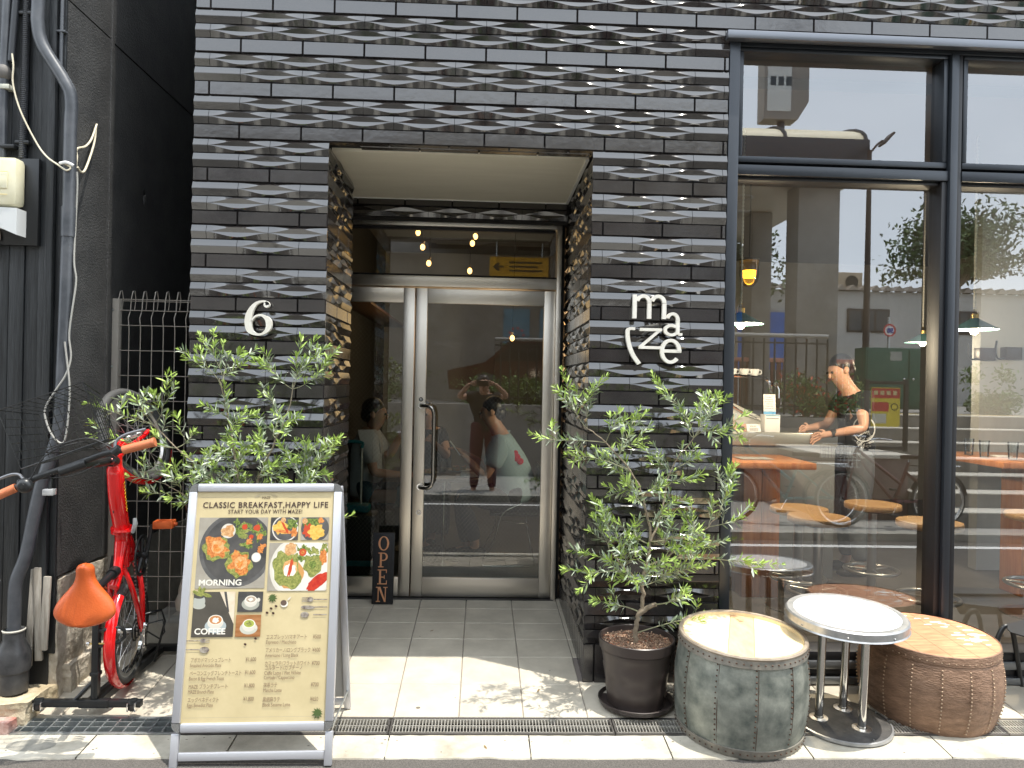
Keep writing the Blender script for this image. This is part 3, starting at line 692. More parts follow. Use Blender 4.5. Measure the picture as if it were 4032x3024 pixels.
# big avocado photo
C4 = (.545, .232, .965, .444); prect(*C4, GR); pblob(.79, .345, .235, PLT, clip=C4, n=48); pblob(.79, .345, .215, ink('plate_well', (.7, .66, .58)), clip=C4, n=48)
for i in range(22): pblob(.72 + .24 * random.random(), .245 + .07 * random.random(), random.uniform(.015, .035), GRN if i % 2 else GRL, ry=random.uniform(.008, .02), jag=.5, rot=random.uniform(0, 3), clip=C4, seed=i + 40)
pblob(.695, .262, .05, PLT, clip=C4); pblob(.695, .262, .044, BRN, jag=.3, clip=C4); pblob(.785, .275, .026, TOM, clip=C4); pblob(.785, .275, .014, ORG, clip=C4); pblob(.93, .295, .03, ORG, jag=.4, ry=.05, clip=C4)
pblob(.69, .36, .10, ink('toast', (.55, .28, .09)), ry=.125, rot=-.5, jag=.15, clip=C4); pblob(.672, .350, .098, GRL, ry=.125, rot=-.4, jag=.25, clip=C4); pblob(.700, .345, .052, EGG, ry=.055, jag=.2, clip=C4); pblob(.698, .355, .044, WHI, jag=.2, clip=C4); pblob(.702, .345, .012, TOM, ry=.065, jag=.4, rot=.2, clip=C4); pblob(.86, .335, .066, GRL, jag=.2, ry=.07, clip=C4); pblob(.86, .33, .026, GRN, jag=.2, clip=C4)
pblob(.90, .405, .095, RDD, ry=.04, rot=-.7, jag=.2, clip=C4)
# coffee photos
C5 = (.035, .446, .325, .640); prect(*C5, ink('dark_table', (.05, .045, .035), c2=(.08, .07, .055), ns=6)); z = lay()
pr.add([MP @ Vector((PX(x), PYV(y), z)) for x, y in ((.215, .446), (.325, .585), (.325, .446))], [(0, 1, 2)], ink('window_light', (.60, .46, .30), c2=(.7, .62, .5), ns=12))
z = lay(); pr.add([MP @ Vector((PX(x), PYV(y), z)) for x, y in ((.245, .446), (.275, .530), (.29, .535), (.263, .446))], [(0, 1, 2, 3)], DK)
pblob(.075, .505, .045, ink('cup_saucer', (.42, .42, .36)), ry=.025, clip=C5); pblob(.075, .487, .042, ink('planter_grey', (.4, .41, .36)), ry=.045, clip=C5); pblob(.072, .468, .034, DK, ry=.012, clip=C5)
for dx, dy, r_ in ((-.02, -.02, .5), (.02, -.025, 1.9), (.05, -.012, .3), (0, -.03, 1.4)): pblob(.075 + dx, .472 + dy, .034, GRL, ry=.012, rot=r_, jag=.2)
pblob(.20, .594, .075, ink('saucer_blue', (.38, .43, .43)), ry=.048, clip=C5); pblob(.198, .578, .056, PLT, ry=.045, clip=C5); pblob(.198, .567, .050, WHI, ry=.034); pblob(.198, .567, .043, LAT, ry=.029); pblob(.198, .569, .022, WHI, ry=.018, jag=.3)
ptext('COFFEE', .055, .628, .036, WHI, off=.0008, wid=.215)
C6_ = (.345, .446, .520, .534); prect(*C6_, DK); pblob(.435, .500, .062, ink('saucer_grey', (.36, .36, .30)), ry=.042); pblob(.436, .488, .046, PLT, ry=.040); pblob(.436, .480, .040, WHI, ry=.026); pblob(.436, .480, .034, ink('cappuccino', (.42, .33, .25)), ry=.021); pblob(.436, .48, .016, WHI, ry=.01, jag=.5); pblob(.49, .482, .012, PLT, ry=.014)
C7_ = (.340, .546, .515, .640); prect(*C7_, WDP); pblob(.432, .604, .062, ink('saucer_white', (.5, .5, .42)), ry=.042); pblob(.433, .592, .048, PLT, ry=.042); pblob(.433, .584, .042, WHI, ry=.030); pblob(.433, .584, .036, MAT, ry=.025); pblob(.433, .584, .018, GRL, ry=.014, jag=.4); pblob(.482, .600, .010, PLT, ry=.012)
# cutlery, beans, leaf
def leafp(x, y, s, rot):
    z = lay(); pts = []
    for i in range(22):
        a = 2 * PI * i / 22; r_ = s * (1 if i % 2 else .55) * (1 + .3 * math.cos(a)); pts.append(MP @ Vector((PX(x + r_ * math.cos(a + rot)), PYV(y + r_ * math.sin(a + rot) / AS), z)))
    pr.add(pts[::-1], [tuple(range(22))], ink('leaf', (.07, .11, .03)))
leafp(.585, .470, .034, 1.2); leafp(.945, .960, .04, 2.4)
pblob(.672, .500, .026, WHI, ry=.024); pblob(.668, .496, .022, ink('bean_cup', (.12, .08, .06)), ry=.020); pblob(.705, .478, .018, PLT, ry=.005, rot=-.8)
for x, y in ((.582, .52), (.615, .51), (.598, .54), (.485, .648), (.415, .672), (.555, .538)): pblob(x, y, .010, ink('bean', (.05, .02, .015)), ry=.0075, rot=.5)
SIL = ink('silver', (.40, .36, .30), c2=(.12, .09, .08), ns=60)
for y, kind in ((.482, 'fork'), (.515, 'knife'), (.548, 'spoon')):
    prect(.88, y - .0022, .975, y + .0022, SIL)
    if kind == 'fork':
        pblob(.855, y, .022, SIL, ry=.018)
        for k in (-1.5, -.5, .5, 1.5): prect(.795, y + k * .0052 - .0014, .845, y + k * .0052 + .0014, SIL)
    elif kind == 'knife': pblob(.84, y + .001, .05, SIL, ry=.013, rot=.05)
    else: pblob(.82, y, .03, SIL, ry=.020)
for y, kind in ((.655, 'fork'), (.692, 'spoon')):
    prect(.0, y - .002, .10, y + .002, SIL)
    if kind == 'fork':
        pblob(.12, y, .020, SIL, ry=.014)
        for k in (-1.3, 0, 1.3): prect(.13, y + k * .005 - .0014, .168, y + k * .005 + .0014, SIL)
    else: pblob(.135, y + .002, .034, SIL, ry=.021)
INK2 = ink('faded_ink', (.20, .13, .085)); jh, eh = .0225, .0215
for t, e, p_, y in (('アボカドマッシュプレート', 'Smashed Avocado Plate', '¥1,600', .745), ('ベーコンエッグフレンチトースト', 'Bacon & Egg French Toast', '¥1,600', .800), ('MAZE ブランチプレート', 'MAZE Brunch Plate', '¥1,800', .855), ('エッグベネディクト', 'Eggs Benedict Plate', '¥1,800', .910)):
    wj = {'ア': .275, 'ベ': .355, 'M': .265, 'エ': .21}[t[0]]; we = {'S': .215, 'B': .24, 'M': .175, 'E': .175}[e[0]]
    ptext(t, .045, y, jh, INK2, wid=wj); ptext(e, .043, y + .021, eh, INK2, wid=we); ptext(p_, .425, y - .002, .024, INK2, wid=.072)
for t, e, p_, y in ((['エスプレッソ/マキアート'], ['Espresso / Macchiato'], '¥500', .650), (['アメリカーノ/ロングブラック'], ['Americano / Long Black'], '¥600', .706), (['カフェラテ/フラットホワイト', 'コルタード/カプチーノ'], ['Caffe Latte / Flat White', 'Cortado / Cappuccino'], '¥700', .762), (['抹茶ラテ'], ['Matcha Latte'], '¥700', .852), (['黒胡麻ラテ'], ['Black Sesame Latte'], '¥650', .912)):
    yy = y
    for q in t: ptext(q, .558, yy, jh, INK2, wid=min(.0235 * len(q), .31)); yy += .018
    yy += .003
    for q in e: ptext(q, .558, yy, eh, INK2, wid=.0105 * len(q)); yy += .019
    ptext(p_, .885, y, .024, INK2, wid=.055)
prect(.02, .975, .97, .9757, BLU)
o = pr.build('printed_artwork', None, poster, 0)

# ------------------------------------------------------------------ olive trees
LEAFY = mat('young_olive_leaf', (.29, .42, .07), .42, c2=(.40, .53, .14), ns=14, spec=.4)
LEAFO = mat('olive_leaf', (.16, .22, .12), .36, c2=(.28, .34, .21), ns=14, spec=.5)
LEAFS = mat('olive_leaf_underside', (.42, .48, .36), .5, c2=(.52, .57, .45), ns=14)
BARK = mat('olive_bark', (.20, .16, .11), .85, c2=(.34, .28, .2), ns=30, bump=.5, bs=90)
TWIG = mat('olive_twig', (.30, .30, .18), .7)
def leafgeo(mb, p, d, nrm, L, Wd, m1, m2):
    d = d.normalized(); sd = d.cross(nrm)
    if sd.length < 1e-3: sd = d.orthogonal()
    sd.normalize(); nn = sd.cross(d)
    bend = random.uniform(-.18, .25) * L
    c = [p, p + d * L * .35 + nn * bend * .25, p + d * L * .72 + nn * bend * .6, p + d * L + nn * bend]
    wv = [0, Wd * .9, Wd * .75, 0]; fold = Wd * .18
    vs = [c[0], c[1] + sd * wv[1] / 2 + nn * fold, c[1], c[1] - sd * wv[1] / 2 + nn * fold, c[2] + sd * wv[2] / 2 + nn * fold, c[2], c[2] - sd * wv[2] / 2 + nn * fold, c[3]]
    mb.add(vs, [(0, 2, 1), (0, 3, 2), (1, 2, 5, 4), (2, 3, 6, 5), (4, 5, 7), (5, 6, 7)], m1)
def olive(root, skel, skr, tips, seed, leafm=1.0):
    rnd = random.Random(seed); random.seed(seed)
    tk = MB(); O = Vector(root.location)
    nodes = []
    for chain, r0, r1 in skel:
        P = spline([Vector(p) - O for p in chain], 5); n = len(P)
        for i in range(1, n - 1): P[i] = P[i] + Vector((rnd.gauss(0, .0025), rnd.gauss(0, .0025), 0))
        tk.tube(P, [r0 + (r1 - r0) * i / (n - 1) for i in range(n)], BARK, 8)
        nodes += [(P[i], r0 + (r1 - r0) * i / (n - 1)) for i in range(0, n, 2)]
    lf = MB()
    def leaves_on(P, start, young):
        n = len(P); acc = 0; ang = rnd.uniform(0, PI)
        for i in range(1, n):
            f = i / (n - 1); seg = (P[i] - P[i - 1]); acc += seg.length
            if f < start: acc = 0; continue
            while acc > .0100:
                acc -= .0108; p = P[i] - seg * rnd.random(); t = seg.normalized(); a = t.orthogonal().normalized(); bq = t.cross(a); ang += PI / 2 + rnd.uniform(-.4, .4)
                for s in (0, PI):
                    if rnd.random() < .14: continue
                    side = a * math.cos(ang + s) + bq * math.sin(ang + s)
                    yg = f > 1 - young * rnd.uniform(.5, 1.2)
                    d = (t * (.85 if yg else .5) + side * rnd.uniform(.6, 1.0) + Vector((0, 0, rnd.uniform(-.15, .3))) + Vector((rnd.gauss(0, .18), rnd.gauss(0, .18), 0)))
                    L = rnd.uniform(.032, .056) * (1 - .25 * (f > .92)) * leafm
                    m_ = LEAFY if yg else (LEAFO if rnd.random() < .52 else (LEAFS if rnd.random() < .65 else LEAFY))
                    leafgeo(lf, p, d, (t + Vector((rnd.gauss(0, .6), rnd.gauss(0, .6), rnd.gauss(0, .6) + .3))), L, L * rnd.uniform(.16, .25), m_, None)
        t = (P[-1] - P[-2]).normalized()
        for k in range(4):
            d = t + Vector((rnd.gauss(0, .3), rnd.gauss(0, .3), rnd.gauss(0, .3))); leafgeo(lf, P[-1], d, Vector((rnd.gauss(0, 1), rnd.gauss(0, 1), 1)), .028 * leafm, .007 * leafm, LEAFY, None)
    hub = Vector(skel[0][0][-1]) - O
    for tp in tips:
        tp = Vector(tp) - O
        best = min(nodes, key=lambda q: (q[0] - tp).length + (1.2 * max(0, q[0].z - tp.z + .06)) + .25 * (q[0] - hub).length)
        s, r0 = best; dv = tp - s; ln = dv.length
        mid1 = s + dv * .33 + Vector((rnd.gauss(0, .03), rnd.gauss(0, .03), .04 * ln + rnd.gauss(0, .02))); mid2 = s + dv * .7 + Vector((rnd.gauss(0, .02), rnd.gauss(0, .02), -.02 * ln + rnd.gauss(0, .015)))
        P = bez(s, mid1, mid2, tp, 14); r = min(r0 * .7, .0035)
        tk.tube(P, [max(r * (1 - .8 * i / 14), .0009) for i in range(15)], TWIG, 5)
        leaves_on(P, .28, .38)
        for k in range(rnd.choice((2, 3, 4, 4))):
            if tp.x + O.x < -1.5 and k > 0: break
            i = rnd.randint(3, 11); b = P[i]; t = (P[i + 1] - P[i - 1]).normalized(); sd = Vector((rnd.gauss(0, 1), rnd.gauss(0, 1), rnd.gauss(0, .7))).normalized()
            e = b + (t * .7 + sd * .7 + Vector((0, 0, .25))).normalized() * rnd.uniform(.06, .15)
            Q = bez(b, b + (e - b) * .4 + sd * .015, b + (e - b) * .7 + Vector((0, 0, .01)), e, 7); tk.tube(Q, [.0014, .0013, .0012, .0011, .001, .001, .0008, .0008], TWIG, 4)
            leaves_on(Q, .15, .45 if rnd.random() < .6 else 0)
    tk.build('trunk', BARK, root, 60); lf.build('crown', LEAFO, root, 180)
RT = [(0.23,-0.31,1.27),(0.38,-0.20,1.57),(0.51,-0.26,1.49),(0.82,-0.18,1.56),(1.10,-0.17,1.47),(1.12,-0.38,1.46),(1.12,-0.40,1.32),(0.78,-0.09,1.39),(0.64,-0.30,1.34),(0.40,-0.31,1.18),(0.57,-0.03,1.19),(1.20,-0.23,1.03),(0.55,-0.09,0.95),(1.25,-0.22,0.88),(0.50,-0.16,0.69),(0.47,-0.34,0.65),(1.47,-0.17,0.65),(1.23,-0.08,0.37),(0.64,-0.21,0.48),(0.59,-0.13,0.82),(0.99,-0.15,1.36),(1.08,-0.12,1.17),(1.20,-0.18,1.14),(0.67,-0.29,0.72),(0.94,-0.39,0.57),(1.15,-0.08,0.71),(0.91,-0.23,0.74),(0.66,-0.13,1.09),(0.92,-0.07,0.95),(1.03,-0.14,0.86),(0.77,-0.06,0.84),(0.62,-0.25,0.59),(1.14,-0.10,0.90),(0.70,-.33,.98),(0.86,-.34,.92),(0.74,-.05,.72),(0.95,-.30,.84),(0.68,-.32,.82),(0.86,-.30,1.05),(0.80,-.33,.66),(0.93,-.10,.60),(0.72,-.33,.60),(1.05,-.28,.66),(0.60,-.18,1.02),(1.00,-.25,1.06),(0.88,-.08,1.15),(0.76,-.28,1.26),(1.03,-.30,.76),(0.58,-.28,.90)]
LT = [(-1.37,-0.12,1.64),(-1.28,-0.13,1.67),(-1.11,-0.23,1.57),(-1.02,-0.22,1.57),(-0.88,-0.2,1.61),(-0.79,-0.11,1.64),(-0.72,-0.24,1.60),(-1.45,-0.19,1.50),(-1.60,-0.27,1.41),(-1.82,-0.22,1.37),(-1.79,-0.25,1.23),(-1.66,-0.26,1.04),(-1.23,-0.20,1.34),(-1.39,-0.20,0.91),(-0.73,-0.12,1.21),(-0.67,-0.18,1.23),(-0.62,-0.12,0.85),(-0.77,-0.14,1.06),(-1.03,-0.10,1.42),(-1.12,-0.18,1.34),(-0.85,-0.31,1.32),(-0.84,-0.13,1.15),(-1.57,-0.11,1.24),(-1.52,-0.12,1.09),(-1.57,-0.21,0.97),(-1.36,-0.17,1.24),(-1.23,-0.30,1.14),(-1.20,-0.14,1.03),(-0.94,-0.21,1.11),(-1.04,-0.28,1.19),(-1.34,-0.33,1.05),(-0.86,-0.14,1.01),(-1.04,-0.10,1.00),(-1.23,-0.28,1.03),(-1.63,-0.15,1.31),(-1.17,-0.25,1.25),(-1.1,-.28,1.10),(-.98,-.25,1.08),(-.90,-.22,1.15),(-1.2,-.1,1.15),(-1.30,-.25,1.12),(-1.06,-.26,1.22),(-.80,-.2,1.04),(-1.42,-.2,1.05),(-1.0,-.12,1.26),(-1.16,-.3,.98)]
POTB = mat('dark_brown_plastic', (.050, .038, .034), .36, rvar=.06, ns=5); SOIL = mat('bark_chip_soil', (.06, .03, .018), .8, c2=(.62, .40, .26), ns=190, bump=1, bs=180, lo=.4, hi=.68, detail=2)
def pot(root, r=1):
    p = MB()
    prof = [(.0, .006), (.125, .006), (.134, .012), (.14, .06), (.148, .10), (.1455, .11), (.152, .15), (.1595, .19), (.157, .20), (.165, .245), (.1705, .262), (.169, .27), (.178, .275), (.181, .318), (.177, .321), (.172, .318), (.168, .285)]
    p.lathe(prof, m=POTB, n=48); p.build('pot', POTB, root, 40)
    s = MB(); s.lathe([(0, 0), (.155, 0), (.172, .006), (.180, .028), (.176, .030), (.168, .010), (0, .008)], m=POTB, n=48); s.build('saucer', POTB, root, 40)
    e = MB(); n = 20; vs = [(0, 0, .298)]; fs = []
    for i in range(1, 9):
        for j in range(36): a = 2 * PI * j / 36; rr = .172 * i / 8; vs.append((rr * math.cos(a), rr * math.sin(a), .292 + .006 * noise.noise(Vector((rr * math.cos(a) * 30, rr * math.sin(a) * 30, 0)))))
    for j in range(36): fs.append((0, 1 + j, 1 + (j + 1) % 36))
    for i in range(7):
        for j in range(36): q = 1 + i * 36; fs.append((q + j, q + 36 + j, q + 36 + (j + 1) % 36, q + (j + 1) % 36))
    ch = MB(); ch.add(vs, fs, SOIL)
    for k in range(520):
        a = random.uniform(0, 2 * PI); rr = .168 * math.sqrt(random.random()); s_ = random.uniform(.002, .006)
        ch.box((rr * math.cos(a), rr * math.sin(a), .296 + random.uniform(0, .003)), (s_, s_ * random.uniform(.5, 1.6), s_ * .5), random.choice((SOIL, mat('pale_chip', (.7, .5, .36), .7), mat('dark_chip', (.06, .025, .015), .7), mat('red_chip', (.34, .12, .06), .7))), (random.uniform(-.6, .6), random.uniform(-.6, .6), random.uniform(0, 3)))
    ch.build('soil', SOIL, root, 0)
rt_ = thing('potted_olive_tree', 'olive tree in a ribbed dark brown plastic pot in front of the right tiled pier', 'potted tree', (.765, -.19, -.020), 'potted olive trees')
pot(rt_)
olive(rt_, [([(.763, -.19, .26), (.758, -.195, .33), (.765, -.2, .40), (.79, -.2, .45), (.785, -.2, .52), (.782, -.2, .58), (.80, -.2, .65)], .0125, .008),
            ([(.77, -.2, .41), (.81, -.21, .445), (.848, -.215, .462)], .013, .011),
            ([(.80, -.2, .64), (.82, -.19, .77), (.79, -.2, .92), (.74, -.2, 1.06), (.59, -.22, 1.23), (.48, -.22, 1.31)], .0075, .002),
            ([(.82, -.2, .76), (.87, -.18, .87), (.92, -.17, 1.10), (1.05, -.2, 1.30)], .006, .002),
            ([(.80, -.2, .64), (.92, -.16, .68), (1.06, -.16, .78), (1.17, -.18, .90)], .005, .002),
            ([(.785, -.2, .55), (.70, -.22, .63), (.62, -.2, .72)], .005, .002)], None, RT, 11)
lt_ = thing('potted_olive_tree', 'olive tree in a dark pot standing behind the aluminium menu board', 'potted tree', (-.98, -.17, -.018), 'potted olive trees')
pot(lt_)
olive(lt_, [([(-.98, -.17, .27), (-.99, -.17, .45), (-1.04, -.17, .66), (-1.09, -.18, .86)], .013, .008),
            ([(-1.09, -.18, .85), (-1.15, -.18, 1.07), (-1.19, -.18, 1.31), (-1.24, -.18, 1.5)], .006, .002),
            ([(-1.08, -.18, .84), (-1.03, -.17, 1.08), (-.93, -.17, 1.31), (-.89, -.17, 1.49)], .006, .002),
            ([(-1.09, -.18, .86), (-1.23, -.2, 1.01), (-1.42, -.2, 1.17), (-1.55, -.2, 1.30)], .006, .002),
            ([(-1.06, -.18, .78), (-1.30, -.18, .90), (-1.47, -.2, 1.0)], .005, .002),
            ([(-1.04, -.17, .70), (-.95, -.17, .88), (-.87, -.17, 1.02)], .005, .002)], None, LT, 23)
random.seed(99)

# ------------------------------------------------------------------ drums and table
def rivets(mb, r, z, n, a0=0, a1=2 * PI, m=None):
    for i in range(n):
        a = a0 + (a1 - a0) * i / n; p = Vector((r * math.cos(a), r * math.sin(a), z)); mb.ball(p, .0045, m, 6, (1, 1, .8))
ZINC = mat('weathered_zinc', (.12, .14, .125), .5, .45, c2=(.42, .43, .37), ns=13, bump=.35, bs=14, lo=.3, hi=.75, detail=10, rvar=.12)
RUSTY = mat('rusty_rivet', (.10, .055, .035), .6, .4)
INWOOD = mat('pale_barrel_wood', (.82, .68, .42), .65, c2=(.70, .52, .30), ns=6, detail=10, lo=.45, hi=.8)
d1 = thing('storage_drum', 'riveted galvanised drum with a recessed pale wooden lid beside the potted olive', 'drum', (1.205, -.365, -.055), rot=(R(3.5), 0, 0))
sh = MB(); n = 72; vs = []; fs = []; zs = [0, .01, .05, .10, .16, .22, .28, .34, .40, .425, .438]
def rad1(z): return .272 + .022 * math.sin(PI * min(z / .44, 1)) 
for z in zs:
    for j in range(n):
        a = 2 * PI * j / n; d_ = .0035 * noise.noise(Vector((math.cos(a) * 3, math.sin(a) * 3, z * 9))) if .03 < z < .42 else 0
        seam = .0015 * (1 if (a * 11 / (2 * PI)) % 1 < .5 else 0); rr = rad1(z) + d_ + seam; vs.append((rr * math.cos(a), rr * math.sin(a), z))
for i in range(len(zs) - 1):
    for j in range(n): fs.append((i * n + j, i * n + (j + 1) % n, (i + 1) * n + (j + 1) % n, (i + 1) * n + j))
sh.add(vs, fs, ZINC); sh1 = sh
BAND = mat('dull_zinc_band', (.20, .19, .165), .5, .5, c2=(.34, .31, .26), ns=18)
for z0, z1 in ((.010, .048), (.400, .436)):
    hb = MB(); hb.lathe([(rad1(z0) + .001, z0), (rad1(z0) + .007, z0 + .001), (rad1(z1) + .007, z1 - .001), (rad1(z1) + .001, z1)], m=BAND, n=72); hb.build('hoop', BAND, d1, 40)
hb = MB(); hb.lathe([(.279, .430), (.283, .441), (.279, .448), (.266, .448), (.262, .441)], m=mat('worn_rim', (.30, .24, .18), .5, .3, c2=(.42, .35, .27), ns=20), n=72); hb.build('rim', BAND, d1, 40)
rv = MB()
for z in (.029, .418): rivets(rv, rad1(z) + .0075, z, 60, m=RUSTY)
for k in range(11):
    a = 2 * PI * (k + .03) / 11
    for q in range(15):
        z = .065 + q * .0235; rr = rad1(z) + .002; rv.ball((rr * math.cos(a), rr * math.sin(a), z), .0042, RUSTY, 6)
    rv.tube([((rad1(z) + .0015) * math.cos(a + .03), (rad1(z) + .0015) * math.sin(a + .03), z) for z in (.05, .14, .22, .31, .40)], .0016, RUSTY, 4)
sh1.merge(rv).build('shell', ZINC, d1, 40)
li = MB(); LR = .262; ca, sa = math.cos(R(70)), math.sin(R(70))
def lidpiece(a, b, m, z):   # a..b across the boards (fractions of radius)
    pts = []; n_ = 30
    t0, t1 = math.acos(max(-1, min(1, a / LR))), math.acos(max(-1, min(1, b / LR)))
    arc = [t0 + (t1 - t0) * i / n_ for i in range(n_ + 1)]
    pts = [(LR * math.cos(t), LR * math.sin(t)) for t in arc] + [(LR * math.cos(t), -LR * math.sin(t)) for t in arc[::-1]]
    q = [(x * sa + y * ca, -x * ca + y * sa, z) for x, y in pts]; li.add(q, [tuple(range(len(q)))], m)
REDW = mat('reddish_board', (.62, .36, .19), .65, c2=(.72, .47, .27), ns=7, stretch=(3, 1, 1))
lidpiece(-LR, -.0585, INWOOD, .428); lidpiece(-.0565, .0515, REDW, .4275); lidpiece(.0535, LR, INWOOD, .428)
li.lathe([(.2625, .444), (.2625, .42)], m=INWOOD, n=60); li.lathe([(.262, .424), (0, .424)], m=MATS['plank_gap'] if 'plank_gap' in MATS else mat('plank_gap', (.10, .04, .02), .8), n=40); o = li.build('recessed_lid', INWOOD, d1, 0)
wdg = MB(); wdg.rbox((-.06, -.262, -.022), (.0, -.225, -.001), .003, mat('red_brick_wedge', (.22, .08, .05), .8)); wdg.build('wedge', None, d1, 30); wdg = MB(); wdg.rbox((.19, -.19, -.02), (.23, -.15, -.001), .003, MATS['red_brick_wedge']); wdg.build('wedge', None, d1, 30)

HIDE = mat('aged_brown_hide', (.13, .07, .04), .6, c2=(.36, .22, .14), ns=14, stretch=(1, 1, 3), bump=.6, bs=60, lo=.25, hi=.75, detail=10)
TOPW = mat('worn_orange_wood', (.36, .14, .07), .6, c2=(.64, .33, .18), ns=4, stretch=(3, 26, 1), lo=.3, hi=.7, detail=9, bump=.15, bs=40)
d2 = thing('storage_drum', 'closed brown hide covered drum with worn orange plank top behind the round cafe table', 'drum', (2.195, -.19, -.035), rot=(R(3), 0, 0))
sh = MB(); vs = []; fs = []; zs = [0, .03, .08, .14, .20, .26, .30, .335, .36]
def rad2(z): return .272 + .042 * math.sin(PI * min(max((z + .02) / .40, 0), 1)) ** .8
for z in zs:
    for j in range(n):
        a = 2 * PI * j / n; rr = rad2(z) + .004 * noise.noise(Vector((math.cos(a) * 5, math.sin(a) * 5, z * 12))) + .0012 * (1 if (a * 16 / (2 * PI)) % 1 < .5 else 0); vs.append((rr * math.cos(a), rr * math.sin(a), z))
for i in range(len(zs) - 1):
    for j in range(n): fs.append((i * n + j, i * n + (j + 1) % n, (i + 1) * n + (j + 1) % n, (i + 1) * n + j))
sh.add(vs, fs, HIDE); sh2 = sh
hb = MB(); hb.lathe([(rad2(.325) + .002, .322), (rad2(.33) + .006, .325), (.296, .352), (.293, .366), (.288, .368)], m=HIDE, n=72); hb.build('hoop', HIDE, d2, 40)
rv = MB(); PALER = mat('pale_rivet', (.42, .30, .20), .5, .2); rivets(rv, rad2(.338) + .006, .338, 64, m=PALER)
for k in range(16):
    a = 2 * PI * (k + .03) / 16
    for q in range(17):
        z = .02 + q * .0178; rr = rad2(z) + .003; rv.ball((rr * math.cos(a), rr * math.sin(a), z), .0045, PALER, 6)
sh2.merge(rv).build('shell', HIDE, d2, 40)
tp = MB(); tp.lathe([(.290, .355), (.290, .364), (0, .364)], m=TOPW, n=72)
for q in range(26):
    a = random.uniform(-.9, 1.6); rr = random.uniform(.12, .25); s_ = random.uniform(.006, .016)
    pts = [(rr * math.cos(a) + s_ * (1 + .5 * random.random()) * math.cos(t) * 1.8, rr * math.sin(a) + s_ * (.4 + .5 * random.random()) * math.sin(t), .3643 + q * .00001) for t in [2 * PI * i / 9 for i in range(9)]]
    tp.add(pts, [tuple(range(9))], mat('white_paint_fleck', (.72, .74, .74), .6))
for x in (-.18, -.06, .06, .18):
    y = math.sqrt(.29 ** 2 - x * x) - .004; tp.add([(x - .001, -y, .3644), (x + .001, -y, .3644), (x + .001, y, .3644), (x - .001, y, .3644)], [(0, 1, 2, 3)], mat('plank_gap', (.10, .04, .02), .8))
tp.build('plank_top', TOPW, d2, 40)

tb = thing('cafe_table', 'low round table with white top, grey metal rim and three polished steel legs', 'table', (1.70, -.335, -.036), rot=(R(3.2), 0, 0)); TS = .875
t_ = MB(); t_.lathe([(0, .515), (.229, .515), (.231, .5135)], m=mat('glossy_white_laminate', (.82, .82, .82), .3), n=72)
t_.ball((.0, 0, .5153), .008, GALV, 10, (1, .8, .15)); t_.build('tabletop', None, tb, 30)
t_ = MB(); RIM = mat('grey_metal_rim', (.36, .37, .37), .38, .7, c2=(.5, .5, .5), ns=20); t_.lathe([(.229, .5155), (.235, .5165), (.256, .5165), (.263, .510), (.263, .480), (.267, .474), (.263, .471), (.245, .471), (.17, .485)], m=RIM, n=72)
for k in range(8): a = 2 * PI * k / 8 + .35; t_.ball((.263 * math.cos(a), .263 * math.sin(a), .488), .005, RIM, 6)
t_.build('rim', RIM, tb, 30)
for (a, lbl) in ((R(178), None), (R(60), None), (R(-62), None)):
    x, y = .105 * math.cos(a), .105 * math.sin(a); l = MB(); l.cyl((x, y, .012), (x, y, .480), .0185, CHROME, 24); l.lathe([(.042, .012), (.042, .016), (.022, .019)], (x, y, 0), STEEL, 20); l.build('leg', CHROME, tb, 40)
t_ = MB(); t_.lathe([(0, .013), (.205, .011), (.212, .008)], m=mat('scuffed_black_base', (.035, .034, .033), .6, c2=(.07, .065, .06), ns=20, bump=.2), n=60); t_.lathe([(.212, .0105), (.220, .008), (.222, -.002), (.215, -.008), (.0, -.008)], m=RIM, n=60); t_.build('base_plate', None, tb, 30)
for k in range(4):
    a = R(-75 + 90 * k); l = MB(); l.lathe([(0, -.022), (.026, -.022), (.028, -.017), (.02, -.012), (.006, -.012)], (.20 * math.cos(a), .20 * math.sin(a), 0), GALV, 18); l.cyl((.20 * math.cos(a), .20 * math.sin(a), -.014), (.20 * math.cos(a), .20 * math.sin(a), .016), .004, GALV, 8); l.build('levelling_foot', GALV, tb, 30)
# black chair at the right edge
ch = thing('folding_chair', 'black metal chair with bent tube legs at the right edge behind the brown drum', 'chair', (2.90, -.18, -.02))
c_ = MB(); c_.prism([(-.28, .0), (-.26, .05), (-.20, .13), (-.05, .2), (.25, .2), (.25, -.2), (-.05, -.2), (-.22, -.13)], .006, Matrix.Translation((.0, 0, .345)), BLKP); c_.build('seat', BLKP, ch, 30)
for s in (-1, 1):
    l = MB(); y = s * .17; l.tube(spline([(-.32, y, .0), (-.25, y, .18), (-.205, y, .30), (-.175, y, .325), (-.145, y, .30), (-.12, y, .18), (-.09, y, .0)], 5), .0125, BLKP, 10); l.build('leg', BLKP, ch, 40)
    l = MB(); l.tube([(.25, y, 0), (.2, y, .34)], .0125, BLKP, 10); l.build('leg', BLKP, ch, 40)
c_ = MB(); c_.prism([(-.20, .02), (.25, .02), (.25, -.1), (-.12, -.1)], .004, Matrix.Translation((0, -.02, .345)) @ Matrix.Rotation(PI / 2, 4, 'X'), BLKP); c_.build('side_plate', BLKP, ch, 30)

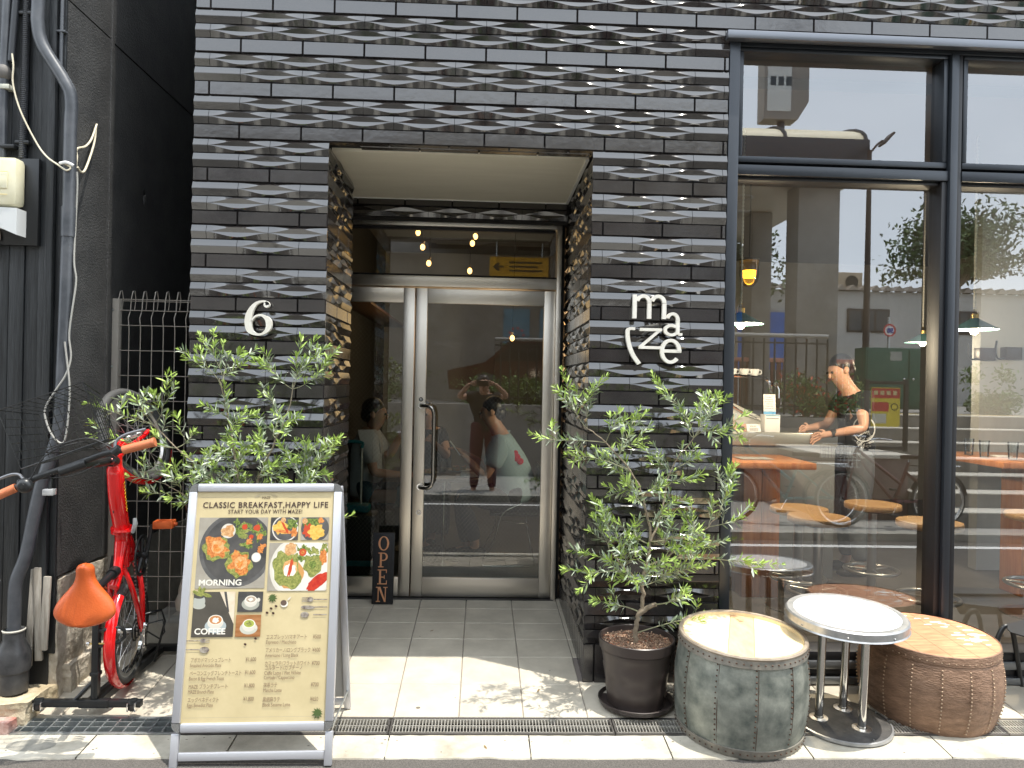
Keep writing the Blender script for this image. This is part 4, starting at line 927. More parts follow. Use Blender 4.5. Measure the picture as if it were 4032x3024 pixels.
# ------------------------------------------------------------------ left neighbour house with its black side wall
nb = thing('black_wooden_house', 'black stained wooden house with stucco side wall on a cracked stone footing at the left', 'building')
XS = -1.964
w_ = MB()
for (y0, y1, z0, z1) in ((-.185, .225, .56, 3.245), (-.185, .225, 3.253, 7.5), (.232, 1.9, .56, 3.235), (.232, 1.9, 3.245, 7.5), (1.906, 8, .56, 7.5)):
    w_.bb((-2.35, y0, z0), (XS, y1, z1), PLAS)
w_.bb((-2.34, -.18, .56), (XS - .012, 8, 7.5), BLACK)
w_.rbox((-2.3, .205, .56), (XS + .008, .231, 7.5), .002, PLAS)
w_.build('side_wall', PLAS, nb, 0)
bd = MB()
xb = -3.8
while xb < -2.03:
    wd_ = random.choice((.062, .07, .078)); bd.rbox((xb, -.205 + random.uniform(-.004, .004), .22), (xb + wd_ - .003, -.186, 7), .002, WOODB); xb += wd_
bd.rbox((-2.03, -.222, .22), (-1.995, -.186, 7), .003, WOODB); bd.rbox((-1.994, -.200, .40), (-1.9645, -.186, 7), .003, WOODB)
bd.bb((-3.8, -.186, .2), (-1.97, -.16, 7), BLACK); bd.bb((-3.8, -.184, -.1), (-2.0, -.15, .25), BLACK)
bd.build('board_cladding', WOODB, nb, 30)
STONE = mat('crumbling_stone', (.30, .25, .19), .95, c2=(.60, .54, .44), ns=14, bump=1, bs=35, detail=12, lo=.3, hi=.62)
ft = MB()
def rough(mb, a, b, nx, ny, nz_, amp, m, seed=0):
    bm = bmesh.new(); bmesh.ops.create_cube(bm, size=1)
    bmesh.ops.subdivide_edges(bm, edges=bm.edges[:], cuts=max(nx, ny, nz_), use_grid_fill=True)
    d_ = [b[i] - a[i] for i in range(3)]; c_ = [(a[i] + b[i]) / 2 for i in range(3)]
    vs = []
    for v in bm.verts:
        p = Vector((v.co.x * d_[0] + c_[0], v.co.y * d_[1] + c_[1], v.co.z * d_[2] + c_[2])); q = p * 9 + Vector((seed, 0, 0))
        p += Vector((noise.noise(q), noise.noise(q + Vector((5, 0, 0))), noise.noise(q + Vector((0, 9, 0))))) * amp + Vector((noise.noise(q * 4), noise.noise(q * 4 + Vector((5, 0, 0))), noise.noise(q * 4 + Vector((0, 9, 0))))) * amp * .45
        vs.append(p)
    mb.add(vs, [[v.index for v in f.verts] for f in bm.faces], m); bm.free()
rough(ft, (-2.3, -.17, -.06), (XS + .002, .62, .545), 16, 16, 16, .012, STONE)
rough(ft, (XS - .05, -.12, -.06), (XS + .035, .64, .12), 16, 16, 16, .010, STONE, 3)
ft.bb((-2.3, .6, -.06), (XS + .004, 8, .555), CONC)
ft.build('footing', STONE, nb, 50)
sb_ = thing('stone_block', 'rough sandy stone block under the large black drainpipe funnel', 'stone', (-2.13, -.28, -.06)); ft = MB(); rough(ft, (-.45, -.11, -.06), (.165, .12, .115), 18, 18, 18, .016, mat('sandy_stone', (.36, .29, .18), .95, c2=(.55, .47, .33), ns=9, bump=.8, bs=50, detail=10)); ft.build('block', None, sb_, 50)
bkk = thing('brick', 'loose red brick lying at the kerb left of the coarse drain grate', 'brick', (-2.08, -.425, -.055)); ft = MB(); rough(ft, (-.25, -.03, -.01), (.075, .03, .055), 12, 12, 12, .004, mat('pale_red_brick', (.34, .13, .10), .9, c2=(.55, .38, .33), ns=18, bump=.7, bs=60, detail=10)); ft.build('block', None, bkk, 50)
pl_ = MB(); 
plk = thing('leaning_planks', 'weathered bare planks leaning on the corner of the stone footing', 'planks', (-2.0, -.21, .1))
for i, (x, z0, z1, a) in enumerate(((-.075, .05, .50, 3), (-.04, .08, .51, -1.5), (-.005, .13, .47, 2))): pl_.rbox((x, -.010 - .006 * i, z0), (x + .032, .004 - .006 * i, z1), .002, mat('bare_grey_plank', (.26, .23, .19), .85, c2=(.46, .42, .36), ns=8, stretch=(9, 9, .8), bump=.3), (0, R(a), 0))
pl_.build('planks', None, plk, 30)
pipes = []
def ptube(name, label, cat, pts, r, m, extra=None, n=14, group=None, k=6):
    o = MB(); o.tube(spline(pts, k), r, m, n)
    if extra: extra(o)
    ob_ = o.build(name, m, None, 40); tag(ob_, label, cat, group); return ob_
def ex(o):
    o.cyl((-1.905, -.255, 2.13), (-1.905, -.255, 2.265), .0315, PIPE, 20)
    o.lathe([(.0, .04), (.062, .04), (.064, .13), (.070, .135), (.072, .20), (.062, .235), (.044, .275), (.044, .315), (.0, .32)], (-2.105, -.265, .02), mat('black_pvc', (.02, .021, .023), .35, c2=(.06, .06, .062), ns=12), 28)
    o.lathe([(.0445, .312), (.047, .318), (.044, .322)], (-2.105, -.265, .02), mat('pale_mortar_ring', (.5, .48, .42), .8), 28)
ptube('drainpipe', 'thick grey painted drainpipe bending down the corner of the black house into a black funnel', 'pipe', [(-2.06, -.255, 3.6), (-2.06, -.255, 3.2), (-2.06, -.255, 3.10), (-2.035, -.255, 3.0), (-1.935, -.255, 2.84), (-1.905, -.255, 2.76), (-1.905, -.255, 2.6), (-1.905, -.255, 2.2), (-1.915, -.255, 1.6), (-1.925, -.255, 1.3), (-1.945, -.255, 1.18), (-2.0, -.255, 1.0), (-2.03, -.255, .86), (-2.06, -.26, .68), (-2.1, -.265, .55), (-2.105, -.265, .4), (-2.105, -.265, .1)], .0275, PIPE, ex, 18)
def ribbed(x0, z0, x1, z1, y, r):
    pts = []; rs = []; nn = int(abs(z0 - z1) / .0045)
    for i in range(nn + 1): f = i / nn; pts.append((x0 + (x1 - x0) * f, y, z0 + (z1 - z0) * f)); rs.append(r if i % 2 else r * .84)
    return pts, rs
RIB = mat('dark_ribbed_plastic', (.035, .038, .044), .4); 
for i, (a, lab) in enumerate(((( -2.125, 3.6, -2.138, 2.49, -.222, .0175), 'black ribbed conduit running down into the meter box backplate'), ((-2.12 - .03, 3.6, -2.19, 2.93, -.232, .0165), 'slanting grey ribbed conduit ending above the clamp at the left edge'))):
    o = MB(); p_, r_ = ribbed(a[0], a[1], a[2], a[3], a[4], a[5]); o.tube(p_, r_, RIB, 12)
    if i == 0:
        for z in (3.15, 2.555): o.rbox((a[2] - .03, -.235, z), (a[2] + .035, -.206, z + .018), .004, BLKP)
    ob_ = o.build('conduit', RIB, None, 60); tag(ob_, lab, 'conduit', 'conduits on the black house')
ptube('conduit', 'smooth dark pipe at the far left edge with clamps above the meter box', 'conduit', [(-2.215, -.23, 3.6), (-2.215, -.23, 3.2), (-2.222, -.23, 2.9), (-2.225, -.23, 2.47)], .019, PIPE, lambda o: (o.rbox((-2.25, -.25, 2.53), (-2.16, -.206, 2.548), .003, BLKP), o.rbox((-2.25, -.252, 2.80), (-2.185, -.206, 2.822), .003, mat('pale_clamp', (.5, .5, .42), .5)), o.ball((-2.222, -.232, 2.88), .032, mat('grey_tape', (.14, .13, .12), .7), 14, (1, 1, 1.2))), 14, 'conduits on the black house')
ptube('conduit', 'thin grey pipe running down beside the stucco wall corner', 'conduit', [(-1.975, -.215, 3.6), (-1.975, -.215, 3.25), (-1.977, -.215, 2.9)], .0085, PIPE, lambda o: o.rbox((-1.995, -.225, 3.08), (-1.955, -.2, 3.09), .002, PIPE), 10, 'conduits on the black house')
ptube('cable', 'thin cream cable sagging from the conduits to the drainpipe tie', 'cable', [(-2.175, -.25, 2.96), (-2.165, -.255, 2.90), (-2.165, -.255, 2.82), (-2.13, -.255, 2.70), (-2.06, -.25, 2.56), (-2.0, -.27, 2.49), (-1.94, -.29, 2.45), (-1.90, -.29, 2.425), (-1.885, -.285, 2.44), (-1.91, -.285, 2.455)], .0038, CABLE, n=8)
ptube('cable', 'double cream cable looping from the stucco wall hole to the drainpipe', 'cable', [(-1.962, .08, 2.76), (-1.95, .05, 2.74), (-1.945, .0, 2.66), (-1.93, -.08, 2.60), (-1.905, -.2, 2.55), (-1.885, -.235, 2.50), (-1.885, -.24, 2.46)], .005, CABLE, lambda o: (o.tube(spline([(-1.95, .05, 2.74), (-1.945, .03, 2.66), (-1.935, -.03, 2.56), (-1.905, -.13, 2.47), (-1.885, -.2, 2.445), (-1.878, -.24, 2.455)], 6), .005, CABLE, 8), o.tube(spline([(-1.93, -.29, 2.455), (-1.90, -.292, 2.46), (-1.875, -.28, 2.45)], 4), .007, WHITE, 6)), 8)
ptube('cable', 'grey white cable twisted around the lower drainpipe', 'cable', [(-1.875, -.25, 2.43), (-1.872, -.25, 2.36), (-1.876, -.25, 2.2), (-1.873, -.262, 2.02), (-1.862, -.262, 1.93), (-1.872, -.27, 1.80), (-1.884, -.27, 1.68), (-1.874, -.27, 1.58), (-1.89, -.28, 1.5), (-1.93, -.285, 1.43), (-1.97, -.285, 1.36), (-1.975, -.285, 1.31), (-1.945, -.285, 1.23), (-1.905, -.28, 1.19), (-1.885, -.28, 1.22), (-1.873, -.28, 1.34), (-1.872, -.28, 1.45), (-1.885, -.28, 1.56), (-1.895, -.285, 1.65)], .0042, mat('grey_white_cable', (.35, .34, .31), .5), n=8)
mt = thing('electric_meter', 'yellowed clear plastic electric meter box with grey white lower cover on a black backplate', 'meter', (-2.19, -.235, 2.30))
o = MB(); o.rbox((-.2, .002, -.21), (.135, .03, .19), .004, BLKP); o.build('backplate', BLKP, mt)
YPL = mat('yellowed_clear_plastic', (.62, .57, .36), .3, c2=(.74, .70, .52), ns=6, coat=.5)
o = MB(); o.rbox((-.2, -.075, -.045), (.082, .002, .175), .022, YPL); o.rbox((-.2, -.082, .03), (.045, -.0755, .10), .003, YPL)
for z in (.0, .102): o.rbox((-.2, -.084, z), (.050, -.0828, z + .004), .001, mat('yellow_edge', (.75, .62, .30), .4))
o.build('meter_cover', YPL, mt)
GWP = mat('grey_white_plastic', (.60, .61, .60), .4)
o = MB(); o.prism([(-.2, -.045), (.084, -.055), (.084, -.175), (.0, -.140), (-.2, -.135)], .07, upright(0, 0, 0), GWP); o.rbox((-.11, -.086, -.06), (-.085, -.0705, -.005), .002, WHITE); q = o.build('lower_cover', GWP, mt, 30); recalc(q)
o = MB(); o.rbox((-.16, -.0845, .045), (-.05, -.0835, .09), .001, mat('meter_dial', (.28, .28, .26), .4)); o.rbox((-.12, -.0855, .058), (-.07, -.0848, .075), .0005, WHITE); o.build('dial', None, mt)
o = MB()
for k in range(6): o.tube(spline([(-.1 + .012 * k, .0, -.13), (-.09 + .012 * k, -.01, -.19), (-.03 - .010 * k, -.02, -.235 + .012 * k), (-.075, -.01, -.27 + .018 * k), (-.14, 0, -.262 + .018 * k), (-.22, 0, -.26 + .02 * k)], 6), .0048, mat('meter_wire', (.5, .42, .36), .5), 7)
o.build('cable_loops', None, mt, 60)
wh = MB(); wh.ball((XS + .001, .62, 2.52), .02, mat('cracked_mortar', (.09, .09, .09), .9, bump=1, bs=60), 10, (.25, 1, 2)); wh.ball((XS + .001, .61, 2.56), .016, BLACK, 10, (.3, 1, 1.6)); tag(wh.build('wall_patch', BLACK, None, 60), 'broken mortar patch around a hole in the dark alley wall', 'hole')

# alley floor and far end
al = MB(); al.bb((XS, .70, -.05), (-1.45, 8, .05), CONC); al.bb((XS, 7.9, 0), (-1.45, 8, 7), BLACK); struct(al.build('alley_floor', CONC, smooth=0))
# ------------------------------------------------------------------ mesh fence
TAUPE = mat('taupe_painted_steel', (.34, .31, .27), .45)
fe = thing('mesh_fence', 'taupe welded wire mesh fence with rounded top and flat post closing the alley', 'fence', (-1.72, .30, .05))
o = MB(); o.rbox((-.272, -.022, .0), (-.212, .018, 1.86), .003, TAUPE); 
for z in (.3, 1.0, 1.5, 1.8): o.cyl((-.24, -.0222, z), (-.24, -.025, z), .005, GALV, 8)
o.build('post', TAUPE, fe)
o = MB(); WR = .0027
for k in range(8):
    x = -.226 + k * .0645 * .93
    if k == 0: x = -.232
    o.tube([(x, .012, 1.80), (x, .018, 1.86), (x, .035, 1.905), (x, .055, 1.91), (x, .07, 1.87), (x, .058, 1.81)], WR, TAUPE, 6)
    o.tube([(x, .012, 1.80), (x, -.012, 1.76), (x, .0, 1.70), (x, .0, .12)], WR, TAUPE, 6)
for z in (1.855, 1.80): o.tube([(-.27, .05 if z > 1.8 else .0, z), (.28, .05 if z > 1.8 else .0, z)], WR, TAUPE, 6)
for z in (1.86,): o.tube([(-.27, .015, z), (.28, .015, z)], WR, TAUPE, 6)
for k in range(13):
    z = 1.72 - .1335 * k
    if z > .12: o.tube([(-.27, .0, z), (.28, .0, z)], WR, TAUPE, 6)
o.build('mesh_panel', TAUPE, fe, 60)
kb = MB(); kb.rbox((-1.96, .38, .0), (-1.45, .52, .16), .006, CONC); kb.bb((-1.96, .53, .0), (-1.45, .7, .10), CONC); tag(kb.build('low_kerb_wall', CONC, None, 30), 'low grey concrete kerb behind the bicycle at the fence foot', 'kerb')
pb_ = MB(); pb_.tube(spline([(-1.37, .12, .5), (-1.41, .12, .42), (-1.40, .12, .28), (-1.37, .12, .1)], 6), .03, mat('beige_pipe', (.40, .36, .30), .5), 16); pb_.lathe([(.05, -.04), (.055, .0), (.045, .03), (.03, .05)], (-1.40, .12, .36), MATS['beige_pipe'], 20)
po_ = pb_.build('beige_pipe', None, None, 40); po_.location = (-.085, 0, 0); tag(po_, 'beige bent pipe with a wide collar between the bicycle stand and the menu board', 'pipe')

# ------------------------------------------------------------------ wall-mounted steel stand carrying the upright bicycle
st = thing('bicycle_stand', 'black square tube bicycle stand on chrome casters holding the red bicycle upright', 'bicycle stand', (-1.74, -.33, -.035))
def W(p): return Vector(p) - Vector((-1.74, -.33, -.035))
def rail(mb, p, q, wdt, h, m):
    p, q = W(p), W(q); d = (q - p); M = d.to_track_quat('Y', 'Z').to_matrix(); mb.box((p + q) / 2, (wdt, d.length, h), m, M=M)
o = MB(); o.rbox(tuple(W((-1.985, -.345, .018))), tuple(W((-1.50, -.313, .048))), .003, BLKP); o.rbox(tuple(W((-1.77, -.348, .016))), tuple(W((-1.64, -.311, .0505))), .003, BLKP); o.build('front_bar', BLKP, st)
o = MB(); o.rbox(tuple(W((-1.75, .27, .045))), tuple(W((-1.20, .30, .080))), .003, BLKP); o.build('rear_bar', BLKP, st)
for dx in (-.0, .045):
    o = MB(); rail(o, (-1.735 + dx, -.31, .035), (-1.735 + dx + .02, .28, .058), .02, .03, BLKP); o.build('wheel_channel', BLKP, st, 0)
o = MB(); o.rbox(tuple(W((-1.722, -.338, .049))), tuple(W((-1.692, -.308, .47))), .003, BLKP); o.box(W((-1.707, -.3385, .11)), (.005, .002, .11), BLACK); o.rbox(tuple(W((-1.726, -.342, .155))), tuple(W((-1.688, -.304, .172))), .002, BLKP); o.build('upright', BLKP, st)
o = MB(); o.tube([W((-1.80, -.325, .04)), W((-1.715, -.325, .13))], .009, BLKP, 8); o.build('brace', BLKP, st); o = MB(); o.tube([W((-1.70, -.33, .355)), W((-1.62, -.30, .365)), W((-1.60, -.29, .345)), W((-1.60, -.29, .315)), W((-1.62, -.30, .295)), W((-1.70, -.33, .285))], .008, BLKP, 8); o.tube([W((-1.735, -.335, .30)), W((-1.66, -.33, .30))], .004, mat('brass', (.6, .42, .15), .3, 1), 8); o.ball(W((-1.738, -.335, .30)), .009, CHROME, 10); o.build('clamp_arm', BLKP, st)
o = MB(); o.tube([W((-1.64, .12, .05)), W((-1.60, .14, .25)), W((-1.615, .13, .31)), W((-1.70, .06, .30)), W((-1.705, .04, .27))], .006, BLKP, 8); o.build('wheel_hoop', BLKP, st, 60)
for x in (-1.945, -1.535):
    c = W((x, -.335, 0)); o = MB(); o.cyl(c + Vector((0, 0, .018 + .035)), c + Vector((0, 0, .037)), .018, BLKP, 16, .022); o.rbox(tuple(c + Vector((-.020, -.022, .004))), tuple(c + Vector((-.013, .022, .042))), .002, CHROME); o.rbox(tuple(c + Vector((.013, -.022, .004))), tuple(c + Vector((.020, .022, .042))), .002, CHROME); o.build('caster_fork', CHROME, st)
    o = MB(); o.cyl(c + Vector((-.0115, .008, .017)), c + Vector((.0115, .008, .017)), .0215, mat('caster_tread', (.06, .05, .045), .5), 20); o.build('caster_wheel', None, st)

# ------------------------------------------------------------------ the red folding bicycle
HB = Vector((-1.68, -.08, .276))
h_ = Vector((.12, -.993, 0)).normalized(); f_ = Vector((0, 0, 1)); r_v = Vector((.993, .12, 0)).normalized()
MBK = Matrix((f_, -r_v, h_)).transposed().to_4x4(); MBK.translation = HB
bk_ = thing('red_folding_bicycle', 'red folding bicycle with tan saddle and grips standing upright on its rear wheel', 'bicycle')
bk_.matrix_world = MBK
def part(mb, name, m, smooth=40, par=None): return mb.build(name, m, par or bk_, smooth)
SPK = mat('spoke_steel', (.6, .6, .6), .3, .9)
def wheel(parent, c, Rw, M=None, rimm=CHROME, nsp=28, tyr=.022):
    M = M or Matrix.Identity(4); root = bpy.data.objects.new('wheel', None); col.objects.link(root); root.parent = parent; root.matrix_local = Matrix.Translation(c) @ M
    ty = MB(); ty.tube([((Rw - tyr) * math.cos(a), 0, (Rw - tyr) * math.sin(a)) for a in [2 * PI * i / 48 for i in range(48)]], tyr, RUBBER, 10, closed=True); ty.build('tyre', RUBBER, root, 60)
    rm = MB(); rr = Rw - 2 * tyr
    for s in (-1, 1):
        for a0, a1 in ((0, 1),):
            pass
    prof = [(rr + .006, -.014), (rr - .012, -.012), (rr - .018, 0), (rr - .012, .012), (rr + .006, .014)]
    rm.lathe(prof, m=rimm, n=48, M=Matrix.Rotation(PI / 2, 4, 'X')); rm.build('rim', rimm, root, 40)
    sp = MB()
    for k in range(nsp):
        a = 2 * PI * k / nsp; s = 1 if k % 2 else -1; b_ = a + (.5 if (k // 2) % 2 else -.5)
        sp.tube([(.022 * math.cos(b_), s * .025, .022 * math.sin(b_)), ((rr - .012) * math.cos(a), 0, (rr - .012) * math.sin(a))], .001, SPK, 4, caps=False)
    sp.build('spokes', SPK, root, 60)
    hbm = MB(); hbm.cyl((0, -.045, 0), (0, .045, 0), .013, CHROME, 14); hbm.cyl((0, -.03, 0), (0, -.025, 0), .024, CHROME, 16); hbm.cyl((0, .025, 0), (0, .03, 0), .024, CHROME, 16); hbm.cyl((0, -.06, 0), (0, .06, 0), .006, DARKST, 10); hbm.build('hub', CHROME, root)
    return root
rw = wheel(bk_, (0, 0, 0), .250)
tiltf = Matrix.Rotation(R(21), 4, 'Z')
SA = Vector((.895, 0, .0))
tiltw = tiltf @ Matrix.Rotation(R(-17), 4, 'X')
fwheel = wheel(bk_, (.935, .0, -.035), .242, tiltw, mat('dull_alloy_rim', (.55, .54, .52), .3, .9))
# fenders
def fender(c, Rf, a0, a1, M, wd=.034, name='fender'):
    o = MB(); vs = []; fs = []; n = 26
    for i in range(n + 1):
        a = R(a0 + (a1 - a0) * i / n)
        for j in range(7):
            t = (j - 3) / 3; rr = Rf - .014 * t * t; p = Vector((rr * math.cos(a), wd * t, rr * math.sin(a))); vs.append(Vector(c) + M @ p)
    for i in range(n):
        for j in range(6): q = i * 7 + j; fs.append((q, q + 1, q + 8, q + 7))
    o.add(vs, fs, REDP); o.build(name, REDP, bk_, 60)
I4 = Matrix.Identity(4)
fender((0, 0, 0), .263, 35, 192, I4, .025)
fender((.935, 0, -.035), .248, 98, 240, tiltw, .026)
# frame : coordinates (forward, left, up)
o = MB()
o.tube(spline([(.33, 0, .10), (.40, 0, .10), (.50, 0, .115), (.66, 0, .185), (.80, 0, .215), (.87, 0, .225)], 6), [.030] * 6 + [.033] * 7 + [.036] * 6 + [.036] * 6 + [.03] * 6 + [.03], REDP, 14)
o.tube([(.505, -.012, .13), (.515, -.012, .13)], .05, REDP, 16); o.tube([(.50, 0, .12), (.522, 0, .125)], .046, REDP, 18)
o.tube([(.34, 0, .06), (.36, 0, .02), (.352, 0, .0)], .024, REDP, 12); o.tube([(.36, -.035, .0), (.36, .035, .0)], .024, REDP, 14)
o.tube([(.50, 0, .11), (.42, -.01, .04), (.36, 0, .01)], [.03, .026, .022], REDP, 12)
o.tube([(.26, 0, .20), (.31, 0, .15), (.36, 0, .03)], .021, REDP, 12); o.tube([(.45, 0, .12), (.36, 0, .15), (.30, 0, .17)], [.03, .022, .02], REDP, 10)
for s in (-1, 1):
    o.tube(spline([(.33, s * .02, .0), (.26, s * .045, .0), (.16, s * .058, .0), (.0, s * .062, .0)], 5), [.013] * 16, REDP, 10)
    o.tube(spline([(.33, s * .02, .14), (.25, s * .045, .12), (.12, s * .058, .06), (.0, s * .062, .005)], 5), [.012] * 16, REDP, 10)
o.tube([(.845, 0, .235), (.895, 0, .12)], .025, REDP, 14)
part(o, 'frame', REDP)
o = MB(); o.tube([(.50, -.055, .13), (.505, -.062, .16), (.545, -.075, .17), (.57, -.072, .168)], [.007, .009, .011, .008], mat('grey_lever', (.45, .48, .5), .3, .5), 8); part(o, 'clamp_lever', None)
# fork
o = MB()
FA = Vector((.935, 0, -.035))
for s in (-1, 1):
    q = tiltf @ Vector((0, s * .062, 0)); top = tiltf @ Vector((0, s * .045, 0)); o.tube(spline([Vector((.89, 0, .14)) + top * .7, Vector((.895, 0, .10)) + top, Vector((.915, 0, .03)) + q, FA + q], 5), .012, REDP, 10)
o.tube([(.885, 0, .145), (.893, 0, .11)], .022, REDP, 12); part(o, 'fork', REDP)
# stem and bars
o = MB(); ST = Vector((.86, 0, .66)); o.tube([(.845, 0, .24), (.850, 0, .40), (.862, 0, .655)], [.019, .017, .014], BLKP, 14); o.tube([(.842, 0, .23), (.848, 0, .29)], .027, BLKP, 16)
o.tube([(.84, 0, .30), (.85, -.03, .33), (.86, -.05, .38)], .007, BLKP, 8); o.ball((.845, -.01, .30), .016, mat('red_reflector', (.4, .01, .01), .2), 12, (1, 1, .5)); part(o, 'stem', BLKP)
def HBp(l, fwd_=0, u=0): return ST + tiltf @ Vector((fwd_, l, u))
o = MB(); bar_ = spline([HBp(-.30, -.01, .035), HBp(-.20, .0, .03), HBp(-.13, .01, .012), HBp(-.06, .01, 0), HBp(.06, .01, 0), HBp(.13, .01, .012), HBp(.20, 0, .03), HBp(.30, -.01, .035)], 5); o.tube(bar_, .0125, BLKP, 12); o.tube([HBp(-.05), HBp(.05)], .019, BLKP, 12)
part(o, 'handlebar', BLKP)
for s in (-1, 1):
    o = MB(); o.tube([HBp(s * .205, -.001, .031), HBp(s * .325, -.012, .036)], .0175, TAND, 14); o.tube([HBp(s * .318, -.011, .036), HBp(s * .328, -.012, .036)], .019, TAND, 14); part(o, 'grip', TAND)
    o = MB(); o.tube(spline([HBp(s * .175, .02, .02), HBp(s * .19, .045, .01), HBp(s * .23, .055, 0), HBp(s * .30, .050, -.005)], 4), .006, mat('grey_brake_lever', (.2, .2, .21), .3, .7), 8); o.tube([HBp(s * .165, 0, .025), HBp(s * .195, .012, .025)], .017, BLKP, 10); part(o, 'brake_lever', None)
o = MB(); c = HBp(.165, -.005, .055); o.lathe([(0, .017), (.012, .016), (.022, .011), (.029, 0), (.029, -.008), (0, -.012)], c, BLKP, 24); o.lathe([(.0, .0195), (.009, .0185), (.010, .016)], c, BLKP, 18); part(o, 'bell', BLKP)
o = MB()
for pts in (([HBp(.15, .01, .03), HBp(.05, .08, .05), HBp(-.08, .08, .03), (.90, -.0, .40), (.89, .0, .25)]), ([HBp(-.18, .01, .03), HBp(-.10, .09, .05), HBp(.06, .09, .03), (.91, .01, .42), (.88, .02, .22), (.6, .01, .20)]), ([HBp(.12, .0, .0), HBp(.0, -.03, .02), HBp(-.1, -.02, .02)])): o.tube(spline(pts, 6), .0028, BLACK, 6)
part(o, 'brake_cables', BLACK, 60)
o = MB(); c = HBp(.09, -.01, .0); o.tube([c, c + Vector((-.04, 0, .01))], .007, BLKP, 8); o.rbox(tuple(c + Vector((-.065, -.02, -.005))), tuple(c + Vector((-.04, .02, .03))), .003, mat('clear_lamp', (.5, .5, .5), .15, .3)); part(o, 'front_lamp', None)
# seatpost, saddle, springs
o = MB(); o.tube([(.36, 0, .0), (.335, 0, .17), (.315, 0, .36), (.295, 0, .49)], .0165, BLKP, 14); o.tube([(.333, 0, .19), (.328, 0, .235)], .025, BLKP, 16); part(o, 'seatpost', BLKP)
SC = Vector((.31, 0, .54)); vs = []; fs = []; nu, nv = 30, 18
for i in range(nu + 1):
    t = i / nu   # 0 rear .. 1 nose
    x = -.118 + .262 * t
    wdt = (.120 * math.sin(min(t / .22, 1) * PI / 2) ** .42 if t < .22 else .120 - .086 * (.5 - .5 * math.cos(PI * min((t - .22) / .60, 1)))) * (math.sqrt(max(1 - ((t - .88) / .12) ** 2, 0)) if t > .88 else 1)
    if i in (0, nu): wdt = .002
    for j in range(nv):
        a = 2 * PI * j / nv; ca, sa = math.cos(a), math.sin(a); y = wdt * math.copysign(abs(ca) ** .8, ca)
        z = (.020 if sa > 0 else .030) * math.copysign(abs(sa) ** .7, sa) * (1 if 0 < i < nu else .1) - .02 * (abs(ca)) ** 2 - (.012 * math.sin(PI * t))
        vs.append(SC + Vector((x, y, z + .01)))
for i in range(nu):
    for j in range(nv): fs.append((i * nv + j, i * nv + (j + 1) % nv, (i + 1) * nv + (j + 1) % nv, (i + 1) * nv + j))
fs.append(tuple(range(nv))); fs.append(tuple(nu * nv + j for j in range(nv))[::-1])
o = MB(); o.add(vs, fs, TAN); sd = part(o, 'saddle', TAN, 80); recalc(sd)
for s in (-1, 1):
    o = MB(); pts = [(.235 + .016 * math.cos(2 * PI * k / 10), s * .055 + .022 * math.sin(2 * PI * k / 10), .525 - .075 * k / 45) for k in range(46)]; o.tube(pts, .0035, DARKST, 6); o.build('saddle_spring', DARKST, sd, 60)
# drivetrain
o = MB(); MX = Matrix.Rotation(PI / 2, 4, 'X'); c = (.36, -.052, .0)
o.lathe([(.082, -.004), (.098, -.004), (.100, 0), (.098, .004), (.082, .004), (.082, -.004)], c, BLKP, 40, M=MX)
for k in range(5): a = 2 * PI * k / 5; o.tube([(c[0], c[1], c[2]), (c[0] + .085 * math.cos(a), c[1], c[2] + .085 * math.sin(a))], [.012, .008], BLKP, 8)
o.cyl((.36, -.075, 0), (.36, -.035, 0), .018, BLKP, 16); part(o, 'chainring', BLKP)
for s, ang in ((-1, 62), (1, 242)):
    d_ = Vector((math.cos(R(28)) * .165 * (1 if s < 0 else -1), 0, -.02 * (1 if s < 0 else -1))); a_ = Vector((.36, s * .072, 0)); o = MB(); o.tube([a_, a_ + d_ * .5 + Vector((0, s * .01, 0)), a_ + d_ + Vector((0, s * .02, 0))], [.011, .009, .009], BLKP, 10); cr_ = part(o, 'crank', BLKP)
    e = a_ + d_ + Vector((0, s * .075, 0)); o = MB()
    for sx in (-1, 1): o.rbox(tuple(e + Vector((-.018 + .0, -.045, sx * .030 - .004))), tuple(e + Vector((.018, .045, sx * .030 + .004))), .004, TAN)
    for sy in (-1, 1): o.rbox(tuple(e + Vector((-.018, sy * .041 - .004, -.03))), tuple(e + Vector((.018, sy * .041 + .004, .03))), .004, TAN)
    o.cyl(e + Vector((0, -.06, 0)), e + Vector((0, .045, 0)), .009, TAN, 10); o.rbox(tuple(e + Vector((.004, -.022, -.0365))), tuple(e + Vector((.015, .022, -.0345))), .001, mat('amber_reflector', (.9, .35, .01), .2)); o.build('pedal', TAN, cr_)
o = MB(); CH = mat('chain_steel', (.5, .48, .44), .35, .9)
for z0, z1 in ((.098, .045), (-.098, -.045)):
    o = MB()
    for k in range(40):
        f = k / 39; x = .36 * (1 - f); z = z0 + (z1 - z0) * f; o.box((x, -.052, z), (.0055, .006, .006), CH if k % 2 else BLACK)
    part(o, 'chain', CH, 0)
o = MB()
for k in range(6): o.lathe([(.0, -.0015), (.022 + .006 * k, -.0015), (.022 + .006 * k, .0015), (0, .0015)], (0, -.056 + .005 * k, 0), DARKST if k % 2 else CH, 24, M=MX)
part(o, 'cassette', None); o = MB(); o.rbox((-.09, -.075, -.03), (-.02, -.062, .0), .004, CHROME); o.rbox((-.03, -.08, -.02), (.02, -.066, .02), .004, CHROME); o.ball((.02, -.07, .0), .02, CHROME, 12); o.tube([(-.01, -.07, -.02), (-.06, -.13, -.04), (-.03, -.15, -.05), (.03, -.14, -.05), (.02, -.07, -.02)], .004, BLKP, 8); part(o, 'derailleur', None)
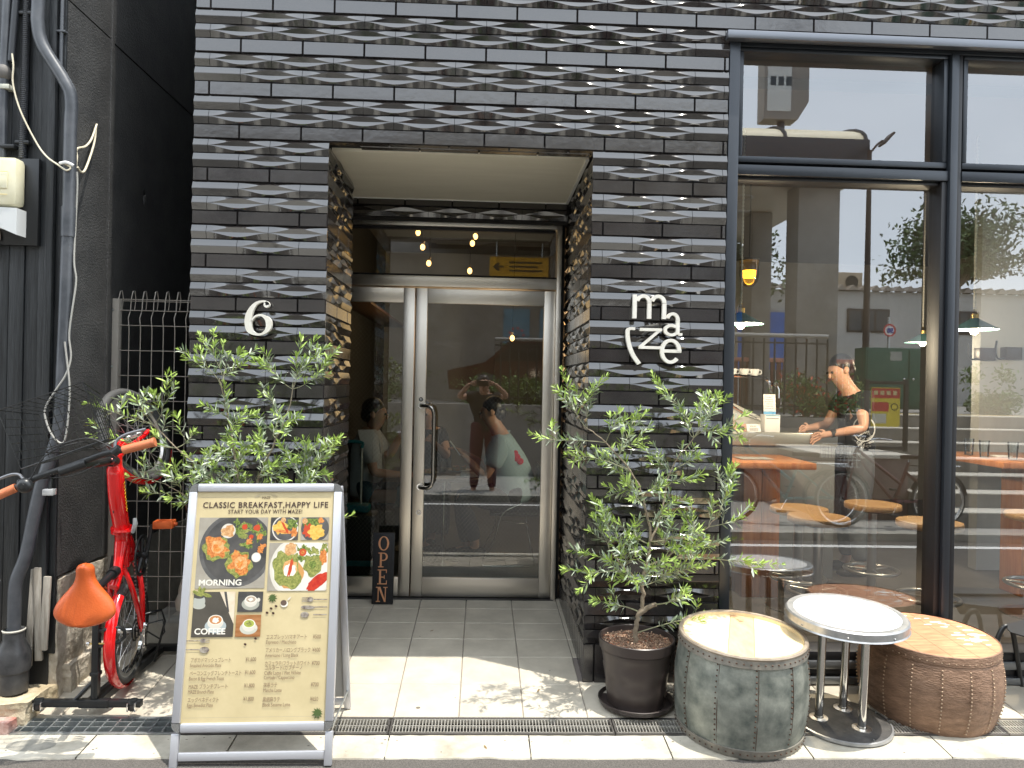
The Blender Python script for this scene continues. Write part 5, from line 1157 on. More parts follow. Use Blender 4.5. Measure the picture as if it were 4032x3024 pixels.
# basket : wire mesh, ahead of the bars
o = MB(); B0 = tiltf; BM = Matrix.Translation(ST + Vector((0, 0, -.16))) @ tiltf
def bp(fr_, lf_, z):   # tapered basket: fr 0..1, lf -1..1, z 0..1
    return BM @ Vector((.06 + (.20 + .04 * z) * fr_, lf_ * (.125 + .035 * z), .22 * z - .02))
BWIRE = mat('basket_wire', (.10, .10, .10), .22, .8)
def line(a, b, r=.0017): o.tube([a, b], r, BWIRE, 4)
nx_, ny_, nzb = 7, 9, 6
for k in range(nzb + 1):
    z = k / nzb; r = .003 if k == nzb else .0017; pts = [bp(0, -1, z), bp(1, -1, z), bp(1, 1, z), bp(0, 1, z)]; o.tube(pts + [pts[0]], r, BLKP, 5)
for k in range(ny_ + 1):
    t = -1 + 2 * k / ny_; line(bp(0, t, 0), bp(1, t, 0)); line(bp(0, t, 0), bp(0, t, 1)); line(bp(1, t, 0), bp(1, t, 1))
for k in range(nx_ + 1):
    t = k / nx_; line(bp(t, -1, 0), bp(t, 1, 0)); line(bp(t, -1, 0), bp(t, -1, 1)); line(bp(t, 1, 0), bp(t, 1, 1))
part(o, 'basket', BLKP, 60)
o = MB(); YD = mat('yellow_decal', (.85, .55, .02), .4)
for k in range(9):
    x = .60 + k * .016; z = .165 + (x - .6) * .30; o.tube([(x, -.0355, z - .008), (x + .006, -.0362, z + .008), (x + .013, -.0355, z - .006)], .0016, YD, 4)
part(o, 'decal', YD, 60)

# ------------------------------------------------------------------ people
SKIN = mat('skin', (.50, .28, .19), .5); HAIR = mat('black_hair', (.012, .009, .008), .4)
def hand_pts(pts, edges, rad, wi, wrist, d, side, curl, s=1.0):
    """append palm and five fingers at wrist index wi; d = hand direction, side = thumb side, curl = bend direction"""
    d = d.normalized(); side = (side - d * side.dot(d)).normalized(); curl = curl.normalized()
    p = len(pts); pts.append(wrist + d * .045 * s); rad.append((.028 * s, .018 * s)); edges.append((wi, p))
    for k in range(4):
        off = (k - 1.5) * -.019 * s; L = (.068, .080, .075, .060)[k] * s; b = wrist + d * .085 * s + side * (-off)
        i0 = len(pts); pts += [b, b + d * L * .5 + curl * L * .15, b + d * L * .8 + curl * L * .5]; rad += [.0092 * s, .0082 * s, .007 * s]; edges += [(p, i0), (i0, i0 + 1), (i0 + 1, i0 + 2)]
    i0 = len(pts); pts += [wrist + d * .04 * s + side * .035 * s, wrist + d * .07 * s + side * .055 * s + curl * .012 * s]; rad += [.0105 * s, .0085 * s]; edges += [(p, i0), (i0, i0 + 1)]
def person(name, label, J, root, faced, skinm=SKIN, shirt=None, pants=None, hair='short', sleeve=.55, hands=True, shoes=None, bulk=1.0):
    """J: dict of absolute joint positions"""
    t = thing(name, label, 'person', root); O = Vector(root); V = {k: Vector(v) - O for k, v in J.items()}; fv = Vector(faced).normalized()
    pts = []; rad = []; edges = []; ix = {}
    def P(n, p, r, par=None):
        ix[n] = len(pts); pts.append(p); rad.append(r)
        if par: edges.append((ix[par], ix[n]))
    P('pelvis', V['pelvis'], .075); P('belly', V['pelvis'].lerp(V['chest'], .5), .085, 'pelvis'); P('chest', V['chest'], .12, 'belly'); P('neck', V['chest'].lerp(V['head'], .45), .066, 'chest')
    hd_ = V['head']; upv = (hd_ - V['chest']).normalized()
    P('jaw', hd_ - upv * .070 + fv * .028, .066, 'neck'); P('skull', hd_ + fv * .008, .092, 'jaw'); P('crown', hd_ + upv * .07 - fv * .01, .070, 'skull')
    for s in 'LR':
        P('sh' + s, V['sh' + s], .055, 'chest'); P('el' + s, V['el' + s], .040, 'sh' + s); P('fa' + s, V['el' + s].lerp(V['wr' + s], .4), .038, 'el' + s); P('wr' + s, V['wr' + s], .026, 'fa' + s)
        if hands:
            d = (V['wr' + s] - V['el' + s]); up_ = V.get('th' + s, Vector((0, 0, 1))); hand_pts(pts, edges, rad, ix['wr' + s], V['wr' + s], V.get('hd' + s, d), up_, V.get('cu' + s, Vector((0, 0, -1))))
        P('hip' + s, V['hip' + s], .055, 'pelvis'); P('kn' + s, V['kn' + s], .058, 'hip' + s); P('ca' + s, V['kn' + s].lerp(V['an' + s], .35), .055, 'kn' + s); P('an' + s, V['an' + s], .038, 'ca' + s); P('to' + s, V['to' + s], .032, 'an' + s)
    body = skin('body', pts, edges, rad, skinm, t, 2, 0)
    # face
    sd = fv.cross(upv).normalized()
    fc = MB(); fc.ball(hd_ + fv * .094 - upv * .012, .0125, skinm, 12, (1, 1, 1.9)); fc.build('nose', skinm, t)
    for s in (-1, 1):
        e = MB(); e.ball(hd_ + fv * .084 + sd * s * .032 + upv * .010, .0105, mat('eye', (.02, .015, .012), .2), 10); e.build('eye', None, t)
        e = MB(); e.ball(hd_ + sd * s * .083 - upv * .005 - fv * .005, .024, skinm, 12, (.5 if abs(sd.x) > .5 else .9, .5 if abs(sd.y) > .5 else .9, 1.25)); e.build('ear', skinm, t)
    mo = MB(); mo.ball(hd_ + fv * .076 - upv * .052, .018, mat('lips', (.35, .12, .10), .4), 10, (.9, .9, .35)); mo.build('mouth', None, t)
    hb_ = MB(); hb_.ball(hd_ - fv * .036 + upv * .034, .093, HAIR, 20); hb_.ball(hd_ - fv * .052 - upv * .02, .070, HAIR, 16)
    if hair == 'long': hb_.ball(hd_ - fv * .050 - upv * .13, .078, HAIR, 16, (1, .8, 1.9)); hb_.ball(hd_ - fv * .03 - upv * .05, .088, HAIR, 16)
    hb_.build('hair', HAIR, t)
    hp = [hd_ - fv * .026 + upv * .02, hd_ - fv * .018 + upv * .058, hd_ + fv * .016 + upv * .072, hd_ - fv * .052 - upv * .03]; hr = [.088, .084, .050, .066]; he = [(0, 1), (1, 2), (0, 3)]
    if hair == 'long': hp += [hd_ - fv * .06 - upv * .16, hd_ - fv * .05 - upv * .30]; hr += [.075, .05]; he += [(3, 4), (4, 5)]
    if shirt:
        td = (V['chest'] - V['pelvis']).normalized()
        sp = [V['pelvis'] - td * .09, V['pelvis'] + td * .03, V['chest'], V['chest'].lerp(V['head'], .30), V['pelvis'].lerp(V['chest'], .5)]; sr = [.158 * bulk, .152 * bulk, .160 * bulk, .080, .150 * bulk]; se = [(0, 1), (1, 4), (4, 2), (2, 3)]
        for s in 'LR':
            i = len(sp); sp += [V['sh' + s], V['sh' + s].lerp(V['el' + s], sleeve)]; sr += [.080 * bulk, .070 * bulk]; se += [(2, i), (i, i + 1)]
            if sleeve > .9: sp += [V['el' + s].lerp(V['wr' + s], .6)]; sr += [.045]; se += [(i + 1, i + 2)]
        skin('shirt', sp, se, sr, shirt, t, 2, 0)
    if pants:
        td = (V['chest'] - V['pelvis']).normalized(); sp = [V['pelvis'], V['pelvis'] + td * .11]; sr = [.152, .142]; se = [(0, 1)]
        for s in 'LR': i = len(sp); sp += [V['hip' + s], V['kn' + s], V['kn' + s].lerp(V['an' + s], .92)]; sr += [.120, .082, .062]; se += [(0, i), (i, i + 1), (i + 1, i + 2)]
        skin('trousers', sp, se, sr, pants, t, 2, 0)
    for s in 'LR':
        sh_ = MB(); d = (V['to' + s] - V['an' + s]); d.z = 0; d.normalize(); c = V['an' + s] + d * .06 - Vector((0, 0, .035)); M = d.to_track_quat('Y', 'Z').to_matrix(); sh_.ball(c, .14, shoes or BLACK, 16, (.34, 1, .30), M=M); sh_.build('shoe', shoes or BLACK, t)
    return t
# seated man by the door
TEE = mat('blue_grey_cotton', (.30, .42, .47), .9, bump=.3, bs=40); PNT = mat('dark_trousers', (.02, .025, .035), .9); GREYT = mat('pale_grey_shirt', (.58, .59, .62), .9, bump=.2, bs=40)
m1 = person('person', 'man in blue grey t-shirt seated behind the right door leaf holding a phone', dict(pelvis=(.30, 2.3, .60), chest=(.20, 2.3, .98), head=(.075, 2.3, 1.27), shL=(.16, 2.13, 1.03), elL=(.04, 2.08, .76), wrL=(-.12, 2.12, .91), shR=(.18, 2.46, 1.03), elR=(.05, 2.52, .80), wrR=(-.15, 2.42, .92),
    hipL=(.24, 2.2, .56), knL=(-.16, 2.18, .60), anL=(-.02, 2.15, .20), toL=(-.12, 2.12, .15), hipR=(.24, 2.4, .56), knR=(-.17, 2.42, .58), anR=(-.10, 2.42, .13), toR=(-.24, 2.42, .09),
    thL=(0, .3, 1), thR=(0, -.3, 1)), (.3, 2.3, .06), (-1, 0, -.25), shirt=TEE, pants=PNT, sleeve=.75, bulk=1.22)
bt = MB()
for k, (dx, dz, r_) in enumerate(((0, 0, .034), (.03, -.03, .028), (-.008, .035, .022))): bt.ball((-.02 + dx, -.182 + k * .002, .86 + dz), r_, mat('red_print', (.6, .02, .06), .8), 10, (1, .15, 1))
bt.build('shirt_print', None, m1)
ph = MB(); ph.rbox((-.004, -.036, -.07), (.004, .036, .07), .003, WHITE); po = tag(ph.build('phone', WHITE, None), 'white phone held up by the man in the blue grey t-shirt', 'phone'); po.location = (-.205, 2.13, .985); po.rotation_euler = (0, R(-38), 0)
m2 = person('person', 'man in pale grey shirt seated on the left behind the narrow door leaf facing right', dict(pelvis=(-.95, 2.35, .62), chest=(-.93, 2.35, 1.0), head=(-.86, 2.33, 1.24), shL=(-.92, 2.52, 1.05), elL=(-.78, 2.56, .86), wrL=(-.66, 2.48, 1.08), shR=(-.90, 2.19, 1.05), elR=(-.84, 2.12, .78), wrR=(-.62, 2.18, .76),
    hipL=(-.86, 2.45, .58), knL=(-.48, 2.48, .58), anL=(-.48, 2.48, .14), toL=(-.36, 2.48, .09), hipR=(-.86, 2.25, .58), knR=(-.48, 2.22, .58), anR=(-.5, 2.22, .14), toR=(-.38, 2.22, .09)), (-.9, 2.35, .06), (1, -.1, -.15), bulk=1.1, shirt=GREYT, pants=mat('blue_trousers', (.03, .08, .12), .9), sleeve=.8)
m3 = person('person', 'long haired woman in dark top seated at the far side of the cafe table', dict(pelvis=(-.50, 3.05, .6), chest=(-.50, 3.0, .98), head=(-.52, 2.93, 1.22), shL=(-.36, 3.0, 1.03), elL=(-.30, 2.86, .84), wrL=(-.40, 2.75, .96), shR=(-.66, 3.0, 1.03), elR=(-.70, 2.86, .82), wrR=(-.58, 2.72, .84),
    hipL=(-.42, 3.0, .56), knL=(-.42, 2.7, .56), anL=(-.42, 2.75, .14), toL=(-.42, 2.63, .09), hipR=(-.58, 3.0, .56), knR=(-.58, 2.7, .56), anR=(-.58, 2.75, .14), toR=(-.58, 2.63, .09)), (-.5, 3.05, .06), (0, -1, -.2), shirt=mat('dark_top', (.03, .028, .03), .9), pants=PNT, hair='long')
m4 = person('person', 'barista in black printed t-shirt working at the counter seen through the large window', dict(pelvis=(2.98, 2.05, 1.02), chest=(2.96, 1.98, 1.36), head=(2.80, 1.98, 1.66), shL=(2.92, 2.16, 1.44), elL=(2.80, 2.18, 1.22), wrL=(2.62, 2.08, 1.20), shR=(2.90, 1.83, 1.44), elR=(2.88, 1.74, 1.22), wrR=(2.65, 1.80, 1.17),
    hipL=(2.98, 2.15, .96), knL=(2.96, 2.16, .53), anL=(2.98, 2.16, .12), toL=(2.88, 2.16, .08), hipR=(2.98, 1.95, .96), knR=(2.95, 1.94, .53), anR=(2.98, 1.94, .12), toR=(2.88, 1.94, .08)), (2.98, 2.05, .06), (-.9, -.1, -.35), shirt=mat('black_tshirt', (.008, .008, .01), .9), pants=mat('grey_denim', (.09, .10, .11), .9), sleeve=.6)
b = MB(); PW = mat('white_shirt_print', (.6, .6, .58), .8)
Mb = upright(.0, -.208, .18)
ring(b, -.03, .30, .075, .10, .008, 0, 360, PW, 30, .002)
b2_ = MB(); b2_.v = [(x - .005, y - .195, z + .85) for x, y, z in b.v]; b2_.f = b.f; b2_.m = b.m; b2_.mats = b.mats; b = b2_
glyphs(b, 'MAZE', upright(-.10, -.215, 1.29), .042, PW, .001, off=.001); glyphs(b, 'maze', upright(-.075, -.20, 1.12) , .036, PW, .001)
for k in range(30): a = random.uniform(0, 2 * PI); b.tube([(-.03 + .05 * math.cos(a) * random.random(), -.197, 1.07 + .05 * math.sin(a)), (-.03 + .07 * math.cos(a + .5), -.197, 1.06 + .06 * math.sin(a + .6))], .0018, PW, 3)
b.build('shirt_print', PW, m4, 0)
wt_ = MB(); wt_.tube([(2.655 - 2.98, 1.80 - 2.05, 1.112), (2.69 - 2.98, 1.795 - 2.05, 1.122)], .031, BLACK, 14); wt_.build('wristwatch', BLACK, m4)
# the photographer standing in the street, seen in the door glass
m5 = person('person', 'photographer in dark t-shirt standing in the street with both arms raised to a phone', dict(pelvis=(.04, -4.10, .88), chest=(.03, -4.09, 1.24), head=(.02, -4.03, 1.50), shL=(.22, -4.08, 1.32), elL=(.34, -3.94, 1.33), wrL=(.17, -3.80, 1.50), shR=(-.16, -4.08, 1.32), elR=(-.32, -3.94, 1.31), wrR=(-.17, -3.80, 1.50),
    hipL=(.13, -4.1, .84), knL=(.15, -4.08, .40), anL=(.16, -4.12, .0), toL=(.17, -4.0, -.04), hipR=(-.06, -4.1, .84), knR=(-.08, -4.08, .40), anR=(-.10, -4.12, .0), toR=(-.11, -4.0, -.04), hdL=(-1.05 + .0, -3.8, 1.5) , hdR=(1.05, -3.8, 1.5),
    ), (.03, -4.1, -.08), (0, 1, -.05), shirt=mat('charcoal_tshirt', (.014, .013, .015), .9), pants=mat('wine_shorts', (.10, .02, .03), .9), sleeve=.6, hands=False)
ph = MB(); ph.rbox((-.078, -3.765, 1.462), (.078, -3.757, 1.538), .004, BLACK); tag(ph.build('phone', BLACK, None), 'black phone held horizontally by the photographer in the street', 'phone')
hp_ = MB()
for s in (-1, 1):
    pts = [Vector((s * .17, -3.80, 1.50)), Vector((s * .125, -3.79, 1.505))]; ed = [(0, 1)]; rd_ = [.026, .026]
    for k in range(4):
        z = 1.535 - .019 * k; i0 = len(pts); pts += [Vector((s * .105, -3.78, z)), Vector((s * .075, -3.772, z))]; rd_ += [.0092, .008]; ed += [(1, i0), (i0, i0 + 1)]
    i0 = len(pts); pts += [Vector((s * .115, -3.78, 1.475)), Vector((s * .085, -3.772, 1.468))]; rd_ += [.0105, .0085]; ed += [(1, i0), (i0, i0 + 1)]
    O5 = Vector(m5.location); skin('hand', [p - O5 for p in pts], ed, rd_, SKIN, m5, 1, 0)

# ------------------------------------------------------------------ interior furniture seen through the door
def inst(root, name, label, cat, group=None): pass
tbd = thing('dining_table', 'dark wood cafe table on steel posts between the seated guests', 'table', (-.35, 2.5, .058))
o = MB(); o.rbox((-.42, -.38, .655), (.36, .38, .685), .004, mat('dark_table_wood', (.10, .06, .04), .35, c2=(.15, .09, .055), ns=5, stretch=(1, 8, 8))); o.build('tabletop', None, tbd)
for x, y in ((.06, -.28), (-.28, .2)):
    o = MB(); o.cyl((x, y, .01), (x, y, .654), .016, CHROME, 14); o.lathe([(.13, 0), (.13, .006), (.016, .02)], (x, y, 0), CHROME, 24); o.build('leg', CHROME, tbd)
for i, (x, y, lab) in enumerate(((-.10, 2.25, 'crumpled white napkin on a plate in front of the man in blue grey'), (-.45, 2.42, 'white plate with food in the middle of the dining table'), (-.18, 2.62, 'white plate with orange food near the far side of the dining table'))):
    p = thing('plate', lab, 'plate', (x, y, .744)); o = MB(); o.lathe([(0, .002), (.06, .003), (.10, .014), (.102, .012), (.06, 0), (0, 0)], m=WHITE, n=28); o.build('dish', WHITE, p)
    o = MB(); rough(o, (-.05, -.04, .005), (.05, .04, .04), 6, 6, 6, .02, WHITE if i == 0 else mat('orange_food', (.6, .2, .05), .6, c2=(.3, .3, .08), ns=30), i); o.build('napkin' if i == 0 else 'food', None, p, 60)
gl_i = 0
def drinkglass(x, y, z, lab, h=.11, r=.034):
    o = MB(); o.lathe([(0, .004), (r * .8, .004), (r, h), (r - .002, h), (r * .78, .008), (0, .008)], (0, 0, 0), CLG, 20); g = o.build('glass', CLG, None, 40); g.location = (x, y, z); tag(g, lab, 'glass', 'water glasses'); return g
drinkglass(-.52, 2.3, .744, 'water glass at the near left corner of the dining table'); drinkglass(-.32, 2.55, .744, 'water glass in the middle of the dining table behind the plates')
cr_ = thing('wire_chair', 'bent chrome sled base chair under the man in blue grey', 'chair', (.2, 2.3, .058))
o = MB()
for s in (-1, 1): o.tube(spline([(.13, s * .2, .50), (-.02, s * .21, .42), (-.08, s * .21, .22), (-.17, s * .21, .04), (-.15, s * .21, .01), (.0, s * .21, .008), (.2, s * .21, .008)], 6), .0075, CHROME, 8); o.tube([(-.03, s * .21, .36), (.18, s * .2, .34), (.24, s * .2, .008)], .0065, CHROME, 8)
o.build('sled_frame', CHROME, cr_, 60); o = MB(); o.rbox((-.12, -.2, .40), (.28, .2, .425), .008, BLACK); o.rbox((.26, -.2, .42), (.285, .2, .80), .008, BLACK); o.build('seat', BLACK, cr_)
c2_ = thing('padded_chair', 'black high backed chair behind the man in pale grey', 'chair', (-1.02, 2.3, .058)); o = MB(); o.rbox((-.10, -.22, .10), (.35, .22, .44), .03, BLACK); o.build('seat', BLACK, c2_); o = MB(); o.rbox((-.13, -.24, .3), (-.02, .24, .98), .03, BLACK); o.build('backrest', BLACK, c2_)
c3_ = thing('padded_chair', 'dark chair under the long haired woman', 'chair', (-.5, 3.15, .058)); o = MB(); o.rbox((-.22, -.25, .08), (.22, .15, .44), .02, BLACK); o.build('seat', BLACK, c3_); o = MB(); o.rbox((-.22, .12, .3), (.22, .17, .88), .02, BLACK); o.build('backrest', BLACK, c3_)
su = thing('suitcase', 'black suitcase with teal trim and raised pull handle standing inside the left door leaf', 'suitcase', (-.93, 1.62, .06))
TEAL = mat('teal_plastic', (.01, .20, .24), .35)
o = MB(); o.rbox((-.20, -.12, .05), (.20, .12, .50), .03, BLACK); o.build('shell', BLACK, su); o = MB(); o.rbox((-.19, -.123, .14), (.19, -.1195, .18), .004, TEAL); o.rbox((-.14, -.06, .501), (.14, .06, .56), .015, TEAL); o.build('trim', TEAL, su)
o = MB()
for x in (-.09, .075): o.cyl((x, .0, .5), (x, .0, .98), .009, GALV, 10)
o.tube(spline([(-.09, 0, .96), (-.085, 0, 1.0), (.07, 0, 1.0), (.075, 0, .96)], 5), .012, TEAL, 10); o.build('pull_handle', GALV, su)
for x in (-.16, .16): o = MB(); o.cyl((x - .01, 0, .022), (x + .01, 0, .022), .022, BLACK, 14); o.rbox((x - .015, -.01, .03), (x + .015, .01, .055), .003, BLACK); o.build('caster_wheel', BLACK, su)
# bare filament bulbs
WARM = (1, .52, .16)
for i, (x, y, z, lab) in enumerate(((-.611, 3.0, 2.853, 'upper left filament bulb glowing behind the transom'), (-.567, 3.0, 2.723, 'middle left filament bulb glowing behind the transom'), (-.509, 3.0, 2.579, 'lower left filament bulb glowing behind the transom'), (-.092, 3.0, 2.833, 'highest filament bulb right of centre behind the transom'), (-.118, 3.0, 2.770, 'filament bulb just below the highest one behind the transom'), (-.137, 3.0, 2.519, 'low filament bulb right of centre behind the transom'), (.27, 3.2, 1.93, 'single filament bulb hanging low behind the right door leaf'))):
    t = thing('filament_bulb', lab, 'light bulb', (x, y, z), 'filament bulbs on the ceiling'); o = MB(); M = Euler((0, R(30), 0)).to_matrix() if i < 5 else Matrix.Identity(3)
    o.ball((0, 0, 0), .022, emat('warm_filament_glow', WARM, 6), 12, (1, 1, 1.3)); o.build('bulb', None, t); o = MB(); o.tube([(0, 0, .026), (.012 if i < 5 else 0, 0, .055)], .013, mat('brass_socket', (.5, .33, .14), .3, 1), 10); o.tube([(.012 if i < 5 else 0, 0, .05), (.012, 0, 3.2 - z)], .0025, BLACK, 5); o.build('socket', None, t)
    if i in (1, 4, 6):
        L = bpy.data.lights.new('bulb_light', 'POINT'); L.energy = 4; L.color = (1, .62, .3); L.shadow_soft_size = .3; lo_ = bpy.data.objects.new('bulb_light', L); col.objects.link(lo_); lo_.location = (x, y + .7, min(z, 2.2) - .1)
# shelf with bottles on dark left wall & back wall cladding
o = MB(); o.rbox((-1.29, 3.0, 2.20), (-1.02, 5.9, 2.23), .004, mat('brown_shelf', (.16, .08, .04), .5)); tag(o.build('shelf', None), 'long brown shelf high on the dark left cafe wall', 'shelf')
o = MB(); o.rbox((.15, 5.92, .06), (.88, 5.99, 2.1), .004, mat('grey_door_paint', (.28, .27, .25), .5)); tag(o.build('inner_door', None), 'pale grey inner door at the back of the cafe', 'door')

# ------------------------------------------------------------------ interior seen through the big window
def table_high(x0, x1, y0, y1, z, lab, post):
    t = thing('bar_table', lab, 'table', ((x0 + x1) / 2, (y0 + y1) / 2, .055)); ox, oy = t.location.x, t.location.y
    o = MB(); o.rbox((x0 - ox, y0 - oy, z - .10), (x1 - ox, y1 - oy, z - .055), .006, WALNUT); o.build('tabletop', WALNUT, t); o = MB()
    for k in range(2): px0 = post[0] + k * (post[1] - post[0]) / 2; o.rbox((px0 - ox + .001, post[2] - oy, .0), (px0 + (post[1] - post[0]) / 2 - ox - .001, post[3] - oy, z - .101), .006, WALNUT)
    o.build('post', WALNUT, t)
    return t
table_high(1.30, 2.29, 1.235, 1.95, 1.0, 'red brown wooden bar table behind the left window pane', (1.82, 2.08, 1.33, 1.55))
table_high(3.60, 4.60, 1.235, 2.1, 1.03, 'red brown wooden bar table at the right edge with glasses on it', (3.86, 4.12, 1.40, 1.62))
STL = mat('stool_steel', (.42, .42, .41), .28, .9)
stool = thing('bar_stool', 'front round wooden bar stool beside the left bar table post', 'stool', (2.10, .79, .055), 'round bar stools with foot rings')
o = MB(); o.lathe([(0, .622), (.165, .622), (.180, .626), (.184, .634), (.184, .658), (.180, .664), (0, .666)], m=OAKD, n=40); o.build('seat', OAKD, stool); o = MB(); o.lathe([(.09, .62), (.085, .605), (.03, .60), (.03, .0)], m=STL, n=24); o.lathe([(.0, .606), (.09, .606), (.092, .621)], m=BLACK, n=24); o.build('post', STL, stool)
o = MB(); o.tube([(.172 * math.cos(a), .172 * math.sin(a), .20) for a in [2 * PI * i / 40 for i in range(40)]], .0125, STL, 10, closed=True)
for k in range(3): a = 2 * PI * k / 3 + .4; o.tube([(.03 * math.cos(a), .03 * math.sin(a), .20), (.165 * math.cos(a), .165 * math.sin(a), .20)], .008, STL, 8)
o.build('foot_ring', STL, stool, 60); o = MB(); o.lathe([(.20, 0), (.20, .006), (.05, .014), (.03, .02)], m=STL, n=36); o.build('base', STL, stool)
for x, y, lab in ((2.74, 1.34, 'round wooden bar stool right behind the front one near the window centre'), (2.12, 1.12, 'round wooden bar stool half hidden by the left bar table post'), (2.73, .67, 'round wooden bar stool just left of the dark window mullion'), (3.66, 1.0, 'round wooden bar stool under the right bar table')):
    dup(stool, (x, y, .055), lab)
ct = thing('service_counter', 'steel edged service counter with grey front inside the window', 'counter', (2.3, 2.3, .055))
o = MB(); o.rbox((-.36, -.44, .0), (.42, .3, .90), .004, mat('grey_counter_front', (.16, .165, .16), .6)); o.build('body', None, ct); o = MB(); o.rbox((-.40, -.46, 1.015), (.43, .35, 1.115), .004, mat('dull_steel', (.42, .40, .34), .35, .8)); o.rbox((-.38, -.44, .901), (.42, .32, 1.014), .004, mat('grey_counter_front2', (.11, .11, .105), .6)); o.build('worktop', None, ct)
CZ = 1.17
o = MB(); o.rbox((-.06, -.04, 0), (.06, .06, .135), .004, WHITE); o.box((0, -.0412, .105), (.10, .001, .004), DALU); o.box((0, -.0412, .128), (.11, .0012, .008), mat('pale_blue', (.2, .4, .5), .5)); q = o.build('card_box', WHITE); q.location = (2.235, 1.92, CZ); tag(q, 'white box on the counter below the upright white card', 'box')
o = MB(); o.rbox((-.048, -.004, 0), (.048, .0, .155), .002, WHITE); o.box((0, -.0045, .01), (.096, .0008, .022), mat('sky_blue', (.12, .35, .6), .5))
for k in range(6): o.box((-.003, -.0045, .045 + k * .017), (.07 - .012 * (k % 3), .0006, .005), mat('print_blue_grey', (.3, .36, .45), .5))
q = o.build('notice_card', WHITE); q.location = (2.23, 1.93, CZ + .137); q.rotation_euler = (R(-6), 0, 0); tag(q, 'upright white notice card with blue foot standing on the white box', 'card')
o = MB(); o.rbox((-.055, -.003, 0), (.055, .0, .062), .001, WHITE); glyphs(o, 'Wi-Fi', upright(-.03, -.0032, .035), .022, INK, .0003); 
for k in range(3): o.box((0, -.0035, .026 - k * .008), (.07, .0006, .003), INK)
q = o.build('wifi_card', WHITE); q.location = (2.10, 1.90, CZ); q.rotation_euler = (R(-20), 0, 0); tag(q, 'small white card reading Wi-Fi leaning on the counter', 'card')
o = MB(); o.rbox((-.05, -.003, 0), (.05, .0, .062), .001, mat('salmon_card', (.5, .28, .2), .6)); o.box((.005, -.0035, .025), (.06, .0006, .03), INK); q = o.build('picture_card', None); q.location = (1.99, 1.90, CZ); q.rotation_euler = (R(-20), 0, 0); tag(q, 'salmon coloured picture card left of the Wi-Fi card', 'card')
o = MB(); o.rbox((-.045, -.003, 0), (.045, .0, .12), .001, mat('kraft_card', (.40, .32, .25), .7)); q = o.build('drawing_card', None); q.location = (1.93, 1.95, CZ); tag(q, 'kraft paper drawing card standing at the left end of the counter', 'card')
mc = thing('espresso_machine', 'chrome trimmed espresso machine with slanted white side on the counter', 'coffee machine', (2.0, 2.12, CZ))
o = MB(); o.prism([(-.35, 0), (.18, 0), (.20, .10), (-.28, .33), (-.35, .33)], .30, upright(0, .15, 0), mat('ivory_panel', (.45, .44, .40), .4)); o.build('body', None, mc, 30); o = MB(); o.tube([(-.30, -.16, .345), (.02, -.16, .15), (.19, -.16, .08)], .010, CHROME, 8); o.tube(spline([(-.10, -.16, .43), (.08, -.16, .425), (.20, -.16, .41), (.24, -.16, .37), (.25, -.16, .30)], 5), .012, CHROME, 8); o.cyl((.28, -.18, .37), (.28, -.15, .37), .022, CHROME, 16); o.tube([(.28, -.16, .39), (.31, -.16, .33), (.31, -.16, .26)], .006, CHROME, 8); o.build('chrome_trim', CHROME, mc)
shf = thing('cup_shelf', 'black shelf above the espresso machine carrying white cups', 'shelf', (2.0, 2.2, 1.60)); o = MB(); o.rbox((-.3, -.15, -.01), (.25, .15, .0), .002, BLACK); o.build('board', BLACK, shf)
cup = thing('cup', 'white cup at the left end of the black cup shelf', 'cup', (1.82, 2.12, 1.602), 'white cups on the shelf'); o = MB(); o.lathe([(0, 0), (.022, 0), (.036, .03), (.040, .058), (.037, .058), (.03, .02), (0, .008)], m=WHITE, n=20); o.build('body', WHITE, cup, 50); o = MB(); o.tube(spline([(.036, 0, .048), (.058, 0, .045), (.056, 0, .02), (.032, 0, .018)], 4), .004, WHITE, 6); o.build('handle', WHITE, cup, 60)
for k, lab in enumerate(('second white cup from the left on the black cup shelf', 'third white cup from the left on the black cup shelf', 'fourth white cup from the left on the black cup shelf', 'white cup at the right end of the black cup shelf')): dup(cup, (1.91 + .09 * k, 2.12 + .02 * (k % 2), 1.602), lab)
# shade lamps
BRS = mat('brass', (.6, .42, .15), .3, 1); GENM = mat('green_enamel', (.10, .22, .21), .25); CORD = mat('white_twisted_cord', (.62, .6, .52), .7)
pn = thing('pendant_lamp', 'green enamel disc pendant lamp hanging just right of the tiled pier', 'lamp', (1.66, 1.0, 1.895), 'green enamel pendant lamps')
o = MB(); o.lathe([(.022, .098), (.045, .082), (.140, .026), (.142, .022), (.045, .074), (.0, .09)], m=GENM, n=48); o.lathe([(.139, .0238), (.045, .0725), (0, .0725)], m=WHITE, n=48); o.build('lamp_shade', GENM, pn, 50)
o = MB(); o.lathe([(.0, .158), (.010, .155), (.014, .135), (.024, .125), (.024, .097), (.0, .09)], m=BRS, n=18); o.build('cap', BRS, pn)
o = MB(); o.ball((0, 0, .018), .028, emat('warm_white_bulb', (1, .86, .62), 5), 18); o.build('bulb', None, pn)
o = MB()
for s in (0, PI): o.tube([(.004 * math.cos(i * .8 + s), .004 * math.sin(i * .8 + s), .15 + i * .0065) for i in range(176)], .0036, CORD, 5)
o.build('cord', CORD, pn, 60)
p2 = dup(pn, (3.21, 1.0, 1.895), 'green enamel disc pendant lamp in the right window pane'); p3 = dup(pn, (3.72, 2.4, 1.90), 'green enamel disc pendant lamp deeper inside left of the mullion')
for q in ((1.66, 1.0, 1.84), (3.21, 1.0, 1.84), (3.72, 2.4, 1.84)):
    L = bpy.data.lights.new('bulb_light', 'POINT'); L.energy = 70 if q[0] < 3.5 else 12; L.color = (1, .8, .55); L.shadow_soft_size = .05; lo_ = bpy.data.objects.new('bulb_light', L); col.objects.link(lo_); lo_.location = q
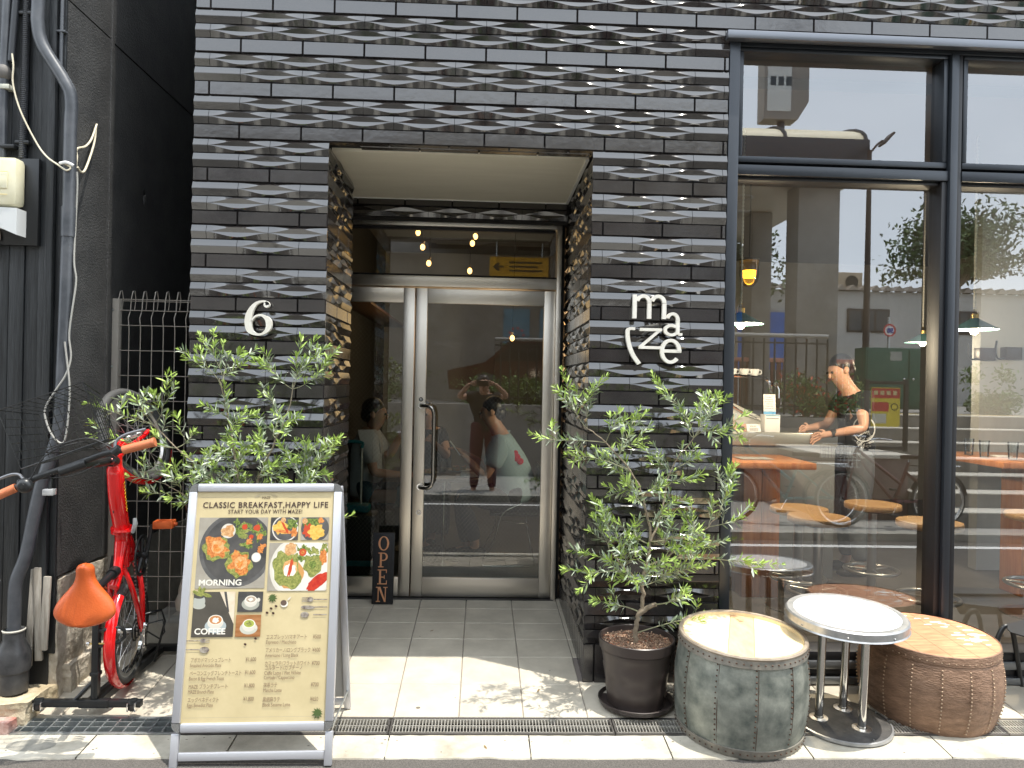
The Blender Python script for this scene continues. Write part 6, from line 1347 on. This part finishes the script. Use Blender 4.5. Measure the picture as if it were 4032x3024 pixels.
jl = thing('jar_lamp', 'amber glass jar lamp glowing high behind the left window pane', 'lamp', (2.0, 1.8, 2.36))
o = MB(); o.lathe([(0, -.09), (.03, -.085), (.062, -.05), (.072, .0), (.072, .11), (.06, .115)], m=glassmat('amber_glass', (.95, .72, .28), .05), n=30); o.build('jar', None, jl, 60); o = MB(); o.lathe([(.0, -.02), (.045, -.02), (.05, .035), (0, .035)], m=emat('amber_glow', (1, .55, .08), 5), n=20); o.build('glow_core', None, jl); o = MB(); o.lathe([(0, .125), (.074, .122), (.074, .108), (0, .108)], m=BLACK, n=24); o.tube([(0, 0, .12), (0, 0, .85)], .005, BLACK, 6); o.build('cap', BLACK, jl)
lb = thing('wall_lamp_box', 'left of two dark box fittings with a drooping cable on the pale partition', 'wall fitting', (4.06, 2.13, 1.82), 'dark box fittings'); o = MB(); o.rbox((-.065, -.06, -.05), (.065, .02, .05), .004, mat('dark_brown_box', (.03, .018, .014), .4)); o.build('box', None, lb); o = MB(); o.tube(spline([(-.065, -.03, -.04), (-.12, -.03, -.04), (-.14, -.03, .02), (-.13, -.03, .10)], 5), .007, BLACK, 7); o.build('cable', BLACK, lb)
dup(lb, (4.28, 2.13, 1.83), 'right of two dark box fittings with a drooping cable on the pale partition')
for x, y, l in ((3.62 + .06, 1.55, 'tall water glass nearest the mullion on the right bar table'), (3.80, 1.42, 'tall water glass with a straw in the middle of the right bar table'), (3.70, 1.75, 'tall water glass at the back corner of the right bar table')): drinkglass(x, y, 1.032, l, .125, .036)
o = MB(); o.rbox((-.06, -.04, 0), (.06, .04, .012), .002, WHITE); q = o.build('napkin_stack', WHITE); q.location = (3.86, 1.62, 1.032); tag(q, 'stack of white napkins between the glasses on the right bar table', 'napkins')
o = MB(); o.rbox((-.12, -.08, 0), (.12, .08, .004), .001, mat('printed_mat', (.35, .34, .32), .5)); q = o.build('menu_sheet', None); q.location = (1.95, 1.5, 1.003); tag(q, 'printed menu sheet lying on the left bar table', 'menu')

# ------------------------------------------------------------------ the far side of the street (mirrored in the glass)
STEPC = mat('step_concrete', (.13, .12, .105), .85, c2=(.24, .22, .19), ns=3, stretch=(4, 1, 1), detail=8); NOSE = mat('pale_step_nosing', (.62, .58, .50), .8)
sp_ = MB(); sn = MB()
for k in range(7):
    y1 = -4.02 - .33 * k; z1 = .01 + .168 * (k + 1)
    sp_.bb((5.0, y1 - .33, -.1), (30, y1, z1 - .012), STEPC); sn.bb((5.0, y1 - .33, z1 - .0118), (30, y1 + .004, z1), NOSE)
sn.bb((5.0, -6.45, 1.178), (30, -6.32, 1.19), mat('yellow_tactile', (.62, .45, .14), .7))
struct(sp_.build('steps', STEPC, smooth=0)); struct(sn.build('step_nosing', NOSE, smooth=0))
te = MB(); te.bb((5.0, -30, -.1), (30, -6.33, 1.175)); te.bb((-40, -30, -.1), (4.999, -6.001, 1.12)); te.bb((-40, -6.0, -.1), (3.9, -5.75, 1.16))
struct(te.build('terrace', mat('terrace_paving', (.26, .25, .23), .85, c2=(.34, .32, .29), ns=2), smooth=0))
pb2 = thing('planter_block', 'brown stone planter block with pale coping across the street', 'planter', (4.5, -4.9, 0)); o = MB(); o.rbox((-.55, -.85, .0), (.48, .45, .72), .01, mat('brown_granite', (.16, .10, .085), .6, c2=(.22, .15, .125), ns=30)); o.build('body', None, pb2); o = MB(); o.rbox((-.58, -.88, .721), (.51, .48, .77), .01, NOSE); o.build('coping', NOSE, pb2)
fs_ = thing('framed_notice', 'black framed notice board with a red and yellow poster standing on the planter block', 'sign', (4.95, -4.9, .77))
o = MB(); o.rbox((-.27, -.02, .0), (-.22, .02, .88), .004, BLACK); o.rbox((.22, -.02, .0), (.27, .02, .88), .004, BLACK); o.rbox((-.219, -.02, .82), (.219, .02, .86), .004, BLACK); o.rbox((-.219, -.02, .02), (.219, .02, .06), .004, BLACK); o.build('frame', BLACK, fs_)
o = MB(); YP = mat('yellow_poster', (.75, .60, .05), .6); RP = mat('red_poster', (.55, .03, .03), .6); 
o.bb((-.19, -.004, .30), (.17, .004, .78), YP); o.bb((-.185, .0042, .65), (.165, .006, .77), RP); o.bb((-.18, .0042, .49), (.03, .006, .60), RP); o.lathe([(.045, .0), (.035, 0)], (.10, .0062, .545), BLACK, 20, M=Matrix.Rotation(PI / 2, 4, 'X')); o.bb((-.18, .0042, .34), (.0, .0055, .46), mat('pale_poster', (.6, .6, .5), .6))
for k in range(4): o.bb((-.16 + .08 * k, .0062, .69), (-.11 + .08 * k, .007, .74), mat('cream_poster_ink', (.7, .6, .3), .6))
o.build('poster', YP, fs_, 0)
def bush(name, label, cat, loc, rx, ry, rz, n, m, L=.07, wd=.035, stem=None, group=None, kind=None, flowers=None):
    t = thing(name, label, cat, loc, group); random.seed(int(abs(loc[0] * 31 + loc[1] * 7) * 10)); o = MB(); cl = [Vector((random.gauss(0, .42) * rx, random.gauss(0, .42) * ry, abs(random.gauss(.45, .3)) * rz)) for k in range(max(8, n // 90))]
    for i in range(n):
        c = random.choice(cl); p = c + Vector((random.gauss(0, .16) * rx, random.gauss(0, .16) * ry, random.gauss(0, .14) * rz)); p.z = max(p.z, .0)
        d = Vector((random.gauss(0, 1), random.gauss(0, 1), random.gauss(.2, 1))); leafgeo(o, p, d, Vector((random.gauss(0, 1), random.gauss(0, 1), random.gauss(0, 1))), L * random.uniform(.6, 1.3), wd, m if not flowers or random.random() > .18 else flowers, None)
    o.build('foliage' if not stem else 'crown', m, t, 180)
    if stem:
        o = MB(); r, h = stem
        o.tube([(0, 0, -h), (.05 * rx, 0, -h * .4), (0, 0, .1 * rz), (.1 * rx, 0, .6 * rz)], [r, r * .8, r * .6, r * .2], BARK, 8)
        for c in cl[:14]: o.tube([(0, 0, -.1 * h), c * .5, c], [r * .4, r * .25, r * .08], BARK, 5)
        o.build('trunk', BARK, t, 60)
    return t
DGR = mat('dark_foliage', (.035, .07, .018), .6, c2=(.08, .13, .03), ns=3); MGR = mat('mid_foliage', (.08, .15, .03), .6, c2=(.15, .24, .06), ns=3)
bush('pine_tree', 'spreading dark green tree beyond the white building roof', 'tree', (12.4, -15.0, 4.6), 1.9, 1.5, 1.6, 5200, DGR, .16, .07, (.16, 3.6))
bush('broadleaf_tree', 'dark leafy tree behind the station entrance columns', 'tree', (5.9, -13.4, 3.6), 1.2, 1.1, 1.7, 3600, DGR, .14, .07, (.13, 2.5))
bush('shrub', 'bright green shrub on the terrace beyond the steps', 'shrub', (7.9, -7.2, 1.18), .5, .4, .55, 1100, MGR, .08, .035)
bush('hedge', 'clipped green hedge on the terrace opposite the doorway', 'hedge', (.9, -6.5, 1.13), 1.1, .35, .5, 2600, MGR, .07, .03)
bush('hedge', 'leafy hedge at the left of the terrace opposite the doorway', 'hedge', (-2.2, -6.7, 1.13), 1.4, .35, .5, 2600, DGR, .07, .03)
bush('flower_bed', 'bed of red flowers and green leaves beside the terrace railing', 'flower bed', (4.6, -6.3, 1.12), .7, .3, .42, 2200, MGR, .07, .03, flowers=mat('red_petals', (.65, .07, .02), .6))
cb = thing('utility_cabinet', 'dark green street utility cabinet with double doors on the terrace', 'cabinet', (6.58, -7.2, 1.2)); GCM = mat('green_cabinet_paint', (.008, .075, .045), .45, c2=(.012, .095, .06), ns=3)
o = MB(); o.rbox((-.68, -.35, .03), (.66, .0, .98), .01, GCM); o.build('body', GCM, cb)
for s, lx in ((-1, -.66), (1, .005)): o = MB(); o.rbox((lx, .0005, .06), (lx + .64, .015, .95), .005, GCM); o.ball((lx + (.58 if s < 0 else .06), .02, .5), .02, CHROME, 10); o.build('door', GCM, cb)
o = MB(); o.bb((-.30, .016, .78), (-.12, .018, .92), mat('label_grey', (.3, .32, .3), .6)); o.build('label_plate', None, cb, 0)
# station entrance
CGR = mat('station_concrete', (.24, .225, .20), .85, c2=(.34, .32, .29), ns=2, detail=8); PANL = mat('soffit_panel', (.62, .57, .46), .6)
se = thing('station_entrance', 'concrete station entrance with curved bronze glass canopy roof and two heavy columns', 'building', (4.8, -8.5, 1.12))
for (x0, x1, y0, y1) in ((.30, 1.0, .1, .6), (.28, .67, -1.9, -1.4)): o = MB(); o.rbox((x0, y0, 0), (x1, y1, 3.76), .03, CGR); o.build('column', CGR, se)
o = MB(); o.rbox((-6, -4.5, 3.77), (1.22, 1.0, 3.98), .02, PANL)
for k in range(4): o.lathe([(.18, 0), (.22, -.01), (.18, -.02)], (-.3 - 1.2 * k, -.4, 3.765), WHITE, 24); o.bb((-.8 - 1.2 * k, -1.4, 3.74), (.2 - 1.2 * k, -1.3, 3.765), WHITE)
o.build('soffit', PANL, se)
o = MB(); n_ = 16; prof = [(1.0 + .22 + -1.1 + 1.1 * math.cos(a), .0 + .50 * math.sin(a)) for a in [PI * i / n_ for i in range(n_ + 1)]]
vs = []; fs = []
for x in (-6, -2.2, -.1, 1.22):
    for i in range(n_ + 1): a = PI * i / n_; vs.append((x, -1.0 + 2.0 * math.cos(a), 4.32 + .52 * math.sin(a)))
for k in range(3):
    for i in range(n_): q = k * (n_ + 1) + i; fs.append((q, q + 1, q + n_ + 2, q + n_ + 1))
fs.append(tuple(3 * (n_ + 1) + i for i in range(n_ + 1))); fs.append(tuple(range(n_ + 1))[::-1])
o.add(vs, fs, mat('bronze_canopy', (.74, .66, .46), .5, .0, c2=(.80, .73, .54), ns=3)); o.build('canopy_roof', None, se, 50)
o = MB(); o.rbox((-6, .96, 3.985), (1.24, 1.04, 4.36), .01, DALU)
for x in (-2.2, -.1, 1.2): o.tube([(x, -1.0 + 2.0 * math.cos(a), 4.335 + .52 * math.sin(a)) for a in [PI * i / 16 for i in range(17)]], .03, DALU, 6)
o.build('canopy_frame', DALU, se)
py = thing('station_sign', 'tall grey box sign with a white face and blue symbol standing on the station canopy', 'sign', (5.0, -8.2, 5.72)); o = MB(); o.prism([(-.45, .25), (.12, .25), (.30, .55), (.30, 1.9), (-.30, 1.9), (-.45, 1.75)], .30, upright(0, .15, 0), mat('sign_box_grey', (.22, .20, .18), .6)); q = o.build('box', None, py, 30); recalc(q)
o = MB(); o.bb((-.40, .1505, .38), (.0, .16, 1.8), mat('sign_face', (.55, .56, .55), .5)); o.bb((-.28, .1605, 1.45), (-.12, .165, 1.68), mat('blue_symbol', (.03, .12, .4), .5))
for k in range(3): o.bb((-.33 + .1 * k, .1605, 1.2), (-.26 + .1 * k, .163, 1.28), DALU); o.bb((-.35 + .13 * k, .1605, .8), (-.26 + .13 * k, .163, .95), DALU)
o.build('face', None, py, 0); o = MB(); o.cyl((-.1, 0, -.25), (-.1, 0, .26), .06, DALU, 12); o.build('post', DALU, py)
lp = thing('street_lamp', 'slim dark street lamp with tilted flat head near the station entrance', 'street lamp', (5.95, -7.3, 1.15)); DB = mat('dark_bronze_paint', (.045, .028, .022), .5)
o = MB(); o.tube([(0, 0, 0), (0, 0, 1.5), (0, 0, 4.1)], [.055, .05, .032], DB, 12); o.tube([(0, 0, 4.05), (.12, 0, 4.2), (.2, 0, 4.26)], .018, DB, 8); o.build('pole', DB, lp); o = MB(); o.rbox((-.05, -.09, -.018), (.20, .09, .018), .01, DB, (0, R(-48), 0)); k = o; k.v = [(x + .19, y, z + 4.28) for x, y, z in k.v]; k.build('lamp_head', DB, lp)
ra = thing('railing', 'black vertical bar railing along the terrace edge', 'railing', (2.6, -6.15, 1.15)); o = MB(); o.tube([(-2.4, 0, 1.1), (2.2, 0, 1.1)], .03, mat('pale_handrail', (.35, .34, .32), .4, .6), 10); o.build('handrail', None, ra); o = MB()
for k in range(31): o.cyl((-2.3 + .15 * k, 0, 0), (-2.3 + .15 * k, 0, 1.06), .014, BLACK, 6)
o.tube([(-2.4, 0, .12), (2.2, 0, .12)], .012, BLACK, 6); o.tube([(-2.4, 0, 1.0), (2.2, 0, 1.0)], .012, BLACK, 6); o.build('bars', BLACK, ra)
# white building with zigzag eave
wb_ = thing('white_building', 'off white rendered building with zigzag eave and dark windows beyond the terrace', 'building', (10, -14.5, 1.1)); WRN = mat('dirty_white_render', (.40, .40, .38), .9, c2=(.50, .49, .47), ns=1.5, stretch=(1, 1, .4), detail=8)
o = MB(); o.bb((-6.5, -6, 0), (9, 0, 2.95)); o.build('wall', WRN, wb_, 0)
o = MB(); 
for k in range(52): x = -6.5 + k * .30; o.add([(x, .12, 2.96), (x + .15, .12, 3.10), (x + .30, .12, 2.96), (x, -.3, 2.96), (x + .15, -.3, 3.10), (x + .30, -.3, 2.96)], [(0, 1, 2), (0, 3, 4, 1), (1, 4, 5, 2)], mat('corrugated_eave', (.30, .26, .22), .7))
o.build('eave', None, wb_, 0)
for x, w2, z0, z1 in ((-.75, 1.1, 1.9, 2.5), (1.9, .8, 1.9, 2.5), (-4.6, 1.0, 1.9, 2.5)):
    o = MB(); o.rbox((x, .003, z0), (x + w2, .04, z1), .01, mat('dark_window_frame', (.03, .02, .018), .5)); f_w = o.build('window', None, wb_); o = MB(); 
    for k in range(3): o.bb((x + .05 + k * (w2 - .06) / 3, .0405, z0 + .05), (x + (k + 1) * (w2 - .06) / 3, .045, z1 - .05), mat('dark_pane', (.03, .035, .04), .08))
    o.build('pane', None, f_w, 0)
o = MB(); o.bb((-3.9, .05, .9), (-1.95, .12, 2.35)); o.build('blue_panel', mat('blue_sheet', (.005, .10, .42), .6, c2=(.01, .13, .50), ns=2), wb_, 0)
for x, lab in ((-1.5, 'tall double fan air conditioner on the white building roof'), (-.6, 'low single fan air conditioner on the white building roof')):
    a_ = thing('air_conditioner', lab, 'air conditioner', (10 + x, -14.9, 4.06)); hh = .85 if x < -1 else .5; o = MB(); o.rbox((-.3, -.2, 0), (.35, .2, hh), .02, mat('beige_ac', (.42, .34, .24), .6)); o.build('casing', None, a_)
    for k in range(2 if x < -1 else 1): o = MB(); o.lathe([(0, 0), (.16, .0), (.17, .01)], (.06, .205, .25 + .4 * k), BLACK, 20, M=Matrix.Rotation(-PI / 2, 4, 'X')); o.build('fan', BLACK, a_)
# red awning fence behind the flowers
rf_ = thing('red_fence', 'low red brown slatted fence with a pink rail beyond the flower bed', 'fence', (6.0, -10, 1.12)); o = MB()
for k in range(30): o.bb((-1.8 + k * .12, -.02, 0), (-1.72 + k * .12, .02, .95))
o.build('slats', mat('red_brown_slats', (.16, .045, .03), .6), rf_, 0); o = MB(); o.rbox((-1.9, .021, .9), (1.9, .06, .98), .01, mat('pink_rail', (.6, .25, .18), .5)); o.build('rail', None, rf_)
sp50 = thing('speed_sign', 'round speed limit sign reading 50 on a thin pole beyond the green cabinet', 'sign', (7.6, -9.6, 1.15)); o = MB(); o.cyl((0, 0, 0), (0, 0, 1.75), .025, GALV, 8); o.build('pole', GALV, sp50); o = MB(); Mf = Matrix.Rotation(-PI / 2, 4, 'X'); o.lathe([(0, .0), (.12, 0)], (0, .03, 1.5), WHITE, 28, M=Mf); o.lathe([(.09, .004), (.12, .004)], (0, .03, 1.5), mat('sign_red', (.6, .02, .02), .5), 28, M=Mf)
glyphs(o, '50', Matrix(((-1, 0, 0, .072), (0, 0, 1, .04), (0, 1, 0, 1.455), (0, 0, 0, 1))), .12, mat('sign_blue', (.02, .05, .35), .5), .004, off=.006); o.build('disc', WHITE, sp50, 0)
# retaining wall with a painted mural opposite the door, yellow direction sign, car
rw_ = thing('painted_panels', 'painted garden mural panels with blue sky and round green trees between concrete piers', 'mural', (1.0, -10.6, 1.12)); o = MB(); o.bb((-6, -.4, 0), (2.6, -.05, 3.3)); o.build('wall', CGR, rw_, 0)
SKB = mat('mural_blue', (.16, .36, .48), .7); GRM = mat('mural_green', (.12, .28, .03), .7); DKG = mat('mural_dark_green', (.02, .12, .05), .7); PKM = mat('mural_pink', (.65, .15, .18), .7)
for x0, x1 in ((-.55, .05), (.28, 1.1)):
    o = MB(); o.bb((x0, -.049, .6), (x1, -.02, 2.1), SKB); o.bb((x0, -.0195, .6), (x1, -.017, 1.3), GRM); xc = (x0 + x1) / 2
    o.tube([(xc, -.015, .7), (xc + .03, -.015, 1.1), (xc, -.015, 1.5)], .03, mat('mural_brown', (.10, .04, .03), .7), 6)
    if x0 > 0:
        for dx, dz, r_ in ((0, 0, .22), (.15, -.05, .17), (-.15, -.04, .17), (0, .12, .16)): o.lathe([(0, 0), (r_, 0)], (xc + dx, -.012 + .001 * dx, 1.55 + dz), DKG, 20, M=Mf)
    else:
        for k in range(9): a = k * .7; o.lathe([(0, 0), (.035, 0)], (xc + .16 * math.cos(a), -.010, 1.5 + .16 * math.sin(a)), PKM, 12, M=Mf)
    o.build('panel', SKB, rw_, 0)
ysn = thing('direction_sign', 'yellow direction board with a black arrow hung on the concrete wall opposite the door', 'sign', (.75, -9.9, 4.05)); o = MB(); o.rbox((-.65, -.03, -.22), (.65, .03, .22), .01, mat('sign_yellow', (.75, .40, .01), .5)); o.build('board', None, ysn)
o = MB(); Ma = Matrix(((1, 0, 0, 0), (0, 0, 1, .031), (0, 1, 0, 0), (0, 0, 0, 1))); o.prism([(-.58, 0), (-.46, .10), (-.42, .07), (-.47, .02), (-.34, .02), (-.34, -.02), (-.47, -.02), (-.42, -.07), (-.46, -.10)], .004, Ma, BLACK)
for k in range(3): o.bb((-.22, .0311, .08 - .09 * k), (.5 - .1 * (k % 2), .034, .12 - .09 * k), BLACK)
q = o.build('arrow', BLACK, ysn, 0); recalc(q); o = MB(); 
for x in (-.5, .5): o.cyl((x, -.05, -.22), (x, -.05, .6), .015, GALV, 8)
o.rbox((-4, -.6, .60), (2.5, -.02, .75), .01, CGR); o.build('hanger', GALV, ysn)
car = thing('parked_car', 'dark maroon car parked on the terrace opposite the door', 'car', (1.25, -9.0, 1.12)); o = MB(); CP = mat('dark_maroon_paint', (.05, .008, .010), .3, coat=.3)
prof = [(-1.9, .25), (-1.95, .62), (-1.2, .80), (-.75, 1.22), (.75, 1.28), (1.35, .88), (1.95, .72), (1.95, .25)]
o.prism(prof, 1.5, Matrix(((1, 0, 0, 0), (0, 0, -1, .75), (0, 1, 0, 0), (0, 0, 0, 1))), CP); q = o.build('body', CP, car, 30); recalc(q)
o = MB(); o.prism([(-1.05, .82), (-.70, 1.17), (.70, 1.22), (1.15, .88)], .01, Matrix(((1, 0, 0, 0), (0, 0, -1, .765), (0, 1, 0, 0), (0, 0, 0, 1))), mat('car_glass', (.02, .02, .025), .05)); q = o.build('side_window', None, car, 0); recalc(q)
for x in (-1.2, 1.2):
    for y in (-.72, .72): o = MB(); o.cyl((x, y - .09, .30), (x, y + .09, .30), .30, RUBBER, 28); o.cyl((x, y - .095, .30), (x, y + .095, .30), .17, GALV, 18); o.build('wheel', RUBBER, car)
# parked bicycles across the street
def city_bike(loc, label, mc, rz=0):
    t = thing('parked_bicycle', label, 'bicycle', loc, 'bicycles parked across the street', (0, 0, rz)); 
    for x in (-.54, .54): wheel(t, (x, 0, .31), .31, None, CHROME, 20, .016)
    o = MB(); 
    for a, b in (((.42, 0, .78), (.36, 0, .90)), ((.40, 0, .80), (-.05, 0, .28)), ((.39, 0, .86), (-.12, 0, .48)), ((-.05, 0, .28), (-.20, 0, .72))): o.tube([a, b], .018, mc, 8)
    for s in (-1, 1): o.tube([(-.05, s * .03, .28), (-.54, s * .06, .31)], .010, mc, 8); o.tube([(-.16, s * .02, .62), (-.54, s * .06, .31)], .009, mc, 8); o.tube([(.41, s * .03, .76), (.48, s * .06, .55), (.54, s * .06, .31)], .012, mc, 8)
    o.build('frame', mc, t); o = MB(); o.prism([(-.16, -.07), (-.17, 0), (-.16, .07), (.0, .035), (.12, .012), (.12, -.012), (.0, -.035)], .04, Matrix.Translation((-.23, 0, .76)), mat('dark_brown_saddle', (.05, .02, .015), .4)); o.tube([(-.2, 0, .7), (-.215, 0, .78)], .013, CHROME, 8); o.build('saddle', None, t, 30)
    o = MB(); o.tube(spline([(.15, .27, .98), (.30, .25, .99), (.36, .08, .95), (.36, -.08, .95), (.30, -.25, .99), (.15, -.27, .98)], 5), .011, CHROME, 8); o.tube([(.36, 0, .86), (.36, 0, .95)], .012, CHROME, 8); o.build('handlebar', CHROME, t); o = MB()
    def q3(i, j, k): return (.44 + .26 * i, -.19 + .38 * j, .68 + .22 * k)
    for k in range(4): z = k / 3; o.tube([q3(0, 0, z), q3(1, 0, z), q3(1, 1, z), q3(0, 1, z), q3(0, 0, z)], .004 if k == 3 else .002, CHROME, 5)
    for k in range(7): f = k / 6; o.tube([q3(0, f, 1), q3(0, f, 0), q3(1, f, 0), q3(1, f, 1)], .002, CHROME, 4); o.tube([q3(f, 0, 1), q3(f, 0, 0), q3(f, 1, 0), q3(f, 1, 1)], .002, CHROME, 4)
    o.build('basket', CHROME, t); o = MB(); 
    for x in (-.54, .54):
        n_ = 14; vs = []; fs = []
        for i in range(n_ + 1):
            a = R(20 + 150 * i / n_) if x < 0 else R(50 + 110 * i / n_)
            for j in (-1, 1): vs.append((x + .325 * math.cos(a), j * .022, .31 + .325 * math.sin(a)))
        for i in range(n_): fs.append((2 * i, 2 * i + 1, 2 * i + 3, 2 * i + 2))
        o.add(vs, fs, DARKST)
    o.tube([(-.2, 0, .68), (-.78, 0, .68)], .012, CHROME, 6); o.build('mudguards', DARKST, t); o = MB(); o.lathe([(.07, 0), (.08, .002), (.08, -.002), (.07, 0)], (-.05, -.05, .28), DARKST, 20, M=Matrix.Rotation(PI / 2, 4, 'X')); o.tube([(-.05, -.06, .28), (.02, -.08, .16)], .008, CHROME, 6); o.tube([(-.05, .06, .28), (-.12, .08, .40)], .008, CHROME, 6); o.rbox((-.03, -.15, .145), (.07, -.08, .165), .003, BLACK); o.rbox((-.17, .08, .395), (-.07, .15, .415), .003, BLACK); o.build('crankset', DARKST, t)
city_bike((4.50, -3.98, .006), 'brown city bicycle with a front basket parked in front of the planter block', mat('brown_bike_paint', (.14, .04, .03), .3), PI)
city_bike((3.35, -4.15, .006), 'teal city bicycle parked left of the brown one across the street', mat('teal_bike_paint', (.05, .16, .18), .3), PI + .15)

# long concrete and plaster blocks rising beyond the terrace
def block(label, x0, x1, y0, y1, z1, m, win):
    t = thing('apartment_block', label, 'building', ((x0 + x1) / 2, (y0 + y1) / 2, 1.1)); o = MB(); c = t.location
    o.bb((x0 - c.x, y0 - c.y, 0), (x1 - c.x, y1 - c.y, z1 - 1.1), m); o.build('wall', m, t, 0); o = MB(); o.rbox((x0 - c.x - .1, y0 - c.y - .1, z1 - 1.099), (x1 - c.x + .1, y1 - c.y + .1, z1 - .95), .02, CGR); o.build('parapet', CGR, t)
    for (xa, za, w_, h_) in win:
        o = MB(); o.rbox((xa - c.x, y1 - c.y + .001, za - 1.1), (xa + w_ - c.x, y1 - c.y + .05, za + h_ - 1.1), .01, DALU); f = o.build('window', DALU, t); o = MB(); o.bb((xa + .06 - c.x, y1 - c.y + .0505, za + .06 - 1.1), (xa + w_ - .06 - c.x, y1 - c.y + .056, za + h_ - .06 - 1.1)); o.build('pane', MATS['dark_pane'], f, 0)
block('brown grey concrete block behind the painted panels opposite the doorway', -9.5, 3.2, -16, -12, 6.9, CGR, [(-8 + 2.2 * k, 4.8, 1.1, 1.2) for k in range(5)])
block('dark plastered block left of the concrete block across the street', -22, -9.8, -15, -10.5, 6.6, mat('brown_plaster', (.14, .12, .10), .85, c2=(.2, .17, .14), ns=2), [(-21 + 2.3 * k, 3.6, 1.2, 1.3) for k in range(5)])

def spots(name, label, cat, pts, m, zf):
    t = MB()
    for i, (x, y, rx, ry) in enumerate(pts):
        n = 14; t.add([(x + rx * (1 + .25 * noise.noise(Vector((i * 3.1, k, 0)))) * math.cos(2 * PI * k / n), y + ry * math.sin(2 * PI * k / n), zf(y + ry * math.sin(2 * PI * k / n)) + .0008) for k in range(n)], [tuple(range(n))], m)
    o = t.build(name, m, None, 0); o['kind'] = 'structure'; return o
random.seed(5)
spots('paving_stains', '', '', [(-.27, -.24, .011, .010), (-.10, -.15, .004, .003), (.38, .12, .004, .003), (-.33, .55, .005, .003), (.02, -.05, .003, .002), (.30, -.22, .003, .002), (-1.72, .05, .006, .004), (-1.6, -.2, .008, .005)], mat('gum_spot', (.16, .14, .11), .8), floor_z)
spots('kerb_stains', '', '', [(random.uniform(-2, 2.6), random.uniform(-.60, -.47), random.uniform(.002, .007), random.uniform(.001, .004)) for k in range(46)] , MATS['gum_spot'], lambda y: floor_z(-.455) - .004 + (y + .455) * (-.064 - floor_z(-.455) + .004) / (-.622 + .455) if True else 0)
mc_ = MB(); mc_.add([(-1.86 + .10 * math.cos(2 * PI * k / 28), -.535 + .045 * math.sin(2 * PI * k / 28), floor_z(-.455) - .004 + (-.535 + .045 * math.sin(2 * PI * k / 28) + .455) * .0848 + .001) for k in range(28)], [tuple(range(28))]); struct(mc_.build('kerb_patch', mat('grey_round_patch', (.22, .21, .18), .9, c2=(.34, .32, .27), ns=20), None, 0))
# a few dry leaves on the ground
for k, (x, y, a) in enumerate(((-.28, .62, .4), (.30, -.10, 1.2), (.05, -.56, 2.0), (-1.35, -.20, .8))):
    o = MB(); leafgeo(o, Vector((0, 0, 0)), Vector((math.cos(a), math.sin(a), .05)), Vector((0, 0, 1)), .03, .010, mat('dry_leaf', (.20, .13, .05), .7), None); q = o.build('fallen_leaf', None, None, 180); q.location = (x, y, (floor_z(y) if y > -.45 else -.062) + .003)
    tag(q, ['small dry leaf lying on the shaded tiles inside the entrance', 'small dry leaf on the sunlit tiles left of the potted olive', 'small dry leaf on the pale kerb near the middle of the doorway', 'small dry leaf on the tiles between the bicycle and the menu board'][k], 'leaf', 'fallen olive leaves')
